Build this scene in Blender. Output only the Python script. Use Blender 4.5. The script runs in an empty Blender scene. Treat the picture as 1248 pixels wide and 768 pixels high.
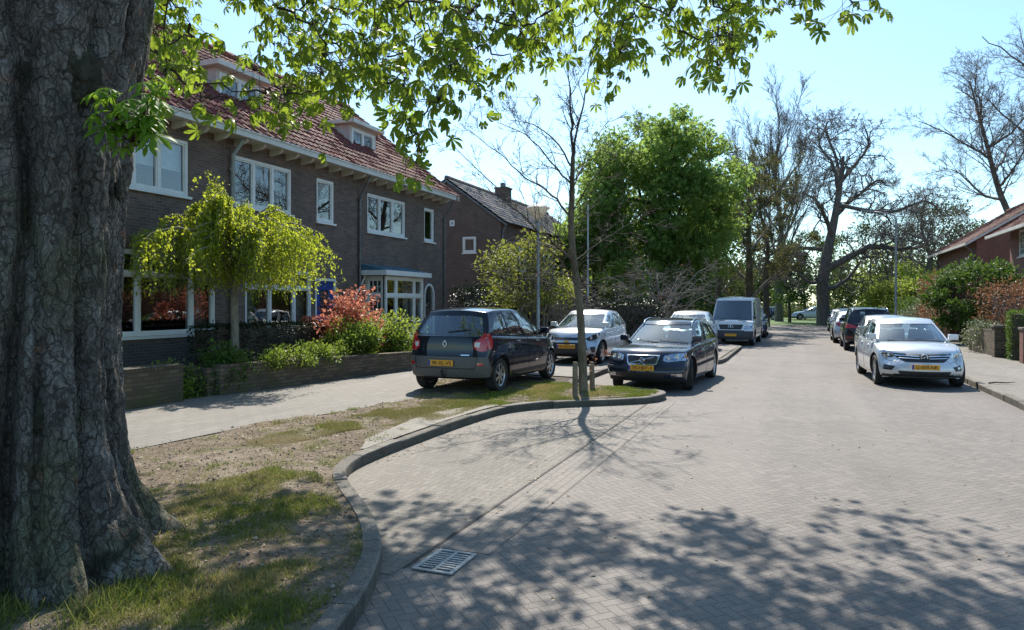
import bpy, math, random
import numpy as np
from mathutils import Vector, Matrix, geometry, noise
from mathutils.bvhtree import BVHTree

random.seed(11)
RNG = np.random.default_rng(11)
SC = bpy.context.scene
COL = SC.collection
PI = math.pi
TH = math.radians(21.5)          # the road runs along +Y, the camera looks 21.5 degrees left of it
CT, ST = math.cos(TH), math.sin(TH)
CAM_H = 1.8

def G(px, py, z=0.0):
    """ground point seen at a photo pixel (1248 x 768) at height z"""
    zc = 880 * (CAM_H - z) / (py - 370.0)
    xc = (px - 624) / 880.0 * zc
    return (xc * CT - zc * ST, xc * ST + zc * CT)

def cam2w(xc, zc, z):
    return (xc * CT - zc * ST, xc * ST + zc * CT, z)

def w2px(P):
    P = np.asarray(P, float)
    xc = P[..., 0] * CT + P[..., 1] * ST
    zc = -P[..., 0] * ST + P[..., 1] * CT
    zz = np.where(np.abs(zc) < 1e-3, 1e-3, zc)
    return 624 + 880 * xc / zz, 370 + 880 * (CAM_H - P[..., 2]) / zz, zc

# ------------------------------------------------------------------ materials
class NB:
    def __init__(s, name):
        s.m = bpy.data.materials.new(name); s.m.use_nodes = True
        s.t = s.m.node_tree; s.t.nodes.clear()
        s.out = s.t.nodes.new('ShaderNodeOutputMaterial')
    def n(s, typ, ins=None, out=0, **attr):
        nd = s.t.nodes.new('ShaderNode' + typ)
        for k, v in attr.items(): setattr(nd, k, v)
        for k, v in (ins or {}).items():
            if hasattr(v, 'is_output'): s.t.links.new(v, nd.inputs[k])
            else: nd.inputs[k].default_value = v
        return nd.outputs[out]
    def M(s, op, a, b=None, c=None):
        d = {0: a}
        if b is not None: d[1] = b
        if c is not None: d[2] = c
        return s.n('Math', d, operation=op)
    def mix(s, f, a, b, blend='MIX'):
        c4 = lambda v: v if hasattr(v, 'is_output') else (v if len(v) == 4 else (*v, 1))
        nd = s.t.nodes.new('ShaderNodeMix'); nd.data_type = 'RGBA'; nd.blend_type = blend
        for i, v in ((0, f), (6, c4(a)), (7, c4(b))):
            if hasattr(v, 'is_output'): s.t.links.new(v, nd.inputs[i])
            else: nd.inputs[i].default_value = v
        return nd.outputs[2]
    def ramp(s, f, lo, hi):
        return s.n('MapRange', {0: f, 1: lo, 2: hi, 3: 0.0, 4: 1.0}, interpolation_type='SMOOTHSTEP')
    def noise(s, scale, detail=5, rough=.55, vec=None, dist=0.0):
        d = {'Scale': scale, 'Detail': detail, 'Roughness': rough, 'Distortion': dist}
        if vec is None: vec = s.coord()
        d['Vector'] = vec
        return s.n('TexNoise', d)
    def coord(s, k='Object'):
        return s.n('TexCoord', None, {'Generated': 0, 'Normal': 1, 'UV': 2, 'Object': 3}[k])
    def bump(s, h, strength=.5, dist=.02):
        return s.n('Bump', {'Height': h, 'Strength': strength, 'Distance': dist})
    def bsdf(s, col, rough=.7, **k):
        d = {'Base Color': col if hasattr(col, 'is_output') else (*col, 1)[:4], 'Roughness': rough}
        names = dict(metal='Metallic', spec='Specular IOR Level', coat='Coat Weight', coatr='Coat Roughness', normal='Normal',
                     alpha='Alpha', sheen='Sheen Weight', trans='Transmission Weight', ior='IOR')
        for a, v in k.items(): d[names[a]] = v
        return s.n('BsdfPrincipled', d)
    def end(s, sh):
        s.t.links.new(sh, s.out.inputs[0]); return s.m

MATS = {}
def pm(name, c1, c2=None, scale=4.0, rough=.7, bump=0.0, bscale=None, bdist=.01, lo=.38, hi=.62, detail=6, **k):
    """plain surface with two-colour noise and a little bump"""
    if name in MATS: return MATS[name]
    b = NB(name)
    col = c1 if c2 is None else b.mix(b.ramp(b.noise(scale, detail), lo, hi), c1, c2)
    if bump: k['normal'] = b.bump(b.noise(bscale or scale * 6, 6), bump, bdist)
    MATS[name] = b.end(b.bsdf(col, rough, **k)); return MATS[name]

def leafm(name, c1, c2, c3=None, trans=.45, rough=.5, tcol=None, spec=.28):
    if name in MATS: return MATS[name]
    b = NB(name)
    r = b.n('NewGeometry', None, 8)
    col = b.mix(r, c1, c2)
    if c3 is not None: col = b.mix(b.ramp(b.noise(.9, 3), .45, .65), col, c3)
    p = b.bsdf(col, rough, spec=spec)
    tc = b.mix(.85, col, tcol, 'MIX') if tcol else col
    tr = b.n('BsdfTranslucent', {'Color': tc})
    MATS[name] = b.end(b.n('MixShader', {0: trans, 1: p, 2: tr})); return MATS[name]

def glassm(name, tint=(.8, .9, .88), base=.06, rough=0.0):
    if name in MATS: return MATS[name]
    b = NB(name)
    f = b.n('LayerWeight', {'Blend': .5}, 1)
    f = b.M('MULTIPLY_ADD', b.M('POWER', f, 4.0), 1 - base, base)
    g = b.n('BsdfGlossy', {'Color': (1, 1, 1, 1), 'Roughness': rough})
    t = b.n('BsdfTransparent', {'Color': (*tint, 1)})
    MATS[name] = b.end(b.n('MixShader', {0: f, 1: t, 2: g})); return MATS[name]

def wallcoord(b):
    """u along the wall, v up, whatever way the wall faces"""
    nx = b.n('SeparateXYZ', {0: b.coord('Normal')}, 0)
    o = b.n('SeparateXYZ', {0: b.coord()}).node
    k = b.M('GREATER_THAN', b.M('ABSOLUTE', nx), .6)
    u = b.M('ADD', b.M('MULTIPLY', o.outputs[1], k), b.M('MULTIPLY', o.outputs[0], b.M('SUBTRACT', 1.0, k)))
    return b.n('CombineXYZ', {0: u, 1: o.outputs[2], 2: 0.0})

def brickm(name, c1, c2, mortar, bw=.22, rh=.065, ms=.008, stain=None, rough=.85):
    if name in MATS: return MATS[name]
    b = NB(name)
    v = wallcoord(b)
    nd = b.n('TexBrick', {'Vector': v, 'Color1': (*c1, 1), 'Color2': (*c2, 1), 'Mortar': (*mortar, 1), 'Scale': 1.0, 'Mortar Size': ms,
                          'Mortar Smooth': .2, 'Bias': -.1, 'Brick Width': bw, 'Row Height': rh}).node
    nd.offset = .5
    col = nd.outputs[0]
    col = b.mix(b.M('MULTIPLY', b.ramp(b.noise(1.3, 6), .35, .75), .45), col, tuple(.55 * x for x in c1))
    col = b.mix(b.M('MULTIPLY', b.noise(38, 4), .35), col, mortar)
    if stain: col = b.mix(b.M('MULTIPLY', b.ramp(b.noise(2.6, 6), .5, .72), .7), col, stain)
    h = b.M('ADD', b.M('MULTIPLY', nd.outputs[1], -.9), b.M('MULTIPLY', b.noise(60, 5), .5))
    MATS[name] = b.end(b.bsdf(col, rough, normal=b.bump(h, .8, .008))); return MATS[name]

def herringm(name, cols, joint, w=.1, rot=45.0, straight=False, rough=.8, jk=.48):
    """clay or concrete pavers, laid in herringbone (2:1 bricks) or in straight stretcher courses"""
    b = NB(name)
    P = b.n('Mapping', {'Vector': b.coord(), 'Rotation': (0, 0, math.radians(rot)), 'Scale': (1 / w, 1 / w, 1)})
    wob = b.n('TexNoise', {'Vector': b.coord(), 'Scale': 3.0, 'Detail': 2.0}, 1)
    P = b.n('VectorMath', {0: P, 1: b.n('VectorMath', {0: wob, 1: (.22, .22, 0)}, operation='MULTIPLY')}, operation='ADD')
    s = b.n('SeparateXYZ', {0: P}).node
    u, v = s.outputs[0], s.outputs[1]
    M = b.M
    if not straight:
        i, j = M('FLOOR', u), M('FLOOR', v)
        fu, fv = M('FRACT', u), M('FRACT', v)
        k = M('FLOORED_MODULO', M('SUBTRACT', i, j), 4.0)
        k1 = M('COMPARE', k, 1.0, .1); k2 = M('COMPARE', k, 2.0, .1)
        ver = M('GREATER_THAN', k, 1.5)
        hor = M('SUBTRACT', 1.0, ver)
        a = M('ADD', M('MULTIPLY', hor, M('ADD', fu, k1)), M('MULTIPLY', ver, M('ADD', fv, k2)))
        c = M('ADD', M('MULTIPLY', hor, fv), M('MULTIPLY', ver, fu))
        ida, idb = M('SUBTRACT', i, k1), M('SUBTRACT', j, k2)
        along = 2.0
    else:
        row = M('FLOOR', v)
        u2 = M('ADD', M('MULTIPLY', u, .5), M('MULTIPLY', M('FLOORED_MODULO', row, 2.0), .5))
        ida, idb = M('FLOOR', u2), row
        a = M('MULTIPLY', M('FRACT', u2), 2.0); c = M('FRACT', v); along = 2.0
    e = M('MINIMUM', M('MINIMUM', a, M('SUBTRACT', along, a)), M('MINIMUM', c, M('SUBTRACT', 1.0, c)))
    ns = b.noise(45, 5)
    e2 = M('ADD', e, M('MULTIPLY', M('SUBTRACT', ns, .5), .12))
    top = b.ramp(e2, .0, .10)
    rnd = b.n('TexWhiteNoise', {'Vector': b.n('CombineXYZ', {0: ida, 1: idb, 2: 0.0})}, 0, noise_dimensions='3D')
    col = b.mix(rnd, cols[0], cols[1])
    col = b.mix(b.M('MULTIPLY', b.ramp(rnd, .75, .98), .5), col, cols[2])
    col = b.mix(M('MULTIPLY', b.ramp(b.noise(.7, 6), .35, .7), .4), col, tuple(x * .72 for x in cols[0]))
    col = b.mix(M('MULTIPLY', b.ramp(b.noise(95, 4, .7), .50, .64), .7), col, tuple(min(1, x * 1.75) for x in cols[1]))
    col = b.mix(M('MULTIPLY', b.ramp(b.noise(130, 4, .7), .54, .68), .6), col, tuple(x * .45 for x in cols[0]))
    col = b.mix(M('MULTIPLY', b.ramp(b.noise(9, 6), .58, .76), .5), col, tuple(x * .6 for x in cols[0]))
    tr = b.noise(1.0, 4, .5, b.n('Mapping', {'Vector': b.coord(), 'Scale': (1.1, .05, 1)}))
    col = b.mix(M('MULTIPLY', b.ramp(tr, .42, .62), .30), col, tuple(min(1, x * 1.28) for x in cols[1]))
    col = b.mix(M('MULTIPLY', b.ramp(b.noise(.33, 5, .6), .52, .66), .32), col, tuple(x * .62 for x in cols[0]))
    col = b.mix(M('MULTIPLY', b.ramp(b.noise(1.9, 3, .5), .70, .76), .45), col, tuple(x * .45 for x in cols[0]))
    col = b.mix(M('MULTIPLY_ADD', top, jk, 1 - jk), joint, col)
    h = M('ADD', M('ADD', top, M('MULTIPLY', rnd, .5)), M('MULTIPLY', ns, .5))
    MATS[name] = b.end(b.bsdf(col, rough, spec=.45, normal=b.bump(h, .6, .007))); return MATS[name]

# ------------------------------------------------------------------ mesh building
def npmesh(name, V, F, smooth=True):
    """V (n,3); F (m,k) array of faces with the same number of corners"""
    V = np.ascontiguousarray(V, np.float32); F = np.ascontiguousarray(F, np.int32)
    me = bpy.data.meshes.new(name); k = F.shape[1]
    me.vertices.add(len(V)); me.vertices.foreach_set('co', V.ravel())
    me.loops.add(F.size); me.loops.foreach_set('vertex_index', F.ravel())
    me.polygons.add(len(F)); me.polygons.foreach_set('loop_start', np.arange(0, F.size, k, dtype=np.int32))
    me.polygons.foreach_set('loop_total', np.full(len(F), k, np.int32))
    me.polygons.foreach_set('use_smooth', np.full(len(F), smooth))
    me.update(calc_edges=True); me.validate(); return me

class MB:
    def __init__(s): s.v = []; s.f = []; s.mi = []
    def add(s, vs, fs, m=0):
        o = len(s.v); s.v += [tuple(v) for v in vs]
        for f in fs: s.f.append([o + i for i in f]); s.mi.append(m)
        return s
    def box(s, c, d, rz=0.0, m=0, rot=None, taper=1.0):
        R = rot if rot is not None else Matrix.Rotation(rz, 3, 'Z')
        vs = []
        for z in (-.5, .5):
            k = taper if z > 0 else 1.0
            for x, y in ((-.5, -.5), (.5, -.5), (.5, .5), (-.5, .5)):
                vs.append(Vector(c) + R @ Vector((x * d[0] * k, y * d[1] * k, z * d[2])))
        return s.add(vs, [(3, 2, 1, 0), (4, 5, 6, 7), (0, 1, 5, 4), (1, 2, 6, 5), (2, 3, 7, 6), (3, 0, 4, 7)], m)
    def b2(s, a, b, m=0):
        return s.box([(a[i] + b[i]) / 2 for i in range(3)], [abs(b[i] - a[i]) for i in range(3)], m=m)
    def tube(s, pts, r, n=8, m=0, cap=True):
        pts = [Vector(p) for p in pts]
        rs = r if isinstance(r, (list, tuple)) else [r] * len(pts)
        T = (pts[-1] - pts[0]).normalized() if (pts[-1] - pts[0]).length > 1e-6 else Vector((0, 0, 1))
        ref = min((Vector((1, 0, 0)), Vector((0, 1, 0)), Vector((0, 0, 1))), key=lambda a: abs(a.dot(T)))
        vs = []; fs = []
        for i, p in enumerate(pts):
            t = (pts[min(i + 1, len(pts) - 1)] - pts[max(i - 1, 0)]).normalized()
            a = ref - t * ref.dot(t); a.normalize(); b = t.cross(a)
            vs += [p + (a * math.cos(2 * PI * k / n) + b * math.sin(2 * PI * k / n)) * rs[i] for k in range(n)]
        for i in range(len(pts) - 1):
            for k in range(n):
                fs.append((i * n + k, i * n + (k + 1) % n, (i + 1) * n + (k + 1) % n, (i + 1) * n + k))
        if cap: fs += [tuple(reversed(range(n))), tuple((len(pts) - 1) * n + k for k in range(n))]
        return s.add(vs, fs, m)
    def lathe(s, prof, n=24, axis='Z', c=(0, 0, 0), m=0, closed=False):
        vs = []; fs = []; c = Vector(c)
        for r, h in prof:
            for k in range(n):
                a = 2 * PI * k / n
                x, y = r * math.cos(a), r * math.sin(a)
                vs.append(c + (Vector((x, y, h)) if axis == 'Z' else Vector((h, x, y)) if axis == 'X' else Vector((y, h, x))))
        np_ = len(prof)
        for i in range(np_ if closed else np_ - 1):
            i2 = (i + 1) % np_
            for k in range(n):
                fs.append((i * n + k, i * n + (k + 1) % n, i2 * n + (k + 1) % n, i2 * n + k))
        return s.add(vs, fs, m)
    def prism(s, poly, to3, a, b, m=0):
        """poly 2D list; to3(p, d) -> 3D; extruded from depth a to b"""
        n = len(poly)
        vs = [to3(p, a) for p in poly] + [to3(p, b) for p in poly]
        fs = [tuple(reversed(range(n))), tuple(range(n, 2 * n))] + [(i, (i + 1) % n, n + (i + 1) % n, n + i) for i in range(n)]
        return s.add(vs, fs, m)
    def mesh(s, name, mats, smooth=False, angle=None, fixn=False):
        me = bpy.data.meshes.new(name); me.from_pydata(s.v, [], s.f)
        for x in (mats if isinstance(mats, (list, tuple)) else [mats]): me.materials.append(x)
        if any(s.mi): me.polygons.foreach_set('material_index', s.mi)
        if smooth or angle:
            me.polygons.foreach_set('use_smooth', [True] * len(s.f))
            if angle: me.set_sharp_from_angle(angle=math.radians(angle))
        if fixn:
            import bmesh
            bm = bmesh.new(); bm.from_mesh(me); bmesh.ops.recalc_face_normals(bm, faces=bm.faces); bm.to_mesh(me); bm.free()
        me.update(); return me
    def obj(s, name, mats, parent=None, smooth=False, angle=None, loc=None, fixn=False, bevel=0):
        o = link(name, s.mesh(name, mats, smooth, angle, fixn), parent, loc)
        if bevel:
            md = o.modifiers.new('bevel', 'BEVEL'); md.width = bevel; md.segments = 2; md.limit_method = 'ANGLE'; md.angle_limit = math.radians(40)
        return o

def link(name, me, parent=None, loc=None, mat=None):
    o = bpy.data.objects.new(name, me); COL.objects.link(o)
    if mat is not None: me.materials.append(mat)
    if parent is not None: o.parent = parent
    if loc is not None: o.location = loc
    return o

def tag(o, label=None, cat=None, group=None, kind=None):
    if label: o['label'] = label
    if cat: o['category'] = cat
    if group: o['group'] = group
    if kind: o['kind'] = kind
    return o

def thing(name, label, cat, loc=(0, 0, 0), rz=0.0, group=None):
    o = bpy.data.objects.new(name, None); COL.objects.link(o)
    o.location = loc; o.rotation_euler = (0, 0, rz); o.empty_display_size = .2
    return tag(o, label, cat, group)

def structure(name, me, mat=None):
    return tag(link(name, me, None, None, mat), kind='structure')

def dup(root, loc, rz, label, group=None):
    def cp(o, par):
        c = o.copy(); COL.objects.link(c)
        if par is not None: c.parent = par
        for ch in list(o.children): cp(ch, c)
        return c
    r = cp(root, None); r.location = loc; r.rotation_euler = (0, 0, rz); r['label'] = label
    if group: r['group'] = group
    return r

def evalmesh(o):
    bpy.context.view_layer.update()
    dg = bpy.context.evaluated_depsgraph_get()
    return bpy.data.meshes.new_from_object(o.evaluated_get(dg), preserve_all_data_layers=True, depsgraph=dg)

def drop(o):
    me = o.data; bpy.data.objects.remove(o)
    if me and me.users == 0:
        (bpy.data.meshes if isinstance(me, bpy.types.Mesh) else bpy.data.curves).remove(me)

def inside(poly, x, y):
    c = False; n = len(poly); j = n - 1
    for i in range(n):
        xi, yi = poly[i][:2]; xj, yj = poly[j][:2]
        if (yi > y) != (yj > y) and x < (xj - xi) * (y - yi) / (yj - yi) + xi: c = not c
        j = i
    return c

def inside_np(poly, X, Y):
    X = np.asarray(X, float); Y = np.asarray(Y, float); c = np.zeros(X.shape, bool)
    n = len(poly); j = n - 1
    for i in range(n):
        xi, yi = poly[i][:2]; xj, yj = poly[j][:2]
        if yi != yj:
            t = ((yi > Y) != (yj > Y)) & (X < (xj - xi) * (Y - yi) / (yj - yi) + xi)
            c ^= t
        j = i
    return c

def densify(poly, step, closed=True):
    out = []; n = len(poly)
    for i in range(n if closed else n - 1):
        a = Vector(poly[i]); b = Vector(poly[(i + 1) % n]); k = max(1, int(math.ceil((b - a).length / step)))
        out += [a + (b - a) * (q / k) for q in range(k)]
    if not closed: out.append(Vector(poly[-1]))
    return out

def roundpoly(poly, r, seg=3):
    out = []; n = len(poly)
    for i in range(n):
        p = Vector(poly[i]); a = Vector(poly[i - 1]) - p; b = Vector(poly[(i + 1) % n]) - p
        ra = min(r, a.length * .45); rb = min(r, b.length * .45)
        A = p + a.normalized() * ra; B = p + b.normalized() * rb
        for q in range(seg + 1):
            t = q / seg
            out.append(A * (1 - t) ** 2 + p * 2 * t * (1 - t) + B * t ** 2)
    return out

def cdt(poly, sp):
    b = [Vector((p[0], p[1])) for p in densify([Vector((q[0], q[1])) for q in poly], sp)]
    xs = [p.x for p in b]; ys = [p.y for p in b]; pts = list(b)
    X, Y = np.meshgrid(np.arange(min(xs) + sp / 2, max(xs), sp), np.arange(min(ys) + sp / 2, max(ys), sp))
    X = X.ravel(); Y = Y.ravel()
    if len(X):
        ok = inside_np(b, X, Y)
        bx = np.array([(p.x, p.y) for p in b])
        for x, y in zip(X[ok], Y[ok]):
            if np.min((bx[:, 0] - x) ** 2 + (bx[:, 1] - y) ** 2) > (sp * .4) ** 2: pts.append(Vector((x, y)))
    nb = len(b)
    r = geometry.delaunay_2d_cdt(pts, [(i, (i + 1) % nb) for i in range(nb)], [list(range(nb))], 1, 1e-5)
    return r[0], [list(f) for f in r[2]]

def sheet(name, poly, z, mat, sp=None, zf=None, kind='structure'):
    vs, fs = cdt(poly, sp or 50.0)
    V = [(p.x, p.y, (zf(p.x, p.y) if zf else 0.0) + z) for p in vs]
    F = []
    for f in fs:
        a, b, c = (Vector(V[i]) for i in f[:3])
        F.append(f if (b - a).cross(c - a).z > 0 else f[::-1])
    me = bpy.data.meshes.new(name); me.from_pydata(V, [], F); me.materials.append(mat)
    me.polygons.foreach_set('use_smooth', [True] * len(F)); me.update()
    o = link(name, me)
    if kind: o['kind'] = kind
    return o

# ------------------------------------------------------------------ branches and leaves
def tube_batch(P, R, sides):
    """P (B,n,3) paths, R (B,n) radii -> verts, quads"""
    B, n, _ = P.shape
    T = np.gradient(P, axis=1); T /= np.linalg.norm(T, axis=2, keepdims=True) + 1e-9
    D = P[:, -1] - P[:, 0]; ref = np.zeros((B, 3)); ref[np.arange(B), np.argmin(np.abs(D), axis=1)] = 1
    ref = ref[:, None, :]
    U = ref - T * np.sum(ref * T, 2, keepdims=True); U /= np.linalg.norm(U, axis=2, keepdims=True) + 1e-9
    W = np.cross(T, U)
    a = np.arange(sides) * 2 * PI / sides
    V = P[:, :, None, :] + R[:, :, None, None] * (np.cos(a)[None, None, :, None] * U[:, :, None, :] + np.sin(a)[None, None, :, None] * W[:, :, None, :])
    idx = np.arange(B * n * sides).reshape(B, n, sides); nx = np.roll(idx, -1, axis=2)
    F = np.stack([idx[:, :-1], nx[:, :-1], nx[:, 1:], idx[:, 1:]], -1).reshape(-1, 4)
    return V.reshape(-1, 3), F

def joinq(parts):
    Vs = []; Fs = []; o = 0
    for V, F in parts:
        Vs.append(V); Fs.append(F + o); o += len(V)
    return np.concatenate(Vs), np.concatenate(Fs)

def unit(a): return a / (np.linalg.norm(a, axis=-1, keepdims=True) + 1e-9)

def grow(rng, start, d, length, rad, levels):
    """all branches of one level at once; returns tube parts and the paths of every level"""
    S = np.array(start, float).reshape(-1, 3); D = unit(np.array(d, float).reshape(-1, 3))
    L = np.atleast_1d(np.array(length, float)); R = np.atleast_1d(np.array(rad, float))
    parts = []; paths = []
    for lv in levels:
        B = len(S); n = lv.get('n', 6)
        P = np.zeros((B, n, 3)); P[:, 0] = S; dd = D.copy(); DD = np.zeros((B, n, 3)); DD[:, 0] = dd
        for i in range(1, n):
            dd = unit(dd + rng.normal(0, lv.get('wander', .15), (B, 3)) + np.array([0, 0, lv.get('trop', 0.0) * (1 if not lv.get('ramp') else i / n)]))
            P[:, i] = P[:, i - 1] + dd * (L / (n - 1))[:, None]; DD[:, i] = dd
        t = np.linspace(0, 1, n)
        RR = R[:, None] * (1 - (1 - lv.get('taper', .35)) * t[None, :])
        parts.append(tube_batch(P, RR, lv.get('sides', 5))); paths.append((P, DD, L, RR))
        k = lv.get('kids', 0)
        if k:
            tt = lv.get('t0', .25) + (1 - lv.get('t0', .25)) * (np.arange(k)[None, :] + rng.random((B, k))) / k
            tt = np.clip(tt, 0, .999); f = tt * (n - 1); i0 = f.astype(int); fr = (f - i0)[..., None]
            bi = np.arange(B)[:, None]
            S2 = P[bi, i0] * (1 - fr) + P[bi, i0 + 1] * fr
            d0 = DD[bi, i0]
            rv = rng.normal(0, 1, (B, k, 3)); pr = unit(rv - d0 * np.sum(rv * d0, 2, keepdims=True))
            an = np.radians(lv.get('ang', 45) + rng.normal(0, lv.get('angv', 10), (B, k)))[..., None]
            D2 = unit(np.cos(an) * d0 + np.sin(an) * pr + np.array([0, 0, lv.get('up', 0.0)]))
            L2 = (L[:, None] * lv.get('lenr', .5) * (1 - lv.get('fall', .45) * tt) * rng.uniform(.65, 1.25, (B, k)))
            R2 = np.minimum((R[:, None] * (1 - (1 - lv.get('taper', .35)) * tt)) * lv.get('radr', .55), 1e9)
            S, D, L, R = S2.reshape(-1, 3), D2.reshape(-1, 3), L2.ravel(), np.maximum(R2.ravel(), lv.get('minr', .003))
    return parts, paths

def along(rng, path, per, lo=.2):
    P, DD, L, RR = path; B, n, _ = P.shape
    t = lo + (1 - lo) * rng.random((B, per)); f = np.clip(t * (n - 1), 0, n - 1.001); i0 = f.astype(int); fr = (f - i0)[..., None]; bi = np.arange(B)[:, None]
    return (P[bi, i0] * (1 - fr) + P[bi, i0 + 1] * fr).reshape(-1, 3), DD[bi, i0].reshape(-1, 3)

def scatter(T, F, pos, d, up, sc):
    """copies of a leaf template (T verts with +Y along the leaf, +Z its upper face)"""
    d = unit(np.asarray(d, float)); x = unit(np.cross(d, up)); z = np.cross(x, d)
    V = pos[:, None, :] + sc[:, None, None] * (T[None, :, 0:1] * x[:, None, :] + T[None, :, 1:2] * d[:, None, :] + T[None, :, 2:3] * z[:, None, :])
    N = len(pos)
    return V.reshape(-1, 3), (F[None] + (np.arange(N) * len(T))[:, None, None]).reshape(-1, F.shape[1])

LEAF_T = np.array([(0, 0, 0), (.30, .35, .07), (.24, .72, .05), (0, 1, -.06), (0, .5, -.02), (-.24, .72, .05), (-.30, .35, .07)], float)
LEAF_F = np.array([(0, 1, 4, 4), (1, 2, 3, 4), (4, 3, 5, 6), (0, 4, 6, 6)])
LEAF_F = np.array([(0, 1, 2, 4), (4, 2, 3, 3), (4, 3, 5, 5), (0, 4, 5, 6)])
# keep to true quads: kite halves on each side of the midrib
LEAF_T = np.array([(0, 0, 0), (.28, .45, .08), (0, 1, -.05), (-.28, .45, .08), (0, .5, 0)], float)
LEAF_F = np.array([(0, 1, 2, 4), (0, 4, 2, 3)])

def palmate(n=6, fine=True, hang=0.0):
    """horse chestnut leaf: leaflets fanned from one point, drooping; local +Y is the droop direction's outward axis"""
    T = []; F = []
    for k in range(n):
        a = math.radians(-115 + 230 * k / (n - 1)); ln = .62 + .38 * math.cos(a * .75)
        ca, sa = math.cos(a), math.sin(a)
        prof = ((0, .015, 0), (.35, .10, -.06), (.68, .165, -.17), (.9, .10, -.30), (1.0, .0, -.38)) if fine else ((0, .02, 0), (.65, .17, -.15), (1.0, 0, -.36))
        o = len(T)
        for s_, w_, z_ in prof:
            for sg in (-1, 0, 1):
                y = s_ * ln; x = sg * w_; z = z_ * ln - (.0 if sg == 0 else -.05 * (w_ / .165)) - .1 * s_ * s_
                y2, z2 = y * math.cos(hang) + z * math.sin(hang), z * math.cos(hang) - y * math.sin(hang); T.append((x * ca + y2 * sa, y2 * ca - x * sa, z2))
        for i in range(len(prof) - 1):
            for c in (0, 1):
                q = o + i * 3 + c
                F.append((q, q + 1, q + 4, q + 3))
    return np.array(T), np.array(F)
PALM_T, PALM_F = palmate(6, True)
PALH_T, PALH_F = palmate(6, True, .55)
PALL_T, PALL_F = palmate(5, False, .5)
BLADE_T = np.array([(-.5, 0, 0), (.5, 0, 0), (.38, .55, .1), (-.38, .55, .1), (.04, 1, .32), (-.04, 1, .32)], float) * np.array([.07, 1, 1])
BLADE_F = np.array([(0, 1, 2, 3), (3, 2, 4, 5)])

def leaves_obj(name, pos, mat, parent, size=.1, var=.35, rng=RNG, T=LEAF_T, F=LEAF_F, dirs=None, droop=.0, loc=None):
    N = len(pos)
    d = rng.normal(0, 1, (N, 3)) if dirs is None else dirs + rng.normal(0, .6, (N, 3))
    d = unit(d) + np.array([0, 0, -droop])
    up = unit(rng.normal(0, .6, (N, 3)) + np.array([0, 0, 1.0]))
    sc = size * (1 + var * rng.uniform(-1, 1, N))
    V, Fq = scatter(T, F, np.asarray(pos), d, up, sc)
    return link(name, npmesh(name, V, Fq, False), parent, loc, mat)

def clump_points(rng, n, c, r, k, cr, shell=.55, flat=1.0, low=-1.0):
    """n points in k clumps spread over an uneven ellipsoid"""
    u = unit(rng.normal(0, 1, (k * 3, 3))); u = u[u[:, 2] > low][:k]
    rad = rng.uniform(shell, 1.0, len(u)) ** .6
    cc = np.array(c) + u * np.array(r) * rad[:, None] * (1 + .035 * rng.normal(0, 1, (len(u), 1)))
    i = rng.integers(0, len(u), n); s = rng.uniform(.6, 1.3, len(u))
    off = unit(rng.normal(0, 1, (n, 3))) * (rng.random((n, 1)) ** .5) * cr * s[i][:, None] * np.array([1, 1, flat])
    return cc[i] + off, off
# ------------------------------------------------------------------ trees, shrubs, hedges
def barkm(name, c1, c2, scale=6, moss=None, stretch=.25, bs=.9):
    b = NB(name)
    v = b.n('Mapping', {'Vector': b.coord(), 'Scale': (1, 1, stretch)})
    n1 = b.noise(scale, 8, .65, v); n2 = b.noise(scale * 5, 6, .6, v)
    c = b.mix(b.ramp(n1, .35, .65), c1, c2)
    c = b.mix(b.M('MULTIPLY', b.ramp(n2, .5, .7), .5), c, tuple(min(1, x * 1.6) for x in c2))
    if moss: c = b.mix(b.M('MULTIPLY', b.ramp(b.noise(1.7, 6), .54, .68), .6), c, moss)
    h = b.M('ADD', n1, b.M('MULTIPLY', n2, .6))
    return b.end(b.bsdf(c, .9, spec=.25, normal=b.bump(h, bs, .03)))
BARK = {'young': barkm('bark_young', (.10, .085, .062), (.19, .165, .125), 8, (.11, .115, .06)), 'dark': barkm('bark_dark', (.035, .028, .022), (.075, .062, .05)), 'grey': barkm('bark_grey', (.10, .09, .08), (.18, .16, .14)),
        'birch': barkm('bark_birch', (.16, .14, .11), (.30, .27, .22), 9), 'olive': barkm('bark_olive', (.06, .05, .035), (.11, .09, .065), 7, (.07, .08, .03)), 'twig': pm('twig_brown', (.06, .045, .035), (.10, .08, .065), 3, rough=.8), 'twiggrey': pm('twig_grey', (.13, .112, .10), (.19, .168, .15), 3, rough=.8)}
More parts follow.
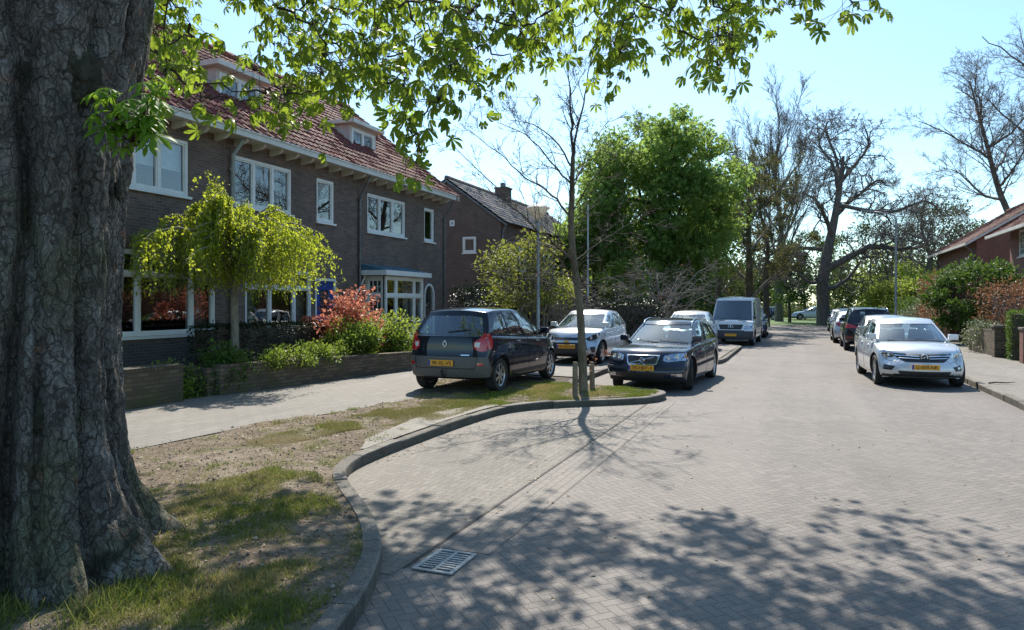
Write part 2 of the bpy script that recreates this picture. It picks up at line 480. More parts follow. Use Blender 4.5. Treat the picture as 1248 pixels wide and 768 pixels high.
def bigbark():
    b = NB('bark_chestnut')
    v = b.n('Mapping', {'Vector': b.coord(), 'Scale': (1, 1, .42)})
    wv = b.n('TexNoise', {'Vector': b.coord(), 'Scale': 7.0, 'Detail': 6.0}, 1)
    v = b.n('VectorMath', {0: v, 1: b.n('VectorMath', {0: wv, 1: (.17, .17, .2)}, operation='MULTIPLY')}, operation='ADD')
    vo = b.n('TexVoronoi', {'Vector': v, 'Scale': 13.0}, 0, feature='DISTANCE_TO_EDGE')
    vo2 = b.n('TexVoronoi', {'Vector': v, 'Scale': 34.0}, 0, feature='DISTANCE_TO_EDGE')
    pl = b.ramp(b.M('ADD', vo, b.M('MULTIPLY', b.M('SUBTRACT', b.noise(22, 5), .5), .16)), .0, .07); pl2 = b.ramp(b.M('ADD', vo2, b.M('MULTIPLY', b.M('SUBTRACT', b.noise(60, 4), .5), .2)), .0, .12)
    n1 = b.noise(3.2, 8, .6); n2 = b.noise(26, 6, .65); n3 = b.noise(1.3, 5)
    c = b.mix(b.ramp(n2, .3, .7), (.082, .072, .063), (.158, .145, .13))
    c = b.mix(b.M('MULTIPLY', b.ramp(n1, .42, .62), .7), c, (.235, .222, .205))
    c = b.mix(b.M('MULTIPLY', b.ramp(n3, .50, .64), .6), c, (.12, .125, .055))
    c = b.mix(b.M('MULTIPLY', b.ramp(b.noise(5.5, 4), .62, .72), .7), c, (.24, .125, .075))
    dk = b.ramp(b.noise(1.9, 4, .5), .66, .74)
    c = b.mix(b.M('MULTIPLY', dk, .85), c, (.022, .024, .014))
    c = b.mix(b.M('SUBTRACT', 1.0, b.M('MULTIPLY', b.M('MULTIPLY_ADD', pl, .75, .25), b.M('ADD', .72, b.M('MULTIPLY', pl2, .28)))), c, (.055, .045, .036))
    h = b.M('ADD', b.M('ADD', b.M('MULTIPLY', pl, 1.0), b.M('MULTIPLY', pl2, .5)), b.M('MULTIPLY', n2, .5))
    return b.end(b.bsdf(c, .92, spec=.2, normal=b.bump(h, .8, .022)))
L_CHEST = leafm('leaf_chestnut', (.055, .115, .014), (.11, .18, .025), trans=.52, rough=.38, tcol=(.42, .56, .05))
L_GCHEST = leafm('leaf_chestnut_far', (.06, .125, .032), (.13, .205, .055), (.16, .22, .06), trans=.58, rough=.55, tcol=(.40, .55, .11))
L_BIRCH = leafm('leaf_birch', (.20, .27, .02), (.36, .38, .03), (.17, .25, .022), trans=.52, tcol=(.66, .74, .06))
L_YELL = leafm('leaf_yellow_green', (.09, .125, .022), (.19, .205, .035), (.12, .10, .04), trans=.42, tcol=(.36, .40, .05))
L_DARK = leafm('leaf_dark_hedge', (.010, .022, .007), (.022, .04, .012), trans=.12, rough=.35)
L_MID = leafm('leaf_mid_green', (.035, .08, .014), (.085, .15, .028), trans=.32, rough=.55, tcol=(.13, .22, .03))
L_IVY = leafm('leaf_light_green', (.10, .16, .025), (.19, .26, .045), (.14, .15, .04), trans=.38, rough=.35, tcol=(.35, .48, .06))
L_RED = leafm('leaf_red', (.36, .06, .045), (.52, .20, .12), (.22, .20, .055), trans=.42, rough=.4, tcol=(.72, .28, .18))
L_BEECH = leafm('leaf_russet', (.17, .075, .04), (.27, .13, .07), (.12, .075, .04), trans=.3, tcol=(.35, .16, .08))
L_BOX = leafm('leaf_box_hedge', (.055, .12, .012), (.10, .18, .02), trans=.25, tcol=(.18, .3, .03))
L_OLIVE = leafm('leaf_olive', (.085, .09, .03), (.15, .14, .05), (.07, .075, .03), trans=.3, rough=.8, spec=.1, tcol=(.2, .2, .06))
L_WOOD = leafm('leaf_wood', (.05, .08, .028), (.095, .125, .042), (.11, .105, .05), trans=.22, rough=.8, spec=.1, tcol=(.16, .21, .06))
L_PALE = leafm('leaf_pale_green', (.13, .19, .035), (.22, .28, .06), (.10, .15, .035), trans=.45, tcol=(.42, .52, .08))
L_VAR = leafm('leaf_variegated', (.06, .10, .03), (.36, .37, .22), trans=.2)
M_STEM = BARK['twig']
M_FLOW = leafm('chestnut_flower', (.42, .30, .26), (.30, .22, .16), trans=.3)

def build_big_tree():
    tx, ty = -4.73, 3.19
    o = thing('chestnut_tree', 'huge old tree with a thick fissured trunk and drooping hand-shaped leaves, nearest the camera', 'tree', (tx, ty, .1))
    nu, nz = 400, 330
    rp = prof([(-.15, .86), (.12, .78), (.4, .70), (.9, .645), (1.6, .625), (2.3, .635), (2.9, .68), (3.5, .78), (4.0, .84), (4.5, .80), (5.2, .62), (5.9, .4)])
    roots = [(math.radians(13), .42, .24), (math.radians(-20), .22, .2), (math.radians(-62), .26, .25), (math.radians(-105), .34, .25), (math.radians(-150), .3, .25), (math.radians(70), .35, .25), (math.radians(125), .3, .25), (math.radians(170), .3, .25)]
    furrows = [(math.radians(a), d * 1.6, w * .75, t) for a, d, w, t in ((-38, .10, .10, .05), (-72, .11, .11, -.06), (-8, .07, .09, .04), (-100, .09, .1, .05), (-55, .05, .06, -.03), (-22, .05, .06, -.05), (20, .08, .1, .02), (60, .09, .1, 0), (110, .1, .1, 0), (160, .09, .1, 0), (38, .08, .07, -.05))]
    V = np.zeros((nz, nu, 3)); Z = np.linspace(-.12, 5.9, nz); A = np.linspace(0, 2 * PI, nu, endpoint=False)
    wrap = lambda d: (d + PI) % (2 * PI) - PI
    for i, z in enumerate(Z):
        r0 = rp(z); R = np.full(nu, r0)
        for ra, am, wd in roots: R += .82 * am * math.exp(-max(z, 0) / .30) * np.exp(-(wrap(A - ra - .12 * z) / wd) ** 2)
        R += .05 * np.cos(3 * A + .5 + .3 * z) + .03 * np.cos(5 * A - .4 * z + 1)
        for fa, d, w, t in furrows:
            k = (wrap(A - fa - t * z - .05 * math.sin(z * 2.1 + fa * 5)) / w)
            R -= d * np.exp(-k * k) * (1.15 - .12 * z)
        cx = np.cos(A); sy = np.sin(A)
        for j in range(nu):
            p = Vector((cx[j] * r0 * 1.6, sy[j] * r0 * 1.6, z))
            n1 = noise.fractal(Vector((p.x * 2.2, p.y * 2.2, z * 1.1)), .9, 2.0, 4)
            q = Vector((p.x * 6.5 + n1 * .5, p.y * 6.5 + n1 * .5, z * 3.0))
            dd = noise.voronoi(q)[0]; e = min(1.0, (dd[1] - dd[0]) * 2.6)
            R[j] += .035 * n1 + .017 * (e - .6) + .007 * noise.noise(p * 26)
        V[i, :, 0] = cx * R; V[i, :, 1] = sy * R; V[i, :, 2] = z
    idx = np.arange(nz * nu).reshape(nz, nu); nx = np.roll(idx, -1, 1)
    F = np.stack([idx[:-1], nx[:-1], nx[1:], idx[1:]], -1).reshape(-1, 4)
    mb = bigbark()
    link('trunk', npmesh('trunk', V.reshape(-1, 3), F), o, None, mb)
    # limbs (camera-axis frame: across, ahead, up) turned into world, then into the tree's frame
    rng = np.random.default_rng(5)
    C0 = np.array([tx, ty, .1])
    W = lambda a: np.array(cam2w(*a)) - C0
    ends = [(2.8, 9.6, 7.4), (4.8, 7.4, 8.2), (-.6, 11.2, 7.0), (-4.2, 10.8, 7.6), (-8, 7.5, 7.6), (-7.5, 1.5, 7.8), (-1, -.5, 8.2), (3.4, 3.8, 9.0), (-2.6, 5.6, 12.5), (.4, 8.2, 6.3), (-1.8, 8.6, 5.6), (6.2, 9.8, 7.6)]
    rad = [.19, .2, .2, .19, .2, .2, .2, .19, .3, .13, .10, .12]
    parts = []; nodes = []; ndir = []
    for e, r in zip(ends, rad):
        E = W(e); h = np.array([E[0], E[1], 0]); hd = h / (np.linalg.norm(h) + 1e-6)
        s = hd * .35 + np.array([0, 0, rng.uniform(4.0, 4.9)])
        m1 = s + (E - s) * .35 + np.array([0, 0, 1.0 if e[2] < 10 else 0]) + rng.normal(0, .18, 3); m2 = s + (E - s) * .72 + np.array([0, 0, .7 if e[2] < 10 else 0]) + rng.normal(0, .22, 3)
        t = np.linspace(0, 1, 16)[:, None]
        # Catmull-like through four points
        P = s * (1 - t) ** 3 + 3 * m1 * t * (1 - t) ** 2 + 3 * m2 * t ** 2 * (1 - t) + E * t ** 3
        P[1:-1] += rng.normal(0, .05, (14, 3))
        R = r * (1 - .85 * t[:, 0]); R[0] *= 1.5; R[1] *= 1.15
        parts.append(tube_batch(P[None], R[None], 9))
        for k in range(3, 16): nodes.append(P[k]); ndir.append(unit(P[k] - P[k - 1]))
    mask = [(183, -60), (183, 95), (205, 150), (240, 150), (262, 120), (300, 138), (322, 118), (352, 140), (392, 122), (420, 140), (446, 120), (468, 168), (497, 178), (514, 188), (532, 168), (545, 142), (560, 100), (586, 112), (604, 112), (598, 84), (590, 62), (622, 46), (640, 82), (668, 66), (696, 84), (732, 50), (748, 84), (778, 72), (800, 36), (830, 50), (850, 44), (866, 72), (890, 86), (908, 58), (930, 34), (948, 4), (985, -8), (1010, -30), (1300, -40), (1300, -60)]
    T = []
    def add(n, f):
        k = 0; tries = 0
        while k < n and tries < n * 200:
            tries += 1; p = f()
            if p is None: continue
            T.append(p); k += 1
    def vis():
        # hanging skirt that shows in the picture
        zc = rng.uniform(6.2, 11.5); px = rng.uniform(183, 960); py = rng.uniform(-50, 185)
        if not inside(mask, px, py): return None
        if py < 30 and rng.random() < .25: return None
        if 240 < px < 330 and rng.random() < .2: return None
        if 238 < px < 330 and 18 < py and rng.random() < .93: return None
        if 395 < px < 470 and py > 105 and rng.random() < .75: return None
        return cam2w((px - 624) / 880 * zc, zc, CAM_H - (py - 370) / 880 * zc)
    def shade():
        # canopy above the frame whose shade lies on the near road and verge
        xs = rng.uniform(-4.6, 4.6); zs = rng.uniform(2.6, (7.5 if -1.75 < xs < -.35 else 6.7) + .25 * math.sin(xs * 2.3) + .2 * math.sin(xs * 5.1 + 1) - (.35 if xs > 1.2 else 0)); z = (1.8 + .455 * zs) / (1 - .455 * .87) + .1 + rng.uniform(0, 1.3)
        p = np.array([xs, zs + z * .87, z])
        if xs < -1.2 and rng.random() < .6: return None
        if noise.noise(Vector((xs * .95, zs * 1.15, 4.2))) > .12: return None
        px, py = 624 + 880 * p[0] / p[1], 370 + 880 * (CAM_H - z) / p[1]
        if py > -35: return None
        if math.hypot(p[0] + 3.2, p[1] - 4.7) > 9.6: return None
        return cam2w(*p)
    def up():
        u = unit(rng.normal(0, 1, 3)); u[2] = abs(u[2]); r = rng.uniform(.55, 1) * np.array([7.2, 7.2, 6.0]); p = np.array([-3.2, 4.7, 6.6]) + u * r
        px, py = 624 + 880 * p[0] / max(p[1], .1), 370 + 880 * (CAM_H - p[2]) / max(p[1], .1)
        if p[1] > .5 and py > -40 and -60 < px < 1300: return None
        if p[1] > 7.5: return None
        return cam2w(*p)
    add(262, vis); add(NSHADE, shade); add(150, up)
    # the few low sprays that hang clear of the rest
    for px, py, zc in ((1050, 12, 7.0), (1040, 2, 7.1), (512, 190, 7.4), (506, 176, 7.5), (602, 120, 8.0), (740, 92, 8.2), (755, 60, 8.3), (885, 92, 8.4), (875, 84, 8.6), (850, 60, 8.2), (640, 92, 8.1), (335, 135, 7.2), (345, 110, 7.3), (420, 126, 7.6), (962, 6, 8.0), (985, -4, 8)):
        T.append(cam2w((px - 624) / 880 * zc, zc, CAM_H - (py - 370) / 880 * zc))
    T = np.array(T) - C0
    T = T[np.argsort(np.linalg.norm(T[:, :2], axis=1) + .3 * T[:, 2])]
    N = np.array(nodes); ND = np.array(ndir); leafp = []; leafd = []; P12 = []; R12 = []; flow = []
    for q in T:
        dv = q - N; dist = np.linalg.norm(dv, axis=1)
        cost = dist * (1 + .5 * (1 - np.sum(dv * ND, 1) / (dist + 1e-6))) + .35 * np.maximum(0, q[2] - N[:, 2])
        i = int(np.argmin(cost)); s = N[i]; d = dist[i]
        t = np.linspace(0, 1, 9)[:, None]
        c1 = s + ND[i] * d * .35 + np.array([0, 0, .10 * d]); c2 = q + np.array([0, 0, .22 * d]) - (q - s) * .15
        P = s * (1 - t) ** 3 + 3 * c1 * t * (1 - t) ** 2 + 3 * c2 * t ** 2 * (1 - t) + q * t ** 3
        P[1:-1] += rng.normal(0, .02 + .012 * d, (7, 3))
        P12.append(P); r0 = .007 + .007 * d; R12.append(r0 * (1 - .7 * t[:, 0]))
        N = np.concatenate([N, P[2:]]); ND = np.concatenate([ND, unit(P[2:] - P[1:-1])])
        k = rng.integers(6, 11)
        for _ in range(k):
            f = rng.uniform(.45, 1.02); j = min(int(f * 8), 7); b = P[j] + (P[j + 1] - P[j]) * (f * 8 - j)
            off = rng.normal(0, .17, 3); off[2] -= .06; leafp.append(b + off); leafd.append(unit(off + rng.normal(0, .15, 3)) * np.array([1, 1, .4]) - np.array([0, 0, .35]))
            P12.append(np.linspace(b, b + off, 9)); R12.append(np.full(9, .0022))
        if rng.random() < .16: flow.append(q + np.array([0, 0, .02]))
    parts.append(tube_batch(np.array(P12), np.array(R12), 4))
    V, F = joinq(parts); link('limbs', npmesh('limbs', V, F), o, None, BARK['dark'])
    lp = np.array(leafp); n = len(lp)
    ld = np.array(leafd); lu = unit(rng.normal(0, .45, (n, 3)) + np.array([0, 0, 1.0])); ls = rng.uniform(.08, .15, n); hg = rng.random(n) < .72
    V, F = joinq([scatter(PALH_T, PALH_F, lp[hg], ld[hg], lu[hg], ls[hg]), scatter(PALM_T, PALM_F, lp[~hg], ld[~hg], lu[~hg], ls[~hg])])
    link('crown', npmesh('crown', V, F, True), o, None, L_CHEST)
    fp = []
    for q in flow:
        for k in range(26): f = k / 26; a = k * 2.4; fp.append(q + np.array([math.cos(a) * .025 * (1.1 - f), math.sin(a) * .025 * (1.1 - f), .02 + .13 * f]))
    fp = np.array(fp); m = len(fp)
    V, F = scatter(LEAF_T * np.array([1.2, 1, 1]), LEAF_F, fp, rng.normal(0, 1, (m, 3)), rng.normal(0, 1, (m, 3)), np.full(m, .02)); f_ = link('flower_spikes', npmesh('flower_spikes', V, F, False), o, None, M_FLOW); f_['kind'] = 'stuff'
    # leafy sprout growing straight from the bark, right edge of the trunk
    sp = []; sd = []; P12 = []
    a0 = np.array([.60, -.02, 2.86])
    base = np.array(cam2w(-2.27, 4.38, 2.78)) - C0
    for k in range(48):
        d = np.array(cam2w(*(unit(np.array([rng.uniform(-.5, 1.0), -.7 + rng.uniform(-.3, .3), rng.uniform(-.3, 1.1)]))))); L = rng.uniform(.10, .40)
        e = base + d * L + np.array([0, 0, .02]); sp.append(e); sd.append(d * np.array([1, 1, .3]) - np.array([0, 0, .5])); P12.append(np.linspace(base + rng.normal(0, .03, 3), e, 4))
    P12 = np.array(P12); V, F = tube_batch(P12, np.full(P12.shape[:2], .004), 4); so = link('sprout', npmesh('sprout', V, F), o, None, BARK['dark'])
    n = len(sp); V, F = scatter(PALM_T, PALM_F, np.array(sp), np.array(sd), unit(rng.normal(0, .3, (n, 3)) + np.array([0, 0, 1.0])), rng.uniform(.075, .135, n))
    link('sprout_leaves', npmesh('sprout_leaves', V, F, True), so, None, leafm('leaf_sprout', (.07, .17, .015), (.12, .24, .025), trans=.5, tcol=(.3, .5, .04)))
    # mossy burrs on the trunk
    for ang, z, s in ((-7, 3.12, .16), (-15, 1.25, .075), (-22, 1.03, .09), (30, 2.45, .06)):
        a = math.radians(ang); m = MB(); r = rp(z) + .0
        n1, n2 = 36, 24; Vv = []; Ff = []
        for i in range(n2 + 1):
            for j in range(n1):
                th = PI * i / n2; ph = 2 * PI * j / n1; d = Vector((math.sin(th) * math.cos(ph), math.sin(th) * math.sin(ph), math.cos(th)))
                k = 1 + .35 * noise.noise(d * 3 + Vector((ang, 0, 0)))
                k += .25 * noise.noise(d * 9); lx, ly = d.x * math.cos(a) + d.y * math.sin(a), -d.x * math.sin(a) + d.y * math.cos(a); lx, ly = lx * s * .34 * k, ly * s * .8 * k; Vv.append((math.cos(a) * (r + lx - .02) - math.sin(a) * ly, math.sin(a) * (r + lx - .02) + math.cos(a) * ly, z + d.z * s * 1.1 * k))
        for i in range(n2):
            for j in range(n1): Ff.append((i * n1 + j, (i + 1) * n1 + j, (i + 1) * n1 + (j + 1) % n1, i * n1 + (j + 1) % n1))
        m.add(Vv, Ff); m.obj('burr', pm('burr_moss', (.02, .022, .012), (.05, .045, .03), 18, rough=.95, bump=1.0, bscale=50, bdist=.02), o, smooth=True)
NSHADE = 290

def limb_tree(name, label, loc, trunkpts, trunkr, limbs, levels, bark, twigmat=None, group=None, seed=1, leaf=None, cat='tree', sides=8):
    """limbs: list of (polyline, r0, r1) in the tree's frame; twigs grown from them by levels"""
    rng = np.random.default_rng(seed); o = thing(name, label, cat, loc, 0, group)
    def refine(p, k=4, j=.0):
        p = np.array(p, float); n = len(p); t = np.linspace(0, n - 1, (n - 1) * k + 1); out = np.zeros((len(t), 3))
        for a, tt in enumerate(t):
            i = min(int(tt), n - 2); f = tt - i; p0 = p[max(i - 1, 0)]; p1 = p[i]; p2 = p[i + 1]; p3 = p[min(i + 2, n - 1)]
            out[a] = .5 * ((2 * p1) + (-p0 + p2) * f + (2 * p0 - 5 * p1 + 4 * p2 - p3) * f * f + (-p0 + 3 * p1 - 3 * p2 + p3) * f ** 3)
        if j: out[1:-1] += rng.normal(0, j, (len(out) - 2, 3))
        return out
    TP = refine(trunkpts); R = np.interp(np.linspace(0, 1, len(TP)), np.linspace(0, 1, len(trunkr)), trunkr)
    V, F = tube_batch(TP[None], R[None], sides + 4); link('trunk', npmesh('trunk', V, F), o, None, bark)
    parts = []; S = []; D = []; L = []; RR = []
    src = [(TP[len(TP) // 2:], R[len(TP) // 2:])]
    for pl, r0, r1 in limbs:
        P = refine(pl, 4, .012 * np.linalg.norm(np.array(pl[-1]) - np.array(pl[0])) / 2); r = r0 + (r1 - r0) * np.linspace(0, 1, len(P)) ** .8
        parts.append(tube_batch(P[None], r[None], sides)); src.append((P, r))
    lv0 = levels[0]
    for P, r in src:
        ln = np.linalg.norm(np.diff(P, axis=0), axis=1).sum(); k = max(2, int(ln * lv0['per']))
        for q in range(k):
            f = rng.uniform(lv0.get('t0', .15), 1) * (len(P) - 1.001); i = int(f); p = P[i] + (P[i + 1] - P[i]) * (f - i); d = unit(P[i + 1] - P[i])
            rv = rng.normal(0, 1, 3); pr = unit(rv - d * np.dot(rv, d)); an = math.radians(lv0.get('ang', 50) + rng.normal(0, 12))
            S.append(p); D.append(unit(math.cos(an) * d + math.sin(an) * pr + np.array([0, 0, lv0.get('up', .25)]))); L.append(lv0['len'] * rng.uniform(.5, 1.2) * (1 - .35 * f / len(P))); RR.append(max(.004, min(r[i] * .5, lv0.get('rmax', .05))))
    tp, paths = grow(rng, S, D, L, RR, levels[1:])
    parts += tp
    V, F = joinq(parts); link('crown', npmesh('crown', V, F), o, None, twigmat or bark)
    return o, paths, rng

def build_young_tree():
    bx, by = -3.77, 13.23
    f = lambda px, py, d=0.0: tuple(np.array(cam2w((px - 710) / 64.0, d, (478 - py) / 64.0)))
    tr = [f(711, 482), f(709, 420), f(706, 370), f(700, 325, .02), f(696, 280), f(697, 235), f(698, 192)]
    limbs = [([f(698, 192), f(697, 150, .1), f(694, 105, .15), f(692, 66, .2)], .032, .006), ([f(698, 196), f(706, 150, -.1), f(714, 110, -.2), f(722, 62, -.3)], .028, .006),
             ([f(693, 262), f(672, 236, .2), f(640, 212, .35), f(606, 180, .5), f(562, 146, .7)], .024, .005), ([f(696, 226), f(670, 200, -.2), f(640, 172, -.4), f(606, 158, -.5)], .02, .005), ([f(697, 205), f(676, 166, .3), f(650, 146, .5), f(622, 138, .6)], .02, .005),
             ([f(699, 322), f(674, 300, -.3), f(640, 272, -.5), f(600, 232, -.8), f(556, 190, -1.0)], .025, .005), ([f(703, 350), f(690, 332, -.5), f(668, 312, -1.0), f(640, 300, -1.5)], .018, .004),
             ([f(700, 318), f(726, 300, .3), f(752, 282, .5), f(790, 262, .7)], .015, .003), ([f(697, 260), f(716, 228, -.4), f(742, 200, -.6), f(770, 180, -.9)], .016, .004), ([f(698, 232), f(712, 200, .5), f(730, 160, .9), f(752, 130, 1.1)], .016, .004),
             ([f(706, 372), f(684, 350, .4), f(650, 340, .7), f(612, 336, .9)], .014, .003), ([f(704, 352), f(724, 344, -.6), f(752, 338, -1.0)], .012, .003)]
    lv = [dict(per=5.0, len=.9, ang=48, up=.2, rmax=.012), dict(n=6, wander=.12, trop=.02, sides=4, kids=5, ang=42, lenr=.65, radr=.65, minr=.0045, taper=.4), dict(n=5, wander=.14, sides=3, kids=4, ang=42, lenr=.6, radr=.75, minr=.004, taper=.5), dict(n=4, wander=.15, sides=3, taper=.6)]
    o, paths, rng = limb_tree('young_tree', 'slender bare young tree standing between two stakes on the verge', (bx, by, .12), tr, [.095, .077, .07, .066, .06, .052, .038], limbs, lv, BARK['young'], BARK['twig'], seed=3)
    # reddish shoots at the stake height
    tuft = leafm('leaf_shoot', (.30, .10, .06), (.42, .22, .14), trans=.3)
    pts = np.array(f(722, 440, -.05)) + rng.normal(0, .06, (18, 3)) * np.array([1, 1, 1.3]); pts2 = np.array(f(738, 432, .05)) + rng.normal(0, .05, (20, 3))
    [tag(leaves_obj('shoot_leaves', q, tuft, o, .055), kind='stuff') for q in (pts, pts2)]
    for (px, py, h, lab) in ((701, 483, .62, 'weathered wooden stake left of the young tree, taller of the two'), (722, 475, .54, 'weathered wooden stake right of the young tree, shorter of the two')):
        x, y = G(px, py, .12); s = MB(); s.lathe([(.0001, -.1), (.05, -.1), (.052, h * .5), (.048, h - .02), (.04, h), (.0001, h + .005)], 14)
        so = s.obj('tree_stake', pm('stake_wood', (.16, .125, .085), (.24, .19, .13), 5, rough=.9, bump=.6, bscale=40), None, angle=40, loc=(x, y, .12)); so.rotation_euler = (random.uniform(-.04, .04), random.uniform(-.04, .04), 0)
        tag(so, lab, 'stake', 'stakes holding the young tree')

def bare(name, label, loc, h, spread, seed, levels=None, per=1.5, bark='grey', twig='twiggrey', r=.4, lean=(0, 0), limbs=6, first=.3, up=.55, group=None, leafmat=None, nleaf=0, lsize=.2, crook=.06):
    rng = np.random.default_rng(seed)
    tr = [(0, 0, -.2), (lean[0] * .1, lean[1] * .1, h * .12), (lean[0] * .3 + rng.normal(0, crook), lean[1] * .3 + rng.normal(0, crook), h * .3), (lean[0] * .55 + rng.normal(0, crook * 3), lean[1] * .5, h * .5), (lean[0] * .8 + rng.normal(0, crook * 5), lean[1] * .8, h * .72), (lean[0], lean[1], h * .95)]
    P = np.array(tr); L = []
    for k in range(limbs):
        t = first + (.85 - first) * (k + rng.random() * .6) / limbs; z = t * h; i = np.searchsorted(P[:, 2], z) - 1; f = (z - P[i, 2]) / (P[i + 1, 2] - P[i, 2]); s = P[i] + (P[i + 1] - P[i]) * f
        a = k * 2.4 + rng.uniform(-.5, .5); ln = spread * (1.1 - .5 * t) * rng.uniform(.7, 1.1); d = np.array([math.cos(a), math.sin(a), 0])
        L.append(([s, s + d * ln * .35 + np.array([0, 0, ln * up * .35]) + rng.normal(0, crook * 3, 3), s + d * ln * .7 + np.array([0, 0, ln * up * .8]) + rng.normal(0, crook * 5, 3), s + d * ln + np.array([0, 0, ln * up * 1.3])], r * (.55 - .35 * t), r * .07))
    lv = levels or [dict(per=per, len=spread * .42, ang=48, up=.25, rmax=r * .14, t0=.08), dict(n=6, wander=.16, trop=.04, sides=5, kids=7, ang=42, lenr=.6, radr=.55, minr=.012), dict(n=5, wander=.18, trop=.03, sides=3, kids=6, ang=40, lenr=.55, radr=.6, minr=.009), dict(n=5, wander=.18, sides=3, kids=3, ang=38, lenr=.55, minr=.007), dict(n=3, wander=.15, sides=3, taper=.6)]
    o, paths, rng = limb_tree(name, label, loc, tr, [r * 1.25, r, r * .85, r * .62, r * .4, r * .12], L, lv, BARK[bark], BARK[twig], group, seed)
    if nleaf:
        pos, dirs = along(rng, paths[-1], max(1, nleaf // len(paths[-1][0])), .3)
        leaves_obj('foliage', pos + rng.normal(0, lsize * .8, pos.shape), leafmat, o, lsize, rng=rng)
    return o

def leafy(name, label, loc, h, rx, rz, n, mat, size, seed, r=.2, k=26, cr=.9, cz=None, stems=1, group=None, low=-.7, T=LEAF_T, F=LEAF_F, bark='olive', cat='tree', limbs=9, shell=.55, foliage='crown'):
    rng = np.random.default_rng(seed); o = thing(name, label, cat, loc, 0, group); cz = cz or (h - rz)
    pts, off = clump_points(rng, n, (0, 0, cz), (rx, rx, rz), k, cr, shell, .8, low)
    leaves_obj(foliage, pts, mat, o, size, rng=rng, T=T, F=F, dirs=unit(off + .001) * .8)
    parts = []
    for s in range(stems):
        a = rng.uniform(0, 6.3); b = np.array([math.cos(a), math.sin(a), 0]) * (.0 if stems == 1 else rx * .25)
        e = np.array([b[0] * 2.2, b[1] * 2.2, cz + rz * .5]); t = np.linspace(0, 1, 8)[:, None]; P = np.array([b[0], b[1], -.1]) * (1 - t) + e * t; P[1:-1] += rng.normal(0, .04 * rx / 2, (6, 3))
        parts.append(tube_batch(P[None], (r * (1 - .75 * t[:, 0]))[None], 8))
        for q in range(limbs):
            i = rng.integers(2, 7); tgt = pts[rng.integers(0, len(pts))]; P2 = P[i] + (tgt - P[i]) * np.linspace(0, 1, 6)[:, None]; P2[1:-1] += rng.normal(0, .05 * rx / 2, (4, 3)); P2[1:-1, 2] += .08 * rx
            parts.append(tube_batch(P2[None], (r * .4 * (1 - .8 * np.linspace(0, 1, 6)))[None], 5))
    V, F_ = joinq(parts); link('trunk' if cat == 'tree' else 'stems', npmesh('trunk', V, F_), o, None, BARK[bark])
    return o

def hedge(name, label, a, b, w, h, mat, size, n, z=.1, seed=1, round_=.08, cat='hedge', group=None, core=True, rough=.06):
    """clipped hedge along a-b"""
    rng = np.random.default_rng(seed); A = np.array(a); B = np.array(b); L = np.linalg.norm(B - A); ang = math.atan2(B[1] - A[1], B[0] - A[0])
    o = thing(name, label, cat, ((A[0] + B[0]) / 2, (A[1] + B[1]) / 2, z), ang, group)
    # points on the four sides and top, weighted by area
    ar = np.array([L * h, L * h, w * h, w * h, L * w]); q = rng.choice(5, n, p=ar / ar.sum()); u = rng.random(n); v = rng.random(n); P = np.zeros((n, 3)); Nn = np.zeros((n, 3))
    for k, (fx, nn) in enumerate(((lambda u, v: (L * (u - .5), -w / 2 + 0 * u, h * v), (0, -1, .2)), (lambda u, v: (L * (u - .5), w / 2 + 0 * u, h * v), (0, 1, .2)), (lambda u, v: (-L / 2 + 0 * u, w * (u - .5), h * v), (-1, 0, .2)), (lambda u, v: (L / 2 + 0 * u, w * (u - .5), h * v), (1, 0, .2)), (lambda u, v: (L * (u - .5), w * (v - .5), h + 0 * u), (0, 0, 1)))):
        m = q == k; P[m] = np.stack(fx(u[m], v[m]), 1); Nn[m] = nn
    P += Nn * rng.normal(-.02, rough, (n, 1))
    wob = np.array([noise.noise(Vector((p[0] * 1.1, p[1] * 1.1, p[2] * 1.5 + seed))) for p in P]); P += Nn * wob[:, None] * rough * 1.2
    leaves_obj('foliage', P, mat, o, size, rng=rng, dirs=Nn * .9)
    if core:
        lat = lattice(np.linspace(0, 1, 9), [-1, -.5, .5, 1], [0, .5, 1], lambda u_, v_, w_: ((L - .12 - 3 * rough) * (u_ - .5), (w / 2 - 1.8 * rough - .03) * v_, (h - 1.8 * rough - .03) * w_)); lat.obj('inner_branches', BARK['twig'], o, fixn=True)
    return o

def mound(name, label, loc, rx, ry, rz, mat, size, n, seed, cat='shrub', group=None, k=16, cr=.35, stem=True, low=-.25, trop=0):
    rng = np.random.default_rng(seed); o = thing(name, label, cat, loc, 0, group)
    pts, off = clump_points(rng, n, (0, 0, rz * .35), (rx * .82, ry * .82, rz * .62), k, cr, .5, .85, low); pts[:, 2] = np.abs(pts[:, 2])
    leaves_obj('foliage', pts, mat, o, size, rng=rng, dirs=unit(off + .001) * .7 + np.array([0, 0, .25]))
    t = np.linspace(0, 1, 6)[None, :, None]; m = 26; e = pts[rng.integers(0, n, m)]; b = rng.normal(0, .12, (m, 3)) * np.array([rx, ry, 0]); P = b[:, None] * (1 - t) + e[:, None] * t; P[:, 1:-1] += rng.normal(0, .03, (m, 4, 3))
    V, F = tube_batch(P, np.full((m, 6), .008) * (1.4 - np.linspace(0, 1, 6))[None], 4); link('stems', npmesh('stems', V, F), o, None, BARK['twig'])
    return o

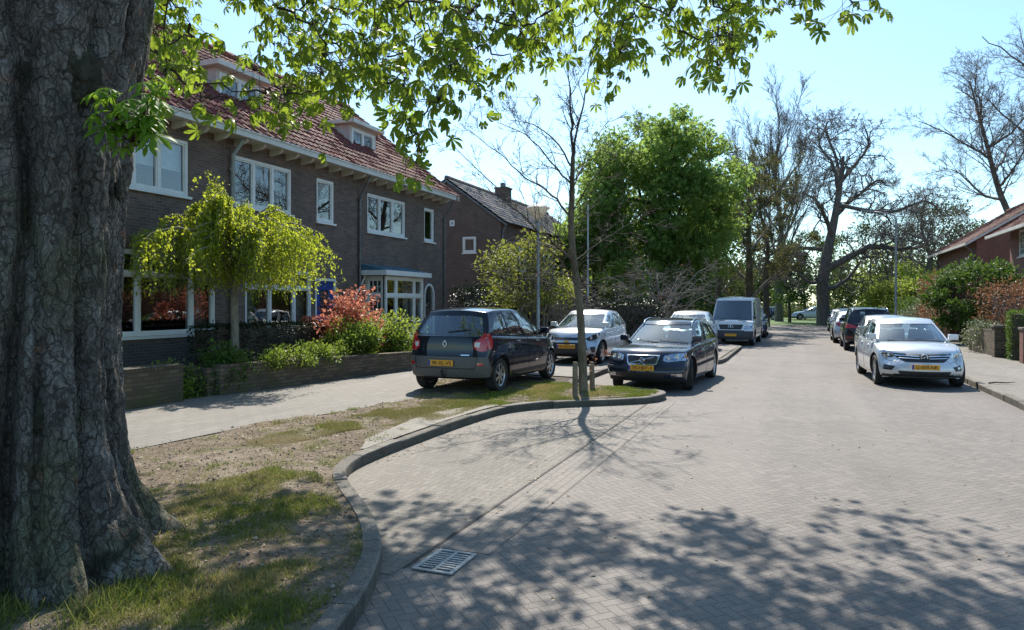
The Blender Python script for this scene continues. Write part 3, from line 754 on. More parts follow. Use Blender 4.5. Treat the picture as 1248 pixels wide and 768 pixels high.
def garden_wall(name, label, a, b, t, h, mat, z=.1, h2=None, cat='garden wall', cap=True):
    A = Vector(a); B = Vector(b); L = (B - A).length; ang = math.atan2(B.y - A.y, B.x - A.x); o = thing(name, label, cat, (A.x, A.y, z), ang); h2 = h2 or h
    m = MB(); m.add([(0, -t / 2, -.1), (L, -t / 2, -.1), (L, t / 2, -.1), (0, t / 2, -.1), (0, -t / 2, h), (L, -t / 2, h2), (L, t / 2, h2), (0, t / 2, h)], [(3, 2, 1, 0), (4, 5, 6, 7), (0, 1, 5, 4), (1, 2, 6, 5), (2, 3, 7, 6), (3, 0, 4, 7)])
    m.obj('wall', mat, o, bevel=.008)
    if cap:
        m = MB(); n = int(L / .075)
        for k in range(n):
            x0, x1 = k * L / n + .004, (k + 1) * L / n - .004; zz = lerp(h, h2, (k + .5) / n); j = random.uniform(-.004, .004); m.b2((x0, -t / 2 - .006 + j, zz + .002), (x1, t / 2 + .006 + j, zz + .058 + j))
        m.obj('coping', mat, o)
    return o

def build_plants():
    rng = np.random.default_rng(77)
    # ---------- front gardens on the left
    garden_wall('garden_wall', 'low brown brick garden wall with plants spilling over it', (-9.93, 10.36), (-9.0, 17.2), .22, .50, M_BRICKG, .12, .38)
    garden_wall('garden_wall', 'short square brick wall end beside the gap, left of the ivy wall', (-9.98, 8.35), (-10.0, 9.5), .34, .58, M_BRICKM, .12)
    garden_wall('garden_wall', 'brick return wall running back to the house at the corner of the ivy', (-9.97, 10.30), (-11.2, 10.5), .2, .46, M_BRICKG, .1)
    # weeping birch
    bx, by = -11.1, 12.1; o = thing('weeping_birch', 'small weeping birch with a yellow-green umbrella crown in the front garden', 'tree', (bx, by, .1))
    P = np.array([(0, 0, -.1), (.02, .0, .8), (-.02, .02, 1.6), (.03, .0, 2.3), (.05, .05, 2.8), (-.1, -.05, 3.2)]); V, F = tube_batch(P[None], np.array([[.095, .085, .08, .072, .068, .05]]), 12); link('trunk', npmesh('trunk', V, F), o, None, BARK['birch'])
    S = []; E = []; paths = []; parts = []
    for k in range(60):
        a = rng.uniform(0, 2 * PI); R = rng.uniform(.6, 2.35); z0 = rng.uniform(2.3, 3.2); top = rng.uniform(3.5, 4.3) - .38 * R; t = np.linspace(0, 1, 9)
        x = R * t * math.cos(a); y = R * t * math.sin(a); z = z0 + (top - z0) * np.sin(np.minimum(t * 1.5, 1) * PI / 2) - .5 * np.maximum(0, t - .6) ** 1.5 * R
        P = np.stack([x, y, z], 1) + rng.normal(0, .03, (9, 3)); parts.append(tube_batch(P[None], (np.linspace(.03, .006, 9))[None], 5)); paths.append(P)
    for k in range(7):
        a = rng.uniform(0, 6.28); t = np.linspace(0, 1, 9); P = np.stack([-.55 * t + .25 * t * math.cos(a) , -.35 * t + .25 * t * math.sin(a), 3.1 + 1.35 * t], 1) + rng.normal(0, .04, (9, 3)); parts.append(tube_batch(P[None], np.linspace(.02, .004, 9)[None], 4)); paths.append(P)
    hang = []; lp = []
    for q, P in enumerate(paths):
        up = q >= 60
        for k in range(7 if up else 27):
            f = rng.uniform(.25, 1) * 7.99; i = int(f); s = P[i] + (P[i + 1] - P[i]) * (f - i); L = rng.uniform(.2, .5) if up else rng.uniform(.5, 1.6) * (.6 + .4 * f / 8)
            if s[2] - L < 2.0: L = max(.2, s[2] - 2.0 - rng.uniform(0, .35))
            t = np.linspace(0, 1, 6)[:, None]; d = rng.normal(0, .14, 3); H = s + d * t + np.array([0, 0, -1]) * L * t ** 1.3 + np.array([0, 0, .08]) * np.sin(t * PI); hang.append(H)
            m = int(L * 30) + 4; ff = rng.random(m) * 4.99; ii = ff.astype(int); lp.append(H[ii] + (H[ii + 1] - H[ii]) * (ff - ii)[:, None] + rng.normal(0, .03, (m, 3)))
    hang = np.array(hang); parts.append(tube_batch(hang, np.full(hang.shape[:2], .0028), 3)); V, F = joinq(parts); link('branches', npmesh('branches', V, F), o, None, BARK['birch'])
    lp = np.concatenate(lp); leaves_obj('crown', lp, L_BIRCH, o, .066, rng=rng, dirs=np.tile(np.array([0, 0, -.8]), (len(lp), 1)))
    # dark clipped hedge, ivy, round shrub, red shrub
    hedge('clipped_hedge', 'low dark clipped hedge behind the ivy in front of the house', (-11.6, 11.6), (-10.75, 17.0), .7, 1.22, L_DARK, .05, 17000, .1, 4, rough=.03)
    for i, (lab, x, y, rx, ry, rz, m, s, n) in enumerate((
            ('trailing ivy heaped on the left end of the low garden wall', -10.1, 10.8, .42, .55, .86, L_MID, .075, 3400),
            ('light green creeper spilling over the low garden wall below the hedge', -9.72, 12.6, .34, 1.75, .36, L_IVY, .06, 5000),
            ('rounded light green shrub above the wall at the end of the dark hedge', -9.95, 14.75, .66, .7, 1.30, L_IVY, .07, 7500),
            ('bushy bright green plant at the foot of the bricks in the gap', -10.55, 9.85, .55, .5, .42, L_IVY, .07, 2200),
            ('loose pale green shrub in front of the white bay window', -10.1, 17.0, .8, .9, 1.5, L_PALE, .09, 3000),
            ('young leafy shrub left of the people carrier behind the wall end', -9.75, 16.4, .5, .6, .95, L_IVY, .085, 2000))):
        mound('garden_shrub', lab, (x, y, .50 if rz < .37 else .1), rx, ry, rz, m, s, n, 20 + i, k=14 + int(rx * 10), cr=.26 + .12 * rx)
    leafy('red_shrub', 'red-leaved shrub with new pink-red shoots in front of the blue door', (-10.65, 15.35, .1), 1.95, .85, .75, 3600, L_RED, .10, 31, r=.04, k=22, cr=.38, cz=1.2, stems=5, cat='shrub', foliage='foliage', limbs=6)
    leafy('tall_shrub', 'tall slender green shrub between the red shrub and the bay window', (-10.9, 16.9, .1), 1.8, .5, .8, 1500, L_PALE, .08, 32, r=.025, k=14, cr=.3, cz=1.0, stems=4, cat='shrub', foliage='foliage', limbs=5)
    # behind the people carrier
    leafy('magnolia', 'broad yellow-green leafing shrub behind the lamp with the cone-shaped head', (-8.7, 23.6, .1), 4.2, 1.8, 1.65, 4800, L_YELL, .13, 33, r=.07, k=44, cr=.55, cz=2.55, stems=6, cat='shrub', foliage='foliage', limbs=14, bark='grey', low=-.8)
    hedge('tall_hedge', 'tall dark hedge with a sunlit top behind the small silver hatchback', (-12.2, 26.2), (-4.9, 27.4), 1.0, 1.75, L_DARK, .08, 15000, .1, 6, rough=.05)
    hedge('ivy_hedge', 'dark ivy-clad hedge in the passage beside the gabled house', (-13.2, 27.5), (-12.9, 32.4), .8, 2.3, L_DARK, .1, 6000, .1, 7, rough=.12)
    # spreading bare shrub over the cars
    sh = [dict(per=3.2, len=1.0, ang=55, up=.1, rmax=.012), dict(n=6, wander=.2, trop=-.02, sides=4, kids=5, ang=50, lenr=.6, radr=.65, minr=.005), dict(n=5, wander=.22, sides=3, kids=4, ang=48, lenr=.55, minr=.004), dict(n=4, wander=.2, sides=3, taper=.6)]
    for lab, loc, s, sd in (('wide bare shrub with spiky tangled twigs behind the dark estate', (-5.0, 28.6, .12), 1.0, 41), ('low bare shrub with arching twigs behind the small silver hatchback', (-7.9, 25.0, .12), .8, 42)):
        L = []
        for k in range(15):
            a = k * 2.4; R = rng.uniform(1.2, 2.6) * s; z = rng.uniform(1.9, 3.5) * s
            L.append(([(0, 0, .3), (math.cos(a) * R * .3, math.sin(a) * R * .3, z * .55), (math.cos(a) * R * .7, math.sin(a) * R * .7, z * .85), (math.cos(a) * R, math.sin(a) * R, z * .95)], .035, .008))
        o, paths, r_ = limb_tree('bare_shrub', lab, loc, [(0, 0, -.1), (0, 0, .3), (.03, 0, .6), (.02, .02, 1.0)], [.12, .1, .07, .03], L, sh, BARK['grey'], BARK['twiggrey'], 'bare shrubs along the left pavement', sd, cat='shrub')
        pos, d = along(r_, paths[-1], 1, .6); pos = pos[r_.random(len(pos)) < .06]; leaves_obj('foliage', pos, L_BEECH if sd == 41 else L_YELL, o, .07, rng=r_)
    # ---------- green chestnut beyond the shrubs
    leafy('green_tree', 'big round green tree in full leaf beyond the bare shrubs on the left', (-7.45, 42.3, .1), 12.7, 4.75, 5.15, 23000, L_GCHEST, .225, 51, r=.36, k=420, cr=.95, cz=7.45, T=PALL_T, F=PALL_F, low=-.95, limbs=34, bark='dark', shell=.35)
    leafy('side_tree', 'smaller loose green tree at the left foot of the big round one', (-11.6, 43.5, .1), 8.2, 2.6, 3.2, 5200, L_GCHEST, .26, 52, r=.2, k=40, cr=1.0, cz=4.7, T=PALL_T, F=PALL_F, bark='dark', limbs=14)
    leafy('bright_bush', 'bright yellow-green bush low under the big round green tree', (-8.2, 38.0, .1), 4.2, 1.9, 1.7, 3200, L_PALE, .16, 53, r=.06, k=26, cr=.7, cz=2.4, stems=4, cat='shrub', foliage='foliage')
    leafy('understory_bush', 'dark green bush under the big round tree, next to the van', (-5.6, 39.2, .1), 3.6, 2.0, 1.6, 4000, L_MID, .16, 54, r=.06, k=30, cr=.7, cz=1.9, stems=4, cat='shrub', foliage='foliage')
    # ---------- bare trees
    fast = [dict(per=1.2, len=4.4, ang=24, up=.55, rmax=.06), dict(n=6, wander=.08, trop=.06, sides=4, kids=8, ang=24, lenr=.6, radr=.6, minr=.014, t0=.1), dict(n=5, wander=.1, trop=.05, sides=3, kids=6, ang=26, lenr=.55, minr=.011), dict(n=4, wander=.12, trop=.03, sides=3, kids=3, ang=26, lenr=.5, minr=.010), dict(n=3, wander=.1, sides=3, taper=.6)]
    bare('upright_tree', 'tall bare tree with upright twigs, a broom-like crown, left of the big spreading one', (-1.6, 76, 0), 18.8, 5.0, 61, fast, r=.36, limbs=12, first=.25, up=1.5)
    oak = [dict(per=1.7, len=3.8, ang=62, up=.2, rmax=.075), dict(n=8, wander=.34, trop=.03, sides=5, kids=7, ang=58, angv=15, lenr=.62, radr=.6, minr=.02), dict(n=7, wander=.36, trop=.02, sides=4, kids=6, ang=52, angv=15, lenr=.55, radr=.65, minr=.015), dict(n=6, wander=.34, sides=3, kids=4, ang=46, lenr=.5, minr=.011), dict(n=4, wander=.3, sides=3, taper=.6)]
    S60 = 60 / 880.0
    f = lambda px, py, d=0.0: tuple(np.array(cam2w((px - 1004) * S60, d, (396 - py) * S60)))
    limbs = [([f(1006, 330), f(1030, 312, -1), f(1052, 303, -2), f(1085, 306, -2), f(1110, 300, -2), f(1118, 280, -2)], 0.319, 0.063), ([f(1008, 352), f(1034, 344, 1), f(1050, 330, 1.5), f(1062, 318, 2)], 0.243, 0.063), ([f(1018, 262), f(1040, 245, 1), f(1062, 232, 2), f(1084, 215, 2), f(1098, 222, 2)], 0.243, 0.053), ([f(1014, 290), f(990, 262, -2), f(976, 250, -3), f(960, 240, -3)], 0.225, 0.053),
             ([f(1022, 240), f(1010, 205, -1), f(992, 180, -1), f(1000, 160, -1)], 0.187, 0.042), ([f(1024, 222), f(1050, 196, 1), f(1066, 172, 1), f(1060, 150, 1)], 0.187, 0.042), ([f(1012, 305), f(980, 300, 2), f(950, 310, 3), f(934, 330, 3)], 0.205, 0.053), ([f(1004, 340), f(975, 345, -2), f(950, 330, -3), f(940, 345, -3)], 0.187, 0.053), ([f(1020, 250), f(1070, 262, -2), f(1100, 250, -3), f(1125, 268, -3)], 0.187, 0.042), ([f(1024, 215), f(1030, 180, 2), f(1018, 150, 2), f(1030, 136, 2)], 0.169, 0.032)]
    x, y = cam2w((1004 - 624) * S60, 60, 0)[:2]
    limb_tree('spreading_tree', 'massive bare tree with crooked spreading limbs at the end of the street', (x, y, 0), [f(1005, 400), f(1003, 372), f(1003, 340), f(1010, 300), f(1018, 262), f(1024, 222), f(1028, 190)], [.68, .5, .45, .38, .29, .21, .10], limbs, oak, BARK['grey'], BARK['grey'], seed=62)
    bare('leaning_tree', 'bare tree leaning left above the roof of the red brick houses', (18.0, 66, 0), 20, 7.5, 63, per=2.6, r=.34, lean=(-5.5, -1), limbs=8, first=.42, up=.5)
    bare('tall_bare_tree', 'tallest bare tree on the right, rising out at the picture edge behind the houses', (20.5, 60, 0), 25, 8.5, 64, per=2.3, r=.42, lean=(-1.5, 0), limbs=10, first=.35, up=.75)
    bare('bare_tree', 'crooked bare tree in front of the far end of the red brick houses', (11.2, 76, 0), 12.5, 6, 65, oak, r=.3, limbs=7, first=.3)
    bare('bare_tree', 'thin bare tree behind the brown gabled house', (-17, 58, 0), 10, 4, 66, r=.2, limbs=6)
    # yellow-brown budding trees behind the van
    bare('budding_tree', 'budding yellow-brown tree with a forked trunk right behind the van', (-2.9, 50, .1), 11.0, 4.0, 71, r=.28, limbs=8, first=.15, up=.9, leafmat=L_OLIVE, nleaf=3600, lsize=.16, bark='olive')
    bare('budding_tree', 'thin budding tree between the van and the massive bare tree', (-2.2, 60, .1), 13, 4.2, 72, r=.24, limbs=8, first=.2, up=.9, leafmat=L_OLIVE, nleaf=3600, lsize=.16, bark='olive')
    bare('budding_tree', 'twiggy budding tree half hidden by the green round tree', (-6.0, 62, .1), 11.5, 4.2, 73, r=.24, limbs=8, first=.2, up=.8, leafmat=L_OLIVE, nleaf=4200, lsize=.18, bark='olive')
    # park trees beyond the green
    far = [('slender dark green tree on the green just past the road end', -.6, 72, 7.5, 1.9, L_MID, 2600), ('dark green park tree left of the massive bare trunk', .9, 88, 10, 3.2, L_MID, 3200), ('olive park tree far behind the van', -8, 92, 12, 4.2, L_WOOD, 3400), ('soft green park tree behind the massive bare trunk', 7, 92, 12.5, 4.0, L_WOOD, 3600),
           ('pale green park tree right of the massive bare trunk', 8.6, 82, 8.0, 3.0, L_PALE, 2800), ('tall drooping green park tree behind the lamp with the bent arm', 13.5, 88, 13.5, 3.6, L_WOOD, 4200), ('rounded green park tree past the lamp with the bent arm', 17.5, 86, 10.5, 3.6, L_WOOD, 3400), ('yellow-green park bush behind the farthest right cars', 7.4, 66, 3.8, 2.2, L_PALE, 2600), ('green park bush below the red brick houses', 10.5, 68, 4.2, 2.4, L_MID, 2600), ('olive park tree behind the green round crown', -16, 88, 12, 4.2, L_WOOD, 3000), ('olive park tree past the brown gabled house', -24, 84, 11, 4.2, L_OLIVE, 2800), ('hazy green park tree behind the red roofs', 24, 92, 12, 4.4, L_WOOD, 3000)]
    for i, (lab, x, y, h, r_, m, n) in enumerate(far):
        leafy('park_tree', lab, (x, y, 0), h, r_, h * .42, int(n * 1.5), m, .26, 80 + i, r=.16, k=46, cr=r_ * .30, group='trees around the green at the end of the street', limbs=10, low=-.9)
    # wood that closes the view
    w = []; rg = np.random.default_rng(90)
    for k in range(240):
        a = rg.uniform(-62, 75); d = rg.uniform(100, 130); h = rg.uniform(6, 11); n = 380; c = np.array([d * math.sin(math.radians(a * .9)), d * math.cos(math.radians(a * .9)) + 10, h * .5])
        w.append(c + unit(rg.normal(0, 1, (n, 3))) * (rg.random((n, 1)) ** .4) * np.array([3.2, 3.0, h * .55]))
    w = np.concatenate(w); wo = leaves_obj('far_wood', w, L_WOOD, None, .8, rng=rg); wo['kind'] = 'stuff'
    u = []; 
    for k in range(300):
        x = rg.uniform(-60, 70); y = rg.uniform(94, 100); h = rg.uniform(1.0, 2.6); u.append(np.array([x, y, h * .4]) + rg.normal(0, 1, (110, 3)) * np.array([1.0, .8, h * .28]))
    uo = leaves_obj('undergrowth', np.abs(np.concatenate(u)) * np.sign(np.concatenate(u) + np.array([0, 0, 99])), L_WOOD, None, .35, rng=rg); uo['kind'] = 'stuff'
    # ---------- right-hand gardens
    garden_wall('garden_wall', 'low stone-grey garden wall below the brown hedge on the right', (6.0, 27.3), (6.0, 30.8), .25, .78, M_BRICKG, .11)
    for lab, x, y, h in (('square brick pier between the low wall and the clipped box hedge', 5.95, 26.75, 1.0), ('red brick pier at the picture edge beyond the clipped box hedge', 6.1, 24.3, 1.0)):
        o = thing('brick_pier', lab, 'pier', (x, y, .11)); m = MB(); m.box((0, 0, h / 2 - .05), (.36, .36, h)); m.obj('shaft', M_BRICKG if y > 25 else M_BRICKR, o, bevel=.006); m = MB(); m.box((0, 0, h - .02), (.42, .42, .07)); m.obj('cap', M_KERB, o, bevel=.01)
    hedge('box_hedge', 'bright green clipped box hedge at the right picture edge', (6.0, 25.95), (8.6, 25.2), .9, 1.45, L_BOX, .055, 10000, .11, 11, rough=.03)
    hedge('beech_hedge', 'russet brown-leaved hedge behind the clipped box hedge', (7.0, 32.2), (8.1, 26.9), 1.0, 2.25, L_BEECH, .09, 9000, .11, 12, rough=.14)
    hedge('beech_hedge', 'tall russet hedge block beyond the big evergreen shrub', (6.6, 42.5), (6.7, 37.0), 1.2, 2.9, L_BEECH, .10, 9000, .11, 13, rough=.14)
    leafy('evergreen_shrub', 'large dark glossy evergreen shrub in front of the red brick houses', (6.9, 34.8, .1), 3.5, 1.75, 1.5, 8500, L_MID, .16, 55, r=.07, k=60, cr=.5, cz=1.95, stems=5, cat='shrub', foliage='foliage', low=-1)
    mound('wall_creeper', 'pale variegated creeper spilling over the low wall on the right', (6.1, 29.6, .1), .55, 1.5, 1.1, L_VAR, .09, 3200, 56, cat='creeper', k=24, cr=.38)
    mound('garden_shrub', 'white-flecked low shrub along the right pavement beyond the grey cars', (6.3, 45.5, .1), 1.1, 2.4, 1.6, L_VAR, .12, 2600, 57, k=24, cr=.5)
    mound('garden_shrub', 'green low shrub under the lamp with the bent arm', (6.6, 50.5, .1), 1.3, 2.6, 2.0, L_MID, .13, 3000, 58, k=24, cr=.6)
    mound('garden_shrub', 'dark green shrub against the red brick house behind the box hedge', (9.4, 29.0, .1), 1.2, 2.6, 1.5, L_MID, .12, 2600, 59, k=24, cr=.6)
# ------------------------------------------------------------------ ground, road, kerbs
KERB = [(-2.0, -20), (-2.0, 0.5), (-2.04, 1.8), (-2.12, 2.7), (-2.27, 3.38), (-2.44, 3.85), (-2.68, 4.36), (-3.04, 4.86), (-3.5, 5.35), (-3.97, 5.82), (-4.28, 6.22), (-4.45, 6.7), (-4.51, 7.38),
        (-4.54, 9.42), (-4.48, 10.6), (-4.36, 11.1), (-4.05, 11.62), (-3.6, 12.05), (-3.0, 12.5), (-2.55, 12.88), (-2.32, 13.3), (-2.27, 13.75), (-2.42, 14.12), (-2.8, 14.33), (-3.4, 14.45), (-4.2, 14.6),
        (-4.5, 15.0), (-4.55, 15.6), (-4.55, 20.6), (-4.4, 21.2), (-3.8, 21.5), (-2.7, 21.7), (-2.2, 22.0), (-2.02, 22.6), (-2.0, 30.2), (-2.3, 30.8), (-3.4, 31.0), (-4.1, 31.2), (-4.3, 31.9), (-4.3, 55.5), (-4.8, 57.2), (-6.2, 58), (-70, 58.5)]
KW = .13
def offset(line, d):
    out = []
    for i, p in enumerate(line):
        a = Vector(line[max(i - 1, 0)]); b = Vector(line[min(i + 1, len(line) - 1)])
        t = (b - a).normalized(); out.append((p[0] - t.y * d, p[1] + t.x * d))
    return out

def smoothline(line, it=2):
    for _ in range(it):
        o = [line[0]]
        for a, b in zip(line, line[1:]):
            if (Vector(a) - Vector(b)).length > 1.6 : o += [tuple(Vector(a).lerp(Vector(b), .06)), tuple(Vector(a).lerp(Vector(b), .94))]
            else: o += [tuple(Vector(a).lerp(Vector(b), .25)), tuple(Vector(a).lerp(Vector(b), .75))]
        line = o + [line[-1]]
    return line

def kerb_mesh(line, h, w, side=1):
    """stones about a metre long with fine joints; rounded front edge"""
    pts = densify([Vector(p) for p in line], .17, False)
    mb = MB(); s = 0.0; seg = [pts[0]]
    runs = []
    for a, b in zip(pts, pts[1:]):
        s += (b - a).length; seg.append(b)
        if s > .95: runs.append(seg); seg = [b]; s = 0.0
    if len(seg) > 1: runs.append(seg)
    sec = [(0, -.2), (.003, h - .02), (.007, h - .007), (.02, h), (w, h - .002), (w, -.2)]
    for r in runs:
        if len(r) < 2: continue
        dz = random.uniform(-.007, .007); dn = random.uniform(-.008, .008)
        r = [Vector(q) for q in r]; r[0] = r[0].lerp(r[1], .05); r[-1] = r[-1].lerp(r[-2], .06)
        V = []; n = len(sec)
        for i, p in enumerate(r):
            t = (r[min(i + 1, len(r) - 1)] - r[max(i - 1, 0)]).normalized(); nn = Vector((-t.y, t.x)) * side
            for o, z in sec: V.append((p.x + nn.x * (o + dn), p.y + nn.y * (o + dn), z + ((dz + .006 * noise.noise(Vector((p.x * 7, p.y * 7, z * 30 + o * 40)))) if z > 0 else 0)))
        F = []
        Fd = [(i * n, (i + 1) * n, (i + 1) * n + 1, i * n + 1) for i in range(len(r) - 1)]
        for i in range(len(r) - 1):
            for k in range(1, n - 1): F.append((i * n + k, (i + 1) * n + k, (i + 1) * n + k + 1, i * n + k + 1))
        F += [tuple(range(n)), tuple(reversed(range((len(r) - 1) * n, len(r) * n)))]
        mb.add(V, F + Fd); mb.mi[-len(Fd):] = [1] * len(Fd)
    return mb

M_ROAD = herringm('road_pavers', [(.132, .115, .102), (.184, .162, .144), (.202, .172, .150)], (.098, .085, .075), w=.074, rot=45)
M_BAY = herringm('bay_pavers', [(.138, .12, .101), (.192, .170, .145), (.21, .188, .160)], (.10, .088, .07), w=.074, rot=0)
M_GUT = herringm('gutter_pavers', [(.150, .131, .114), (.185, .163, .143), (.205, .178, .155)], (.10, .088, .074), w=.085, rot=90, straight=True)
M_SLAB = herringm('pavement_slabs', [(.152, .136, .117), (.188, .170, .147), (.215, .196, .168)], (.12, .106, .089), w=.15, rot=90, straight=True)
M_SLABW = herringm('kerb_slabs', [(.185, .165, .138), (.22, .198, .168), (.25, .222, .188)], (.11, .093, .07), w=.15, rot=2, straight=True)
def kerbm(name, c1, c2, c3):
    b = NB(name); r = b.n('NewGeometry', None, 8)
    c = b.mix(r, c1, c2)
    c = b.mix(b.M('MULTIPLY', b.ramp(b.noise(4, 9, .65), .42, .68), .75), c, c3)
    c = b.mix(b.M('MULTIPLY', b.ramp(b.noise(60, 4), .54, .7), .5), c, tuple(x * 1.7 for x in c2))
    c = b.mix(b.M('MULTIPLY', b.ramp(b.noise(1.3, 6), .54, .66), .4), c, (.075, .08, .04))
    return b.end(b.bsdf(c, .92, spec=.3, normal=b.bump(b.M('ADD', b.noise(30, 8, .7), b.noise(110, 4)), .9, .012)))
M_KERB = kerbm('kerb_concrete', (.175, .158, .136), (.265, .24, .207), (.12, .107, .09))
M_KERBF = kerbm('kerb_face_shaded', (.085, .076, .064), (.14, .125, .105), (.055, .05, .042))  # kerb concrete again, darker: shade of the road-side face put into its colour
def soilm():
    b = NB('verge_soil')
    n1 = b.ramp(b.noise(1.1, 7), .40, .62); n2 = b.ramp(b.noise(6, 7), .42, .66); n3 = b.ramp(b.noise(34, 5), .45, .7)
    c = b.mix(n1, (.235, .175, .12), (.34, .27, .20))
    c = b.mix(b.M('MULTIPLY', n2, .7), c, (.12, .088, .06))
    c = b.mix(b.M('MULTIPLY', n3, .6), c, (.46, .39, .32))
    c = b.mix(b.M('MULTIPLY', b.ramp(b.noise(90, 3), .55, .7), .6), c, (.09, .065, .045))
    c = b.mix(b.M('MULTIPLY', b.ramp(b.noise(2.1, 6), .52, .66), .55), c, (.14, .145, .05))
    h = b.M('ADD', b.noise(14, 8), b.M('MULTIPLY', b.noise(70, 4), .7))
    return b.end(b.bsdf(c, .95, spec=.2, normal=b.bump(h, 1.0, .06)))
M_SOIL = soilm()
M_EARTH = pm('garden_earth', (.05, .036, .025), (.09, .07, .05), 5, rough=.95, bump=.8, bscale=25, bdist=.03)
M_LAWN = pm('park_lawn', (.055, .11, .018), (.09, .15, .03), .35, rough=.9, bump=.6, bscale=20, bdist=.05)
M_FIELD = pm('ground_base', (.09, .10, .05), (.13, .12, .08), .2, rough=.95, bump=.3, bscale=5)

def vz(x, y): return (-.006 if x > -5.3 and 6.9 < y < 11.3 else 0) + .018 * noise.noise(Vector((x * .9, y * .9, 3))) + .012 * noise.noise(Vector((x * 3.1, y * 3.1, 7)))

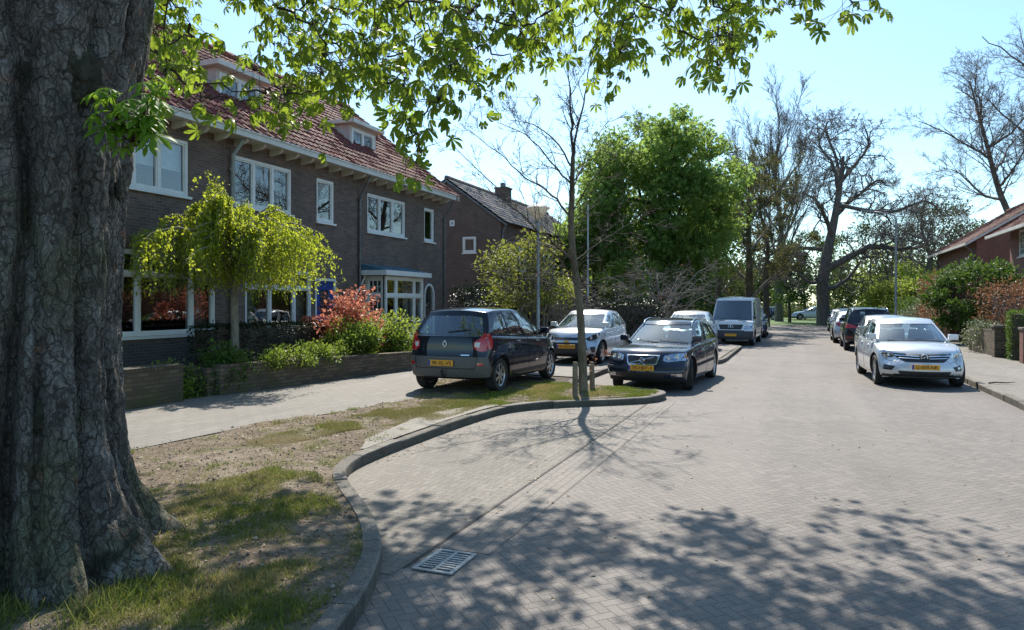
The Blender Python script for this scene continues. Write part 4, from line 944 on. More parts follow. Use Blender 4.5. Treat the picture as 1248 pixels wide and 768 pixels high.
def build_ground():
    S = 420
    sheet('ground', [(-S, -S), (S, -S), (S, S), (-S, S)], -.012, M_FIELD)
    K = smoothline(KERB)
    back = offset(K, KW)
    # the raised land on the left, behind the kerb
    sheet('garden_ground', back + [(-70, -20)], .098, M_EARTH)
    road = K + [(-70, 64), (70, 64), (70, 58), (5, 58), (3.9, 57), (3.55, 55), (3.55, 9), (3.7, 5), (4.4, 2), (5.5, -1), (7, -20)]
    sheet('road', [(x - .02, y) if i < len(K) else (x, y) for i, (x, y) in enumerate(road)], .0, M_ROAD)
    # parking bay in front of the verge and the gutter course along it
    bay = [(x - .02, y) for x, y in K if 4.1 < y < 12.9 and x < -2.45] + [(-2.5, 12.75), (-2.5, 4.15)]
    sheet('parking_bay', bay, .004, M_BAY)
    sheet('gutter_strip', [(-2.46, 4.75), (-2.04, 4.75), (-2.04, 13.2), (-2.25, 13.2), (-2.46, 12.9)], .004, M_GUT)
    sheet('gutter_strip', [(-2.03, 22.0), (-1.75, 22.0), (-1.75, 56), (-2.03, 56)], .004, M_GUT)
    sheet('gutter_joint', [(-2.495, 4.3), (-2.47, 4.3), (-2.47, 12.85), (-2.495, 12.85)], .006, pm('wet_joint', (.035, .03, .026), (.06, .052, .045), 9, rough=.8))
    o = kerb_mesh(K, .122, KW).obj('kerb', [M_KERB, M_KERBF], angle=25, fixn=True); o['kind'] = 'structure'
    RK = smoothline([(7.13, -20), (5.6, -1), (4.5, 2), (3.78, 5), (3.6, 9), (3.55, 12), (3.55, 55), (3.9, 57), (5, 58), (70, 58.5)])
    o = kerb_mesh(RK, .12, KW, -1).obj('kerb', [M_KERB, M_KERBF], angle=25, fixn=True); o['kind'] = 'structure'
    sheet('pavement', offset(RK, -KW) + [(70, -20)], .112, M_SLAB)
    # left pavement between the verge and the garden walls, and the slabs along the kerb
    sheet('pavement', [(-8.3, -20), (-8.25, 2), (-8.05, 6), G(163, 548, .12), G(300, 520, .12), G(420, 501, .12), G(505, 486, .12), (-7.35, 14.2), (-7.25, 20), (-7.0, 30.5), (-7.0, 57.6), (-9.1, 57.6), (-9.0, 22), (-9.1, 16), (-9.95, 10.2), (-10.1, 6), (-10.2, -20)], .121, M_SLAB)
    kb = [p for p in K if 7.1 < p[1] < 10.95 and p[0] < -4.2]
    sheet('pavement', offset(kb, KW) + [(x + .06 * noise.noise(Vector((y * 2.3, 3, 1))) + .46 * max(0, 1 - (y - 7.05) / 1.1) + .3 * max(0, 1 - (10.9 - y) / .7), y) for x, y in offset(kb, .62)[::-1]], .131, M_SLABW)
    sheet('pavement', [(-7.2, 16.3), (-4.7, 15.9), (-4.7, 20.8), (-3.9, 21.7), (-2.2, 22.6), (-2.15, 30.1), (-2.5, 30.65), (-4.45, 31.2), (-4.45, 55), (-6.8, 55), (-6.85, 30), (-7.1, 20)], .121, M_SLAB)
    verge = [p for p in back if -20 < p[1] < 14.45] + [(-7.3, 15.9), (-7.38, 14.2), G(505, 485, .12), G(420, 499, .12), G(300, 518, .12), G(163, 546, .12), (-8.0, 6), (-8.2, 2), (-8.3, -6)]
    verge = [p for p in verge if p[1] > -7]
    sheet('verge', verge, .118, M_SOIL, .14, vz)
    sheet('park_lawn', [(-90, 64), (90, 64), (90, 160), (-90, 160)], .03, M_LAWN)
    # grass: short blades, thick or thin by place
    A = [G(*p, .12) for p in ((150, 604), (260, 588), (330, 570), (385, 575), (425, 630), (452, 690), (395, 738), (340, 766))] + [(-2.35, 3.0), (-2.3, -2), (-7, -2), (-6.6, 3.5)]
    C = [G(*p, .12) for p in ((262, 552), (330, 530), (430, 506), (520, 489), (560, 480), (600, 492), (540, 512), (430, 524), (330, 546))]
    D = [G(*p, .12) for p in ((545, 497), (600, 478), (690, 458), (745, 455), (800, 478), (800, 484), (700, 488), (620, 495))]
    Z = [(A, 280000, .032, 0), (C, 100000, .03, 1), (D, 90000, .036, 2)]
    vm = np.array(verge)
    for poly, n, hgt, kind in Z:
        pa = np.array(poly); lo, hi = pa.min(0), pa.max(0)
        X = RNG.uniform(lo[0], hi[0], n * 2); Y = RNG.uniform(lo[1], hi[1], n * 2)
        ok = inside_np(poly, X, Y) & inside_np(verge, X, Y); X, Y = X[ok][:n], Y[ok][:n]
        nz = np.array([noise.fractal(Vector((x * 1.4, y * 1.4, kind * 9.0)), 1.0, 2.0, 4) for x, y in zip(X, Y)])
        keep = RNG.random(len(X)) < np.clip(.70 + nz * (1.6 if kind == 0 else 1.6), .04, 1); X, Y, nz = X[keep], Y[keep], nz[keep]
        Zz = np.array([vz(x, y) for x, y in zip(X, Y)]) + .115
        N = len(X); d = np.stack([RNG.normal(0, .55, N), RNG.normal(0, .55, N), np.ones(N)], 1); up = np.stack([RNG.normal(0, 1, N), RNG.normal(0, 1, N), np.full(N, .05)], 1)
        V, F = scatter(BLADE_T * np.array([1.5, 1, 1]), BLADE_F, np.stack([X, Y, Zz], 1), d, up, hgt * RNG.uniform(.5, 1.5, N) * (1 + .6 * np.clip(nz, -.5, 1)))
        dry = pm('x', (0, 0, 0))
        me = npmesh('grass', V, F, False)
        o = link('grass', me); o['kind'] = 'stuff'
        me.materials.append(GRASS[kind])
    # odd tufts and weeds all over the verge
    tx_, ty_ = RNG.uniform(-8.1, -2.3, 620), RNG.uniform(2.0, 14.3, 620); ok = inside_np(verge, tx_, ty_); tx_, ty_ = tx_[ok], ty_[ok]
    q = 46; X = (tx_[:, None] + RNG.normal(0, .05, (len(tx_), q)) * RNG.uniform(.5, 2.2, (len(tx_), 1))).ravel(); Y = (ty_[:, None] + RNG.normal(0, .05, (len(ty_), q)) * RNG.uniform(.5, 2.2, (len(tx_), 1))).ravel(); hh = np.repeat(RNG.uniform(.018, .06, len(tx_)), q)
    ok = inside_np(verge, X, Y); X, Y, hh = X[ok], Y[ok], hh[ok]; N = len(X)
    V, F = scatter(BLADE_T * np.array([1.5, 1, 1]), BLADE_F, np.stack([X, Y, np.array([vz(a, b) for a, b in zip(X, Y)]) + .115], 1), np.stack([RNG.normal(0, .6, N), RNG.normal(0, .6, N), np.ones(N)], 1), RNG.normal(0, 1, (N, 3)), hh * RNG.uniform(.5, 1.4, N))
    o = link('grass', npmesh('grass', V, F, False)); o['kind'] = 'stuff'; o.data.materials.append(GRASS[2])
    # tall tufts at the foot of the big tree
    tp = []
    for cx, cy in ((-4.05, 2.45), (-4.2, 2.6), (-3.95, 2.55), (-3.6, 2.85), (-3.52, 3.0), (-3.45, 2.75)):
        q = 130; tp.append(np.stack([RNG.normal(cx, .09, q), RNG.normal(cy, .09, q), np.full(q, .10)], 1))
    P = np.concatenate(tp); N = len(P); d = np.stack([RNG.normal(0, .55, N), RNG.normal(0, .55, N), np.ones(N)], 1)
    V, F = scatter(BLADE_T * np.array([.7, 1, 1]), BLADE_F, P, d, RNG.normal(0, 1, (N, 3)), RNG.uniform(.05, .17, N))
    o = link('grass', npmesh('grass', V, F, False)); o['kind'] = 'stuff'; o.data.materials.append(GRASS[2])
    # dry leaves and bits lying on the soil, the kerb and the gutter
    n = 6000; X = RNG.uniform(-8, -2.2, n); Y = RNG.uniform(2, 14.4, n); ok = inside_np(verge, X, Y); X, Y = X[ok], Y[ok]; N = len(X)
    gx = np.concatenate([X, RNG.uniform(-2.75, -2.3, 90), RNG.uniform(-4.45, -4.2, 70), RNG.uniform(-2.5, 3.2, 160)]); gy = np.concatenate([Y, RNG.uniform(4.2, 12.5, 90), RNG.uniform(6.8, 11, 70), RNG.uniform(3, 12, 160)])
    gz = np.concatenate([np.array([vz(a, b) for a, b in zip(X, Y)]) + .128, np.full(320, .014)]); N = len(gx)
    V, F = scatter(LEAF_T, LEAF_F, np.stack([gx, gy, gz], 1), np.stack([RNG.normal(0, 1, N), RNG.normal(0, 1, N), RNG.normal(0, .12, N)], 1), unit(np.stack([RNG.normal(0, .25, N), RNG.normal(0, .25, N), np.ones(N)], 1)), RNG.uniform(.015, .05, N))
    # pebbles and crumbs of earth
    n = 5200; X = RNG.uniform(-8, -2.2, n); Y = RNG.uniform(2, 14.4, n); ok = inside_np(verge, X, Y); X, Y = X[ok], Y[ok]; N2 = len(X)
    ico = np.array([(0, 0, 1), (.9, 0, .3), (.25, .85, .3), (-.75, .5, .3), (-.75, -.5, .3), (.25, -.85, .3), (0, 0, -.5)], float); icf = np.array([(0, 1, 2, 2), (0, 2, 3, 3), (0, 3, 4, 4), (0, 4, 5, 5), (0, 5, 1, 1), (6, 2, 1, 1), (6, 3, 2, 2), (6, 4, 3, 3), (6, 5, 4, 4), (6, 1, 5, 5)])[:, :3]
    pz = np.array([vz(a, b) for a, b in zip(X, Y)]) + .121
    V2, F2 = scatter(ico, icf, np.stack([X, Y, pz], 1), RNG.normal(0, 1, (N2, 3)) * np.array([1, 1, .2]), np.tile(np.array([0, 0, 1.0]), (N2, 1)) + RNG.normal(0, .3, (N2, 3)), RNG.uniform(.004, .016, N2) * np.where(RNG.random(N2) < .06, 1.8, 1))
    po = link('pebbles', npmesh('pebbles', V2, F2, False), None, None, leafm('pebble', (.10, .08, .06), (.34, .29, .24), trans=.0, rough=.9)); po['kind'] = 'stuff'
    o = link('leaf_litter', npmesh('leaf_litter', V, F, False), None, None, leafm('litter_leaf', (.10, .055, .025), (.28, .19, .10), trans=.1)); o['kind'] = 'stuff'

GRASS = [leafm('grass_green', (.10, .15, .02), (.23, .245, .05), (.38, .31, .13), trans=.4),
         leafm('grass_dry', (.22, .21, .06), (.36, .31, .13), (.42, .35, .20), trans=.3),
         leafm('grass_mixed', (.12, .18, .02), (.26, .28, .06), (.38, .31, .13), trans=.4)]

def build_small_things():
    # drain grate in the gutter
    o = thing('drain_grate', 'pale metal drain grate with slots in the gutter beside the kerb', 'drain grate', (-2.27, 4.5, .004))
    f = MB(); w, l = .30, .42
    for sx in (-1, 1):
        f.b2((sx * (w / 2), -l / 2, 0), (sx * (w / 2 - .03), l / 2, .012)); f.b2((-w / 2 + .03, sx * (l / 2), 0), (w / 2 - .03, sx * (l / 2 - .03), .012))
    mg = pm('grate_iron', (.30, .295, .285), (.42, .41, .39), 14, rough=.6, metal=.1, bump=.3, bscale=80)
    f.obj('frame', mg, o, bevel=.004)
    s = MB()
    for k in range(8):
        y = -l / 2 + .03 + (k + 1) * (l - .06) / 9
        s.b2((-w / 2 + .03, y - .009, .0), (w / 2 - .03, y + .009, .0105))
    s.b2((-.012, -l / 2 + .03, .001), (.012, l / 2 - .03, .0095))
    s.obj('bars', mg, o)
    MB().b2((-w / 2 + .03, -l / 2 + .03, -.002), (w / 2 - .03, l / 2 - .03, .0045)).obj('pit', M_WELL, o)
    # twig lying on the right pavement
    t = MB(); b = Vector((3.75, 17.75, .13)); t.tube([b, b + Vector((.14, .05, .02)), b + Vector((.33, .06, .015)), b + Vector((.5, .12, .03))], [.016, .014, .011, .005], 6); t.tube([b + Vector((.14, .05, .02)), b + Vector((.2, -.08, .03))], [.008, .003], 5)
    tag(t.obj('fallen_twig', BARK['dark'], smooth=True), 'short dark twig lying on the right pavement beside the silver car', 'twig')
    # street lamps
    o = thing('street_lamp', 'grey street lamp with a wide cone-shaped head behind the people carrier', 'street lamp', (-7.03, 19.93, .12))
    mg = pm('lamp_steel', (.23, .26, .28), (.30, .32, .33), 6, rough=.5, metal=.4)
    MB().lathe([(.0001, 0), (.075, 0), (.075, .9), (.05, .98), (.042, 4.05), (.055, 4.06), (.055, 4.12), (.0001, 4.12)], 16).obj('pole', mg, o, angle=40)
    MB().lathe([(.06, 4.10), (.30, 4.42), (.345, 4.46), (.335, 4.475), (.28, 4.43), (.05, 4.12)], 32, closed=True).obj('lamp_shade', leafm('lamp_opal', (.86, .84, .78), (.86, .84, .78), trans=.62, rough=.3), o, smooth=True)
    MB().lathe([(.0001, 4.60), (.12, 4.585), (.30, 4.52), (.36, 4.475), (.36, 4.46), (.33, 4.45), (.0001, 4.45)], 32).obj('lamp_cap', leafm('lamp_opal', (0, 0, 0), (0, 0, 0)), o, angle=50)
    o = thing('lamp_post', 'tall grey lamp post with a bent arm over the street by the right houses', 'street lamp', (4.9, 43, .11))
    MB().lathe([(.0001, 0), (.085, 0), (.085, 1.1), (.06, 1.2), (.045, 6.2), (.0001, 6.2)], 12).obj('pole', mg, o, angle=40)
    MB().tube([(0, 0, 6.15), (-.1, 0, 6.35), (-.4, 0, 6.48), (-1.1, 0, 6.6)], .035, 8).obj('arm', mg, o, smooth=True)
    m = lattice([0, .2, .8, 1], [-1, -.4, .4, 1], [0, .5, 1], lambda u, v, w: (-1.05 - .6 * u, .11 * v * (1 - .4 * u), 6.56 + .1 * w + .06 * u)); m.obj('lamp_head', pm('lamp_cap_grey', (.22, .23, .24), (.3, .3, .3), 5, rough=.45), o, smooth=True, fixn=True)
    o = thing('mast', 'plain slim pale grey pole standing in front of the green chestnut crown', 'pole', (-9.4, 33.9, .12))
    MB().lathe([(.0001, 0), (.08, 0), (.065, 1.0), (.045, 1.05), (.035, 6.4), (.0001, 6.4)], 12).obj('pole', pm('mast_grey', (.42, .44, .45), (.5, .5, .5), 4, rough=.5), o, angle=40)
    MB().lathe([(.0001, 6.39), (.045, 6.392), (.03, 6.44), (.0001, 6.45)], 12).obj('cap', pm('mast_grey', (0, 0, 0)), o, angle=50)
# ------------------------------------------------------------------ houses
M_BRICK = brickm('brick_dark', (.10, .056, .042), (.235, .138, .098), (.20, .18, .16), .215, .066, .009)
M_BRICKB = brickm('brick_plinth', (.06, .055, .055), (.10, .09, .085), (.15, .145, .14), .215, .066, .009)
M_BRICKN = brickm('brick_brown', (.14, .075, .055), (.20, .11, .08), (.16, .14, .12), .215, .066, .009, stain=(.10, .085, .07))
M_BRICKR = brickm('brick_red', (.20, .065, .045), (.29, .10, .07), (.22, .17, .14), .215, .066, .008)
M_BRICKG = brickm('garden_brick', (.11, .078, .05), (.27, .19, .12), (.09, .08, .065), .21, .07, .011, stain=(.085, .09, .035))
M_BRICKM = brickm('mossy_brick', (.09, .06, .035), (.20, .14, .08), (.075, .07, .05), .21, .07, .011, stain=(.075, .085, .02))
M_WHITE = pm('white_woodwork', (.74, .74, .71), (.82, .82, .80), 3, rough=.35, lo=.3, hi=.7)
M_CREAM = pm('cream_woodwork', (.58, .56, .50), (.70, .68, .62), 2.5, rough=.45, lo=.3, hi=.7)
M_WGL = glassm('window_glass', (.72, .78, .78), .16)
M_ROOM = pm('room_wall', (.22, .19, .16), (.13, .11, .10), 1.0, rough=.9)
M_BLIND = pm('pale_blind', (.72, .73, .72), (.62, .63, .63), 9, rough=.8)
M_CURT = pm('curtain', (.30, .25, .20), (.20, .16, .13), 9, rough=.9)
M_DPIPE = pm('zinc_pipe', (.12, .125, .13), (.18, .185, .19), 5, rough=.5, metal=.5)
M_ZINC = pm('painted_zinc', (.27, .33, .33), (.35, .40, .39), 4, rough=.5)
M_BLUE = pm('blue_door_paint', (.015, .045, .22), (.02, .06, .27), 3, rough=.3)
M_PINK = pm('dormer_boards', (.52, .42, .38), (.60, .50, .45), 3, rough=.6)
def tilem(name, c1, c2, c3):
    b = NB(name)
    r = b.n('NewGeometry', None, 8)
    c = b.mix(b.ramp(b.noise(2.2, 5), .35, .65), c1, c2)
    c = b.mix(b.M('MULTIPLY', b.ramp(b.noise(7, 7), .5, .75), .7), c, c3)
    vor = b.n('TexVoronoi', {'Vector': b.coord(), 'Scale': 3.6}, 1)
    c = b.mix(.18, c, vor, 'OVERLAY')
    return b.end(b.bsdf(c, .72, spec=.25, normal=b.bump(b.noise(40, 5), .5, .006)))
M_TILE = tilem('roof_tiles_red', (.155, .05, .042), (.215, .072, .055), (.08, .045, .04))
M_TILEG = tilem('roof_tiles_grey', (.17, .155, .15), (.22, .20, .19), (.10, .09, .085))
M_TILEB = tilem('roof_tiles_brown', (.15, .065, .052), (.20, .09, .07), (.10, .06, .05))

def rect_wall(mb, o, u, v, n, W, H, holes=(), depth=.11, m=0):
    """wall face at o spanned by u,v with rectangular openings and their reveals"""
    o, u, v, n = Vector(o), Vector(u), Vector(v), Vector(n)
    xs = sorted({0.0, W, *[h[0] for h in holes], *[h[2] for h in holes]}); ys = sorted({0.0, H, *[h[1] for h in holes], *[h[3] for h in holes]})
    flip = u.cross(v).dot(n) < 0
    for a, b in zip(xs, xs[1:]):
        for c, d in zip(ys, ys[1:]):
            cx, cy = (a + b) / 2, (c + d) / 2
            if any(h[0] < cx < h[2] and h[1] < cy < h[3] for h in holes): continue
            q = [o + u * a + v * c, o + u * b + v * c, o + u * b + v * d, o + u * a + v * d]
            mb.add(q[::-1] if flip else q, [(0, 1, 2, 3)], m)
    for h in holes:
        P = [o + u * h[0] + v * h[1], o + u * h[2] + v * h[1], o + u * h[2] + v * h[3], o + u * h[0] + v * h[3]]
        for i in range(4):
            a, b = P[i], P[(i + 1) % 4]
            q = [a, a - n * depth, b - n * depth, b]
            mb.add(q if flip else q[::-1], [(0, 1, 2, 3)], m)

def fbox(mb, o, u, v, n, a, b, m=0):
    """box between (u,v,n) corners a and b in a wall's own frame"""
    P = [Vector(o) + Vector(u) * x + Vector(v) * y + Vector(n) * z for z in (a[2], b[2]) for y in (a[1], b[1]) for x in (a[0], b[0])]
    F = [(0, 2, 3, 1), (4, 5, 7, 6), (0, 1, 5, 4), (2, 6, 7, 3), (0, 4, 6, 2), (1, 3, 7, 5)]
    if Vector(u).cross(Vector(v)).dot(Vector(n)) < 0: F = [f[::-1] for f in F]
    mb.add(P, F, m)

def window(root, o, u, v, n, w, h, cols=(.5,), transom=None, frame=M_WHITE, sill=True, blind=0.0, curtain=False, fw=.075, grid=None, deep=-.07, name='window'):
    f = MB(); d0, d1 = deep - .05, deep + .05
    B = lambda a, b, m=0: fbox(f, o, u, v, n, a, b, m)
    B((0, 0, d0), (fw, h, d1)); B((w - fw, 0, d0), (w, h, d1)); B((fw, 0, d0), (w - fw, fw, d1 - .002)); B((fw, h - fw, d0), (w - fw, h, d1 - .002))
    ths = [transom * h] if transom else []
    for t in ths: B((fw, t - fw / 2, d0 + .005), (w - fw, t + fw / 2, d1 - .004))
    edges = [0] + [c * w for c in cols] + [w]
    for c in cols: B((c * w - fw / 2, fw, d0 + .008), (c * w + fw / 2, h - fw, d1 - .007))
    # casement rims
    rows = [0] + ths + [h]
    for a, b in zip(edges, edges[1:]):
        for c, d in zip(rows, rows[1:]):
            x0 = a + (fw if a == 0 else fw / 2); x1 = b - (fw if b == w else fw / 2); y0 = c + (fw if c == 0 else fw / 2); y1 = d - (fw if d == h else fw / 2)
            r = .035
            B((x0, y0, d0 + .02), (x0 + r, y1, deep + .025)); B((x1 - r, y0, d0 + .02), (x1, y1, deep + .025)); B((x0 + r, y0, d0 + .02), (x1 - r, y0 + r, deep + .024)); B((x0 + r, y1 - r, d0 + .02), (x1 - r, y1, deep + .024))
            if grid:
                for k in range(1, grid[0]): xx = lerp(x0, x1, k / grid[0]); B((xx - .012, y0 + r, deep - .01), (xx + .012, y1 - r, deep + .018))
                for k in range(1, grid[1]): yy = lerp(y0, y1, k / grid[1]); B((x0 + r, yy - .012, deep - .009), (x1 - r, yy + .012, deep + .016))
    wo = f.obj(name, frame, root)
    p = MB(); fbox(p, o, u, v, n, (fw * .7, fw * .7, deep - .012), (w - fw * .7, h - fw * .7, deep - .004)); 
    # one sheet per pane field with a very slight tilt so reflections differ
    p = MB()
    for a, b in zip(edges, edges[1:]):
        for c, d in zip(rows, rows[1:]):
            t = [random.uniform(-.004, .004) for _ in range(4)]
            q = [Vector(o) + Vector(u) * x + Vector(v) * y + Vector(n) * (deep - .01 + tt) for (x, y), tt in zip(((a + .02, c + .02), (b - .02, c + .02), (b - .02, d - .02), (a + .02, d - .02)), t)]
            p.add(q, [(0, 1, 2, 3)] if Vector(u).cross(Vector(v)).dot(Vector(n)) > 0 else [(3, 2, 1, 0)])
    p.obj('glass_pane', M_WGL, wo)
    if sill:
        s = MB(); fbox(s, o, u, v, n, (-.05, -.06, -.10), (w + .05, -.003, .06)); s.obj('sill', M_CREAM if frame is M_CREAM else M_WHITE, wo)
    if blind:
        s = MB(); fbox(s, o, u, v, n, (.05, h * (1 - blind), deep - .14), (w - .05, h - .03, deep - .13)); s.obj('blind', M_BLIND, wo)
    if curtain:
        nn = 14
        for x0, x1 in ((.03, .2 * w), (.8 * w, w - .03)):
            s = MB()
            vs = []; 
            for k in range(nn + 1):
                x = lerp(x0, x1, k / nn); z = deep - .2 + .035 * math.sin(k * 2.4)
                vs += [Vector(o) + Vector(u) * x + Vector(v) * .02 + Vector(n) * z, Vector(o) + Vector(u) * x + Vector(v) * (h - .02) + Vector(n) * z]
            s.add(vs, [(2 * k, 2 * k + 2, 2 * k + 3, 2 * k + 1) for k in range(nn)])
            s.obj('curtain', M_CURT, wo, smooth=True)
    return wo

def pantiles(root, name, a, u, s, W, Ls, mat, tw=.21, row=.33, amp=.028):
    """a: eaves corner, u: unit along the eaves, s: unit up the slope"""
    a, u, s = Vector(a), Vector(u), Vector(s); n = u.cross(s); n = n if n.z > 0 else -n
    nu = int(W / tw * 6) + 1; rows = int(Ls / row)
    x = np.linspace(0, W, nu); wv = amp * (np.sin(x / tw * 2 * PI) + .35 * np.sin(x / tw * 4 * PI + .6))
    V = []; F = []
    ua, sa, na = np.array(u), np.array(s), np.array(n); aa = np.array(a)
    ls = []
    for r in range(rows + 1):
        j = RNG.normal(0, .004, nu)
        s0 = r * row; s1 = min((r + 1) * row + .01, Ls)
        for sv, up in ((s0, .035), (s0 + .004, .04), (s1, .006)):
            ls.append(aa + np.outer(x, ua) + sa * sv + np.outer(wv + up + j, na))
    V = np.concatenate(ls); nl = len(ls); I = np.arange(nu - 1)
    F = []
    for l in range(nl - 1): F.append(np.stack([l * nu + I, l * nu + I + 1, (l + 1) * nu + I + 1, (l + 1) * nu + I], 1))
    F = np.concatenate(F)
    if n.dot(u.cross(s)) < 0: F = F[:, ::-1]
    return link(name, npmesh(name, V, F, False), root, None, mat)

def row_house(label, Y0, Y1, plinth=None):
    """one home of the brick row; its front is the plane x=0 of its own frame, y along the street"""
    X = -13.0; base = (X, Y0, .1)
    root = thing('row_house', label, 'house', base, 0, 'homes in the dark brick row')
    return root, Y1 - Y0

UF, VF, NF = (0, 1, 0), (0, 0, 1), (1, 0, 0)
EAVE_Z, PITCH = 5.80, .78      # above the house's own base; rise per metre

def house_shell(root, W, holes, left_end=False, right_end=False, depth=9.0):
    H = EAVE_Z; m = MB()
    rect_wall(m, (0, 0, 0), UF, VF, NF, W, H, holes)
    rect_wall(m, (-depth, W, 0), (0, -1, 0), VF, (-1, 0, 0), W, H)
    zr = H + PITCH * (depth / 2 + .0)
    for y, f in ((0, left_end), (W, right_end)):
        q = [(0, y, 0), (-depth, y, 0), (-depth, y, H), (-depth / 2, y, zr - .1), (0, y, H)]
        m.add(q if y > 0 else q[::-1], [(0, 1, 2, 3, 4)][::1])
    w = m.obj('wall', M_BRICK, root)
    r = MB(); r.add([(-3.6, .05, .0), (-3.6, W - .05, 0), (-3.6, W - .05, H), (-3.6, .05, H)], [(0, 1, 2, 3)]); r.b2((-3.6, .05, 2.75), (-.12, W - .05, 3.0)); r.b2((-3.6, .05, .0), (-.12, W - .05, .3)); r.b2((-3.6, .05, 5.5), (-.12, W - .05, 5.6))
    r.obj('room', M_ROOM, root)
    # eaves: board, gutter and brackets
    e = MB(); e.b2((0.003, 0, H - .03), (.48, W, H + .02)); e.obj('soffit', M_CREAM, root)
    e = MB(); e.b2((.44, 0, H - .05), (.56, W, H + .13)); e.b2((.56, 0, H + .085), (.585, W, H + .13)); e.obj('gutter_board', M_CREAM, root, bevel=.01)
    n = int(W / .62)
    for k in range(n):
        y = (k + .5) * W / n
        b = MB(); b.add([(0.004, y - .045, H - .03), (.40, y - .045, H - .03), (.40, y - .045, H - .09), (.30, y - .045, H - .15), (0.004, y - .045, H - .19), (0.004, y + .045, H - .03), (.40, y + .045, H - .03), (.40, y + .045, H - .09), (.30, y + .045, H - .15), (0.004, y + .045, H - .19)],
              [(0, 1, 2, 3, 4), (9, 8, 7, 6, 5), (0, 5, 6, 1), (1, 6, 7, 2), (2, 7, 8, 3), (3, 8, 9, 4)])
        b.obj('eaves_bracket', M_CREAM, root, fixn=True)
    sl = Vector((-1, 0, PITCH)).normalized(); Ls = (depth / 2 + .56) / abs(sl.x)
    rf = pantiles(root, 'roof', (.56, 0 - (.25 if left_end else 0), H + .10), (0, 1, 0), sl, W + (.25 if left_end else 0) + (.28 if right_end else 0), Ls, M_TILE)
    b = MB(); q = [(-depth / 2, -.0, H + .1 + (depth / 2 + .56) * PITCH), (-depth - .5, 0, H - .1), (-depth - .5, W, H - .1), (-depth / 2, W, H + .1 + (depth / 2 + .56) * PITCH)]
    b.add(q, [(3, 2, 1, 0)]); b.add([(.55, 0, H + .08), (-depth / 2, 0, H + .08 + (depth / 2 + .55) * PITCH), (-depth / 2, W, H + .08 + (depth / 2 + .55) * PITCH), (.55, W, H + .08)], [(0, 3, 2, 1)])
    b.obj('roof_deck', M_TILE, root)
    rd = MB(); zt = H + .14 + (depth / 2 + .56) * PITCH
    k = int(W / .4)
    for i in range(k): rd.tube([(-depth / 2, i * W / k, zt), (-depth / 2, (i + 1) * W / k + .03, zt + .02)], [.13, .145], 8)
    rd.obj('ridge_tiles', M_TILE, root, smooth=True)
    if right_end:
        v = MB(); zf = lambda x: H + .10 + (.56 - x) * PITCH
        v.prism([(.56, zf(.56) - .16), (-depth / 2, zf(-depth / 2) - .16), (-depth / 2, zf(-depth / 2) - .01), (.56, zf(.56) - .01)], lambda p, d: (p[0], d, p[1]), W + .20, W + .25)
        v.obj('verge_board', M_CREAM, root, fixn=True)
    return w

def dormer(root, y0, y1, x0, z0, h, right=True):
    d = thing('dormer', None, None); d.parent = root
    w = y1 - y0; back = -(h / PITCH) - .9
    m = MB()
    rect_wall(m, (x0, y0, z0), UF, VF, NF, w, h, [(.12, .12, w - .12, h - .1)], .09)
    for y, n in ((y0, -1), (y1, 1)):
        q = [(x0, y, z0), (x0 + back, y, z0), (x0 + back, y, z0 + h), (x0, y, z0 + h)]
        m.add(q if n < 0 else q[::-1], [(3, 2, 1, 0)])
    m.obj('dormer_wall', M_PINK, d)
    window(d, (x0, y0 + .12, z0 + .12), UF, VF, NF, w - .24, h - .22, (.5,), frame=M_WHITE, deep=-.03, fw=.07)
    r = MB(); r.b2((x0 + back, y0 - .18, z0 + h), (x0 + .26, y1 + .18, z0 + h + .14)); r.obj('dormer_roof', M_CREAM, d, bevel=.015)
    r = MB(); r.b2((x0 + .02, y0 - .02, z0 - .12), (x0 + .06, y1 + .02, z0 + .0)); r.b2((x0 + .02, y0, z0 - .16), (x0 + .3, y1, z0 - .12)); r.obj('flashing', M_ZINC, d)
    b = MB(); b.b2((x0 - .9, y0 + .1, z0), (x0 - .8, y1 - .1, z0 + h - .02)); b.obj('dormer_room', M_ROOM, d)
    return d

def pipe(root, pts, r=.05, mat=M_DPIPE):
    m = MB(); m.tube(pts, r, 10)
    for z in (1.2, 3.2, 5.0): m.lathe([(r + .012, -.03), (r + .012, .03)], 10, 'Z', c=(pts[-1][0], pts[-1][1], z))
    return m.obj('downpipe', mat, root, smooth=False, angle=40)

def door(root, o, w, h, mat, u=UF, n=NF, light=True):
    f = MB(); B = lambda a, b: fbox(f, o, u, VF, n, a, b)
    B((0, 0, -.12), (.08, h, -.01)); B((w - .08, 0, -.12), (w, h, -.01)); B((.08, h - .08, -.12), (w - .08, h, -.012))
    f.obj('door_frame', M_WHITE, root)
    d = MB(); fbox(d, o, u, VF, n, (.08, .02, -.11), (w - .08, h - .08, -.06))
    for x0, x1, z0, z1 in ((.16, w - .16, .18, .8),): fbox(d, o, u, VF, n, (x0, z0, -.06), (x1, z1, -.045))
    do = d.obj('door', mat, root, bevel=.004)
    p = MB(); fbox(p, o, u, VF, n, (w * .3, 1.15, -.059), (w * .7, h - .35, -.052)); p.obj('door_pane', M_WGL, do)
    hd = MB(); hd.tube([Vector(o) + Vector(u) * .18 + Vector((0, 0, 1.02)) + Vector(n) * k for k in (-.06, .0)], .012, 8); hd.tube([Vector(o) + Vector(u) * x + Vector((0, 0, 1.02)) for x in (.17, .28)], .012, 8); hd.obj('handle', M_CHROME, do)

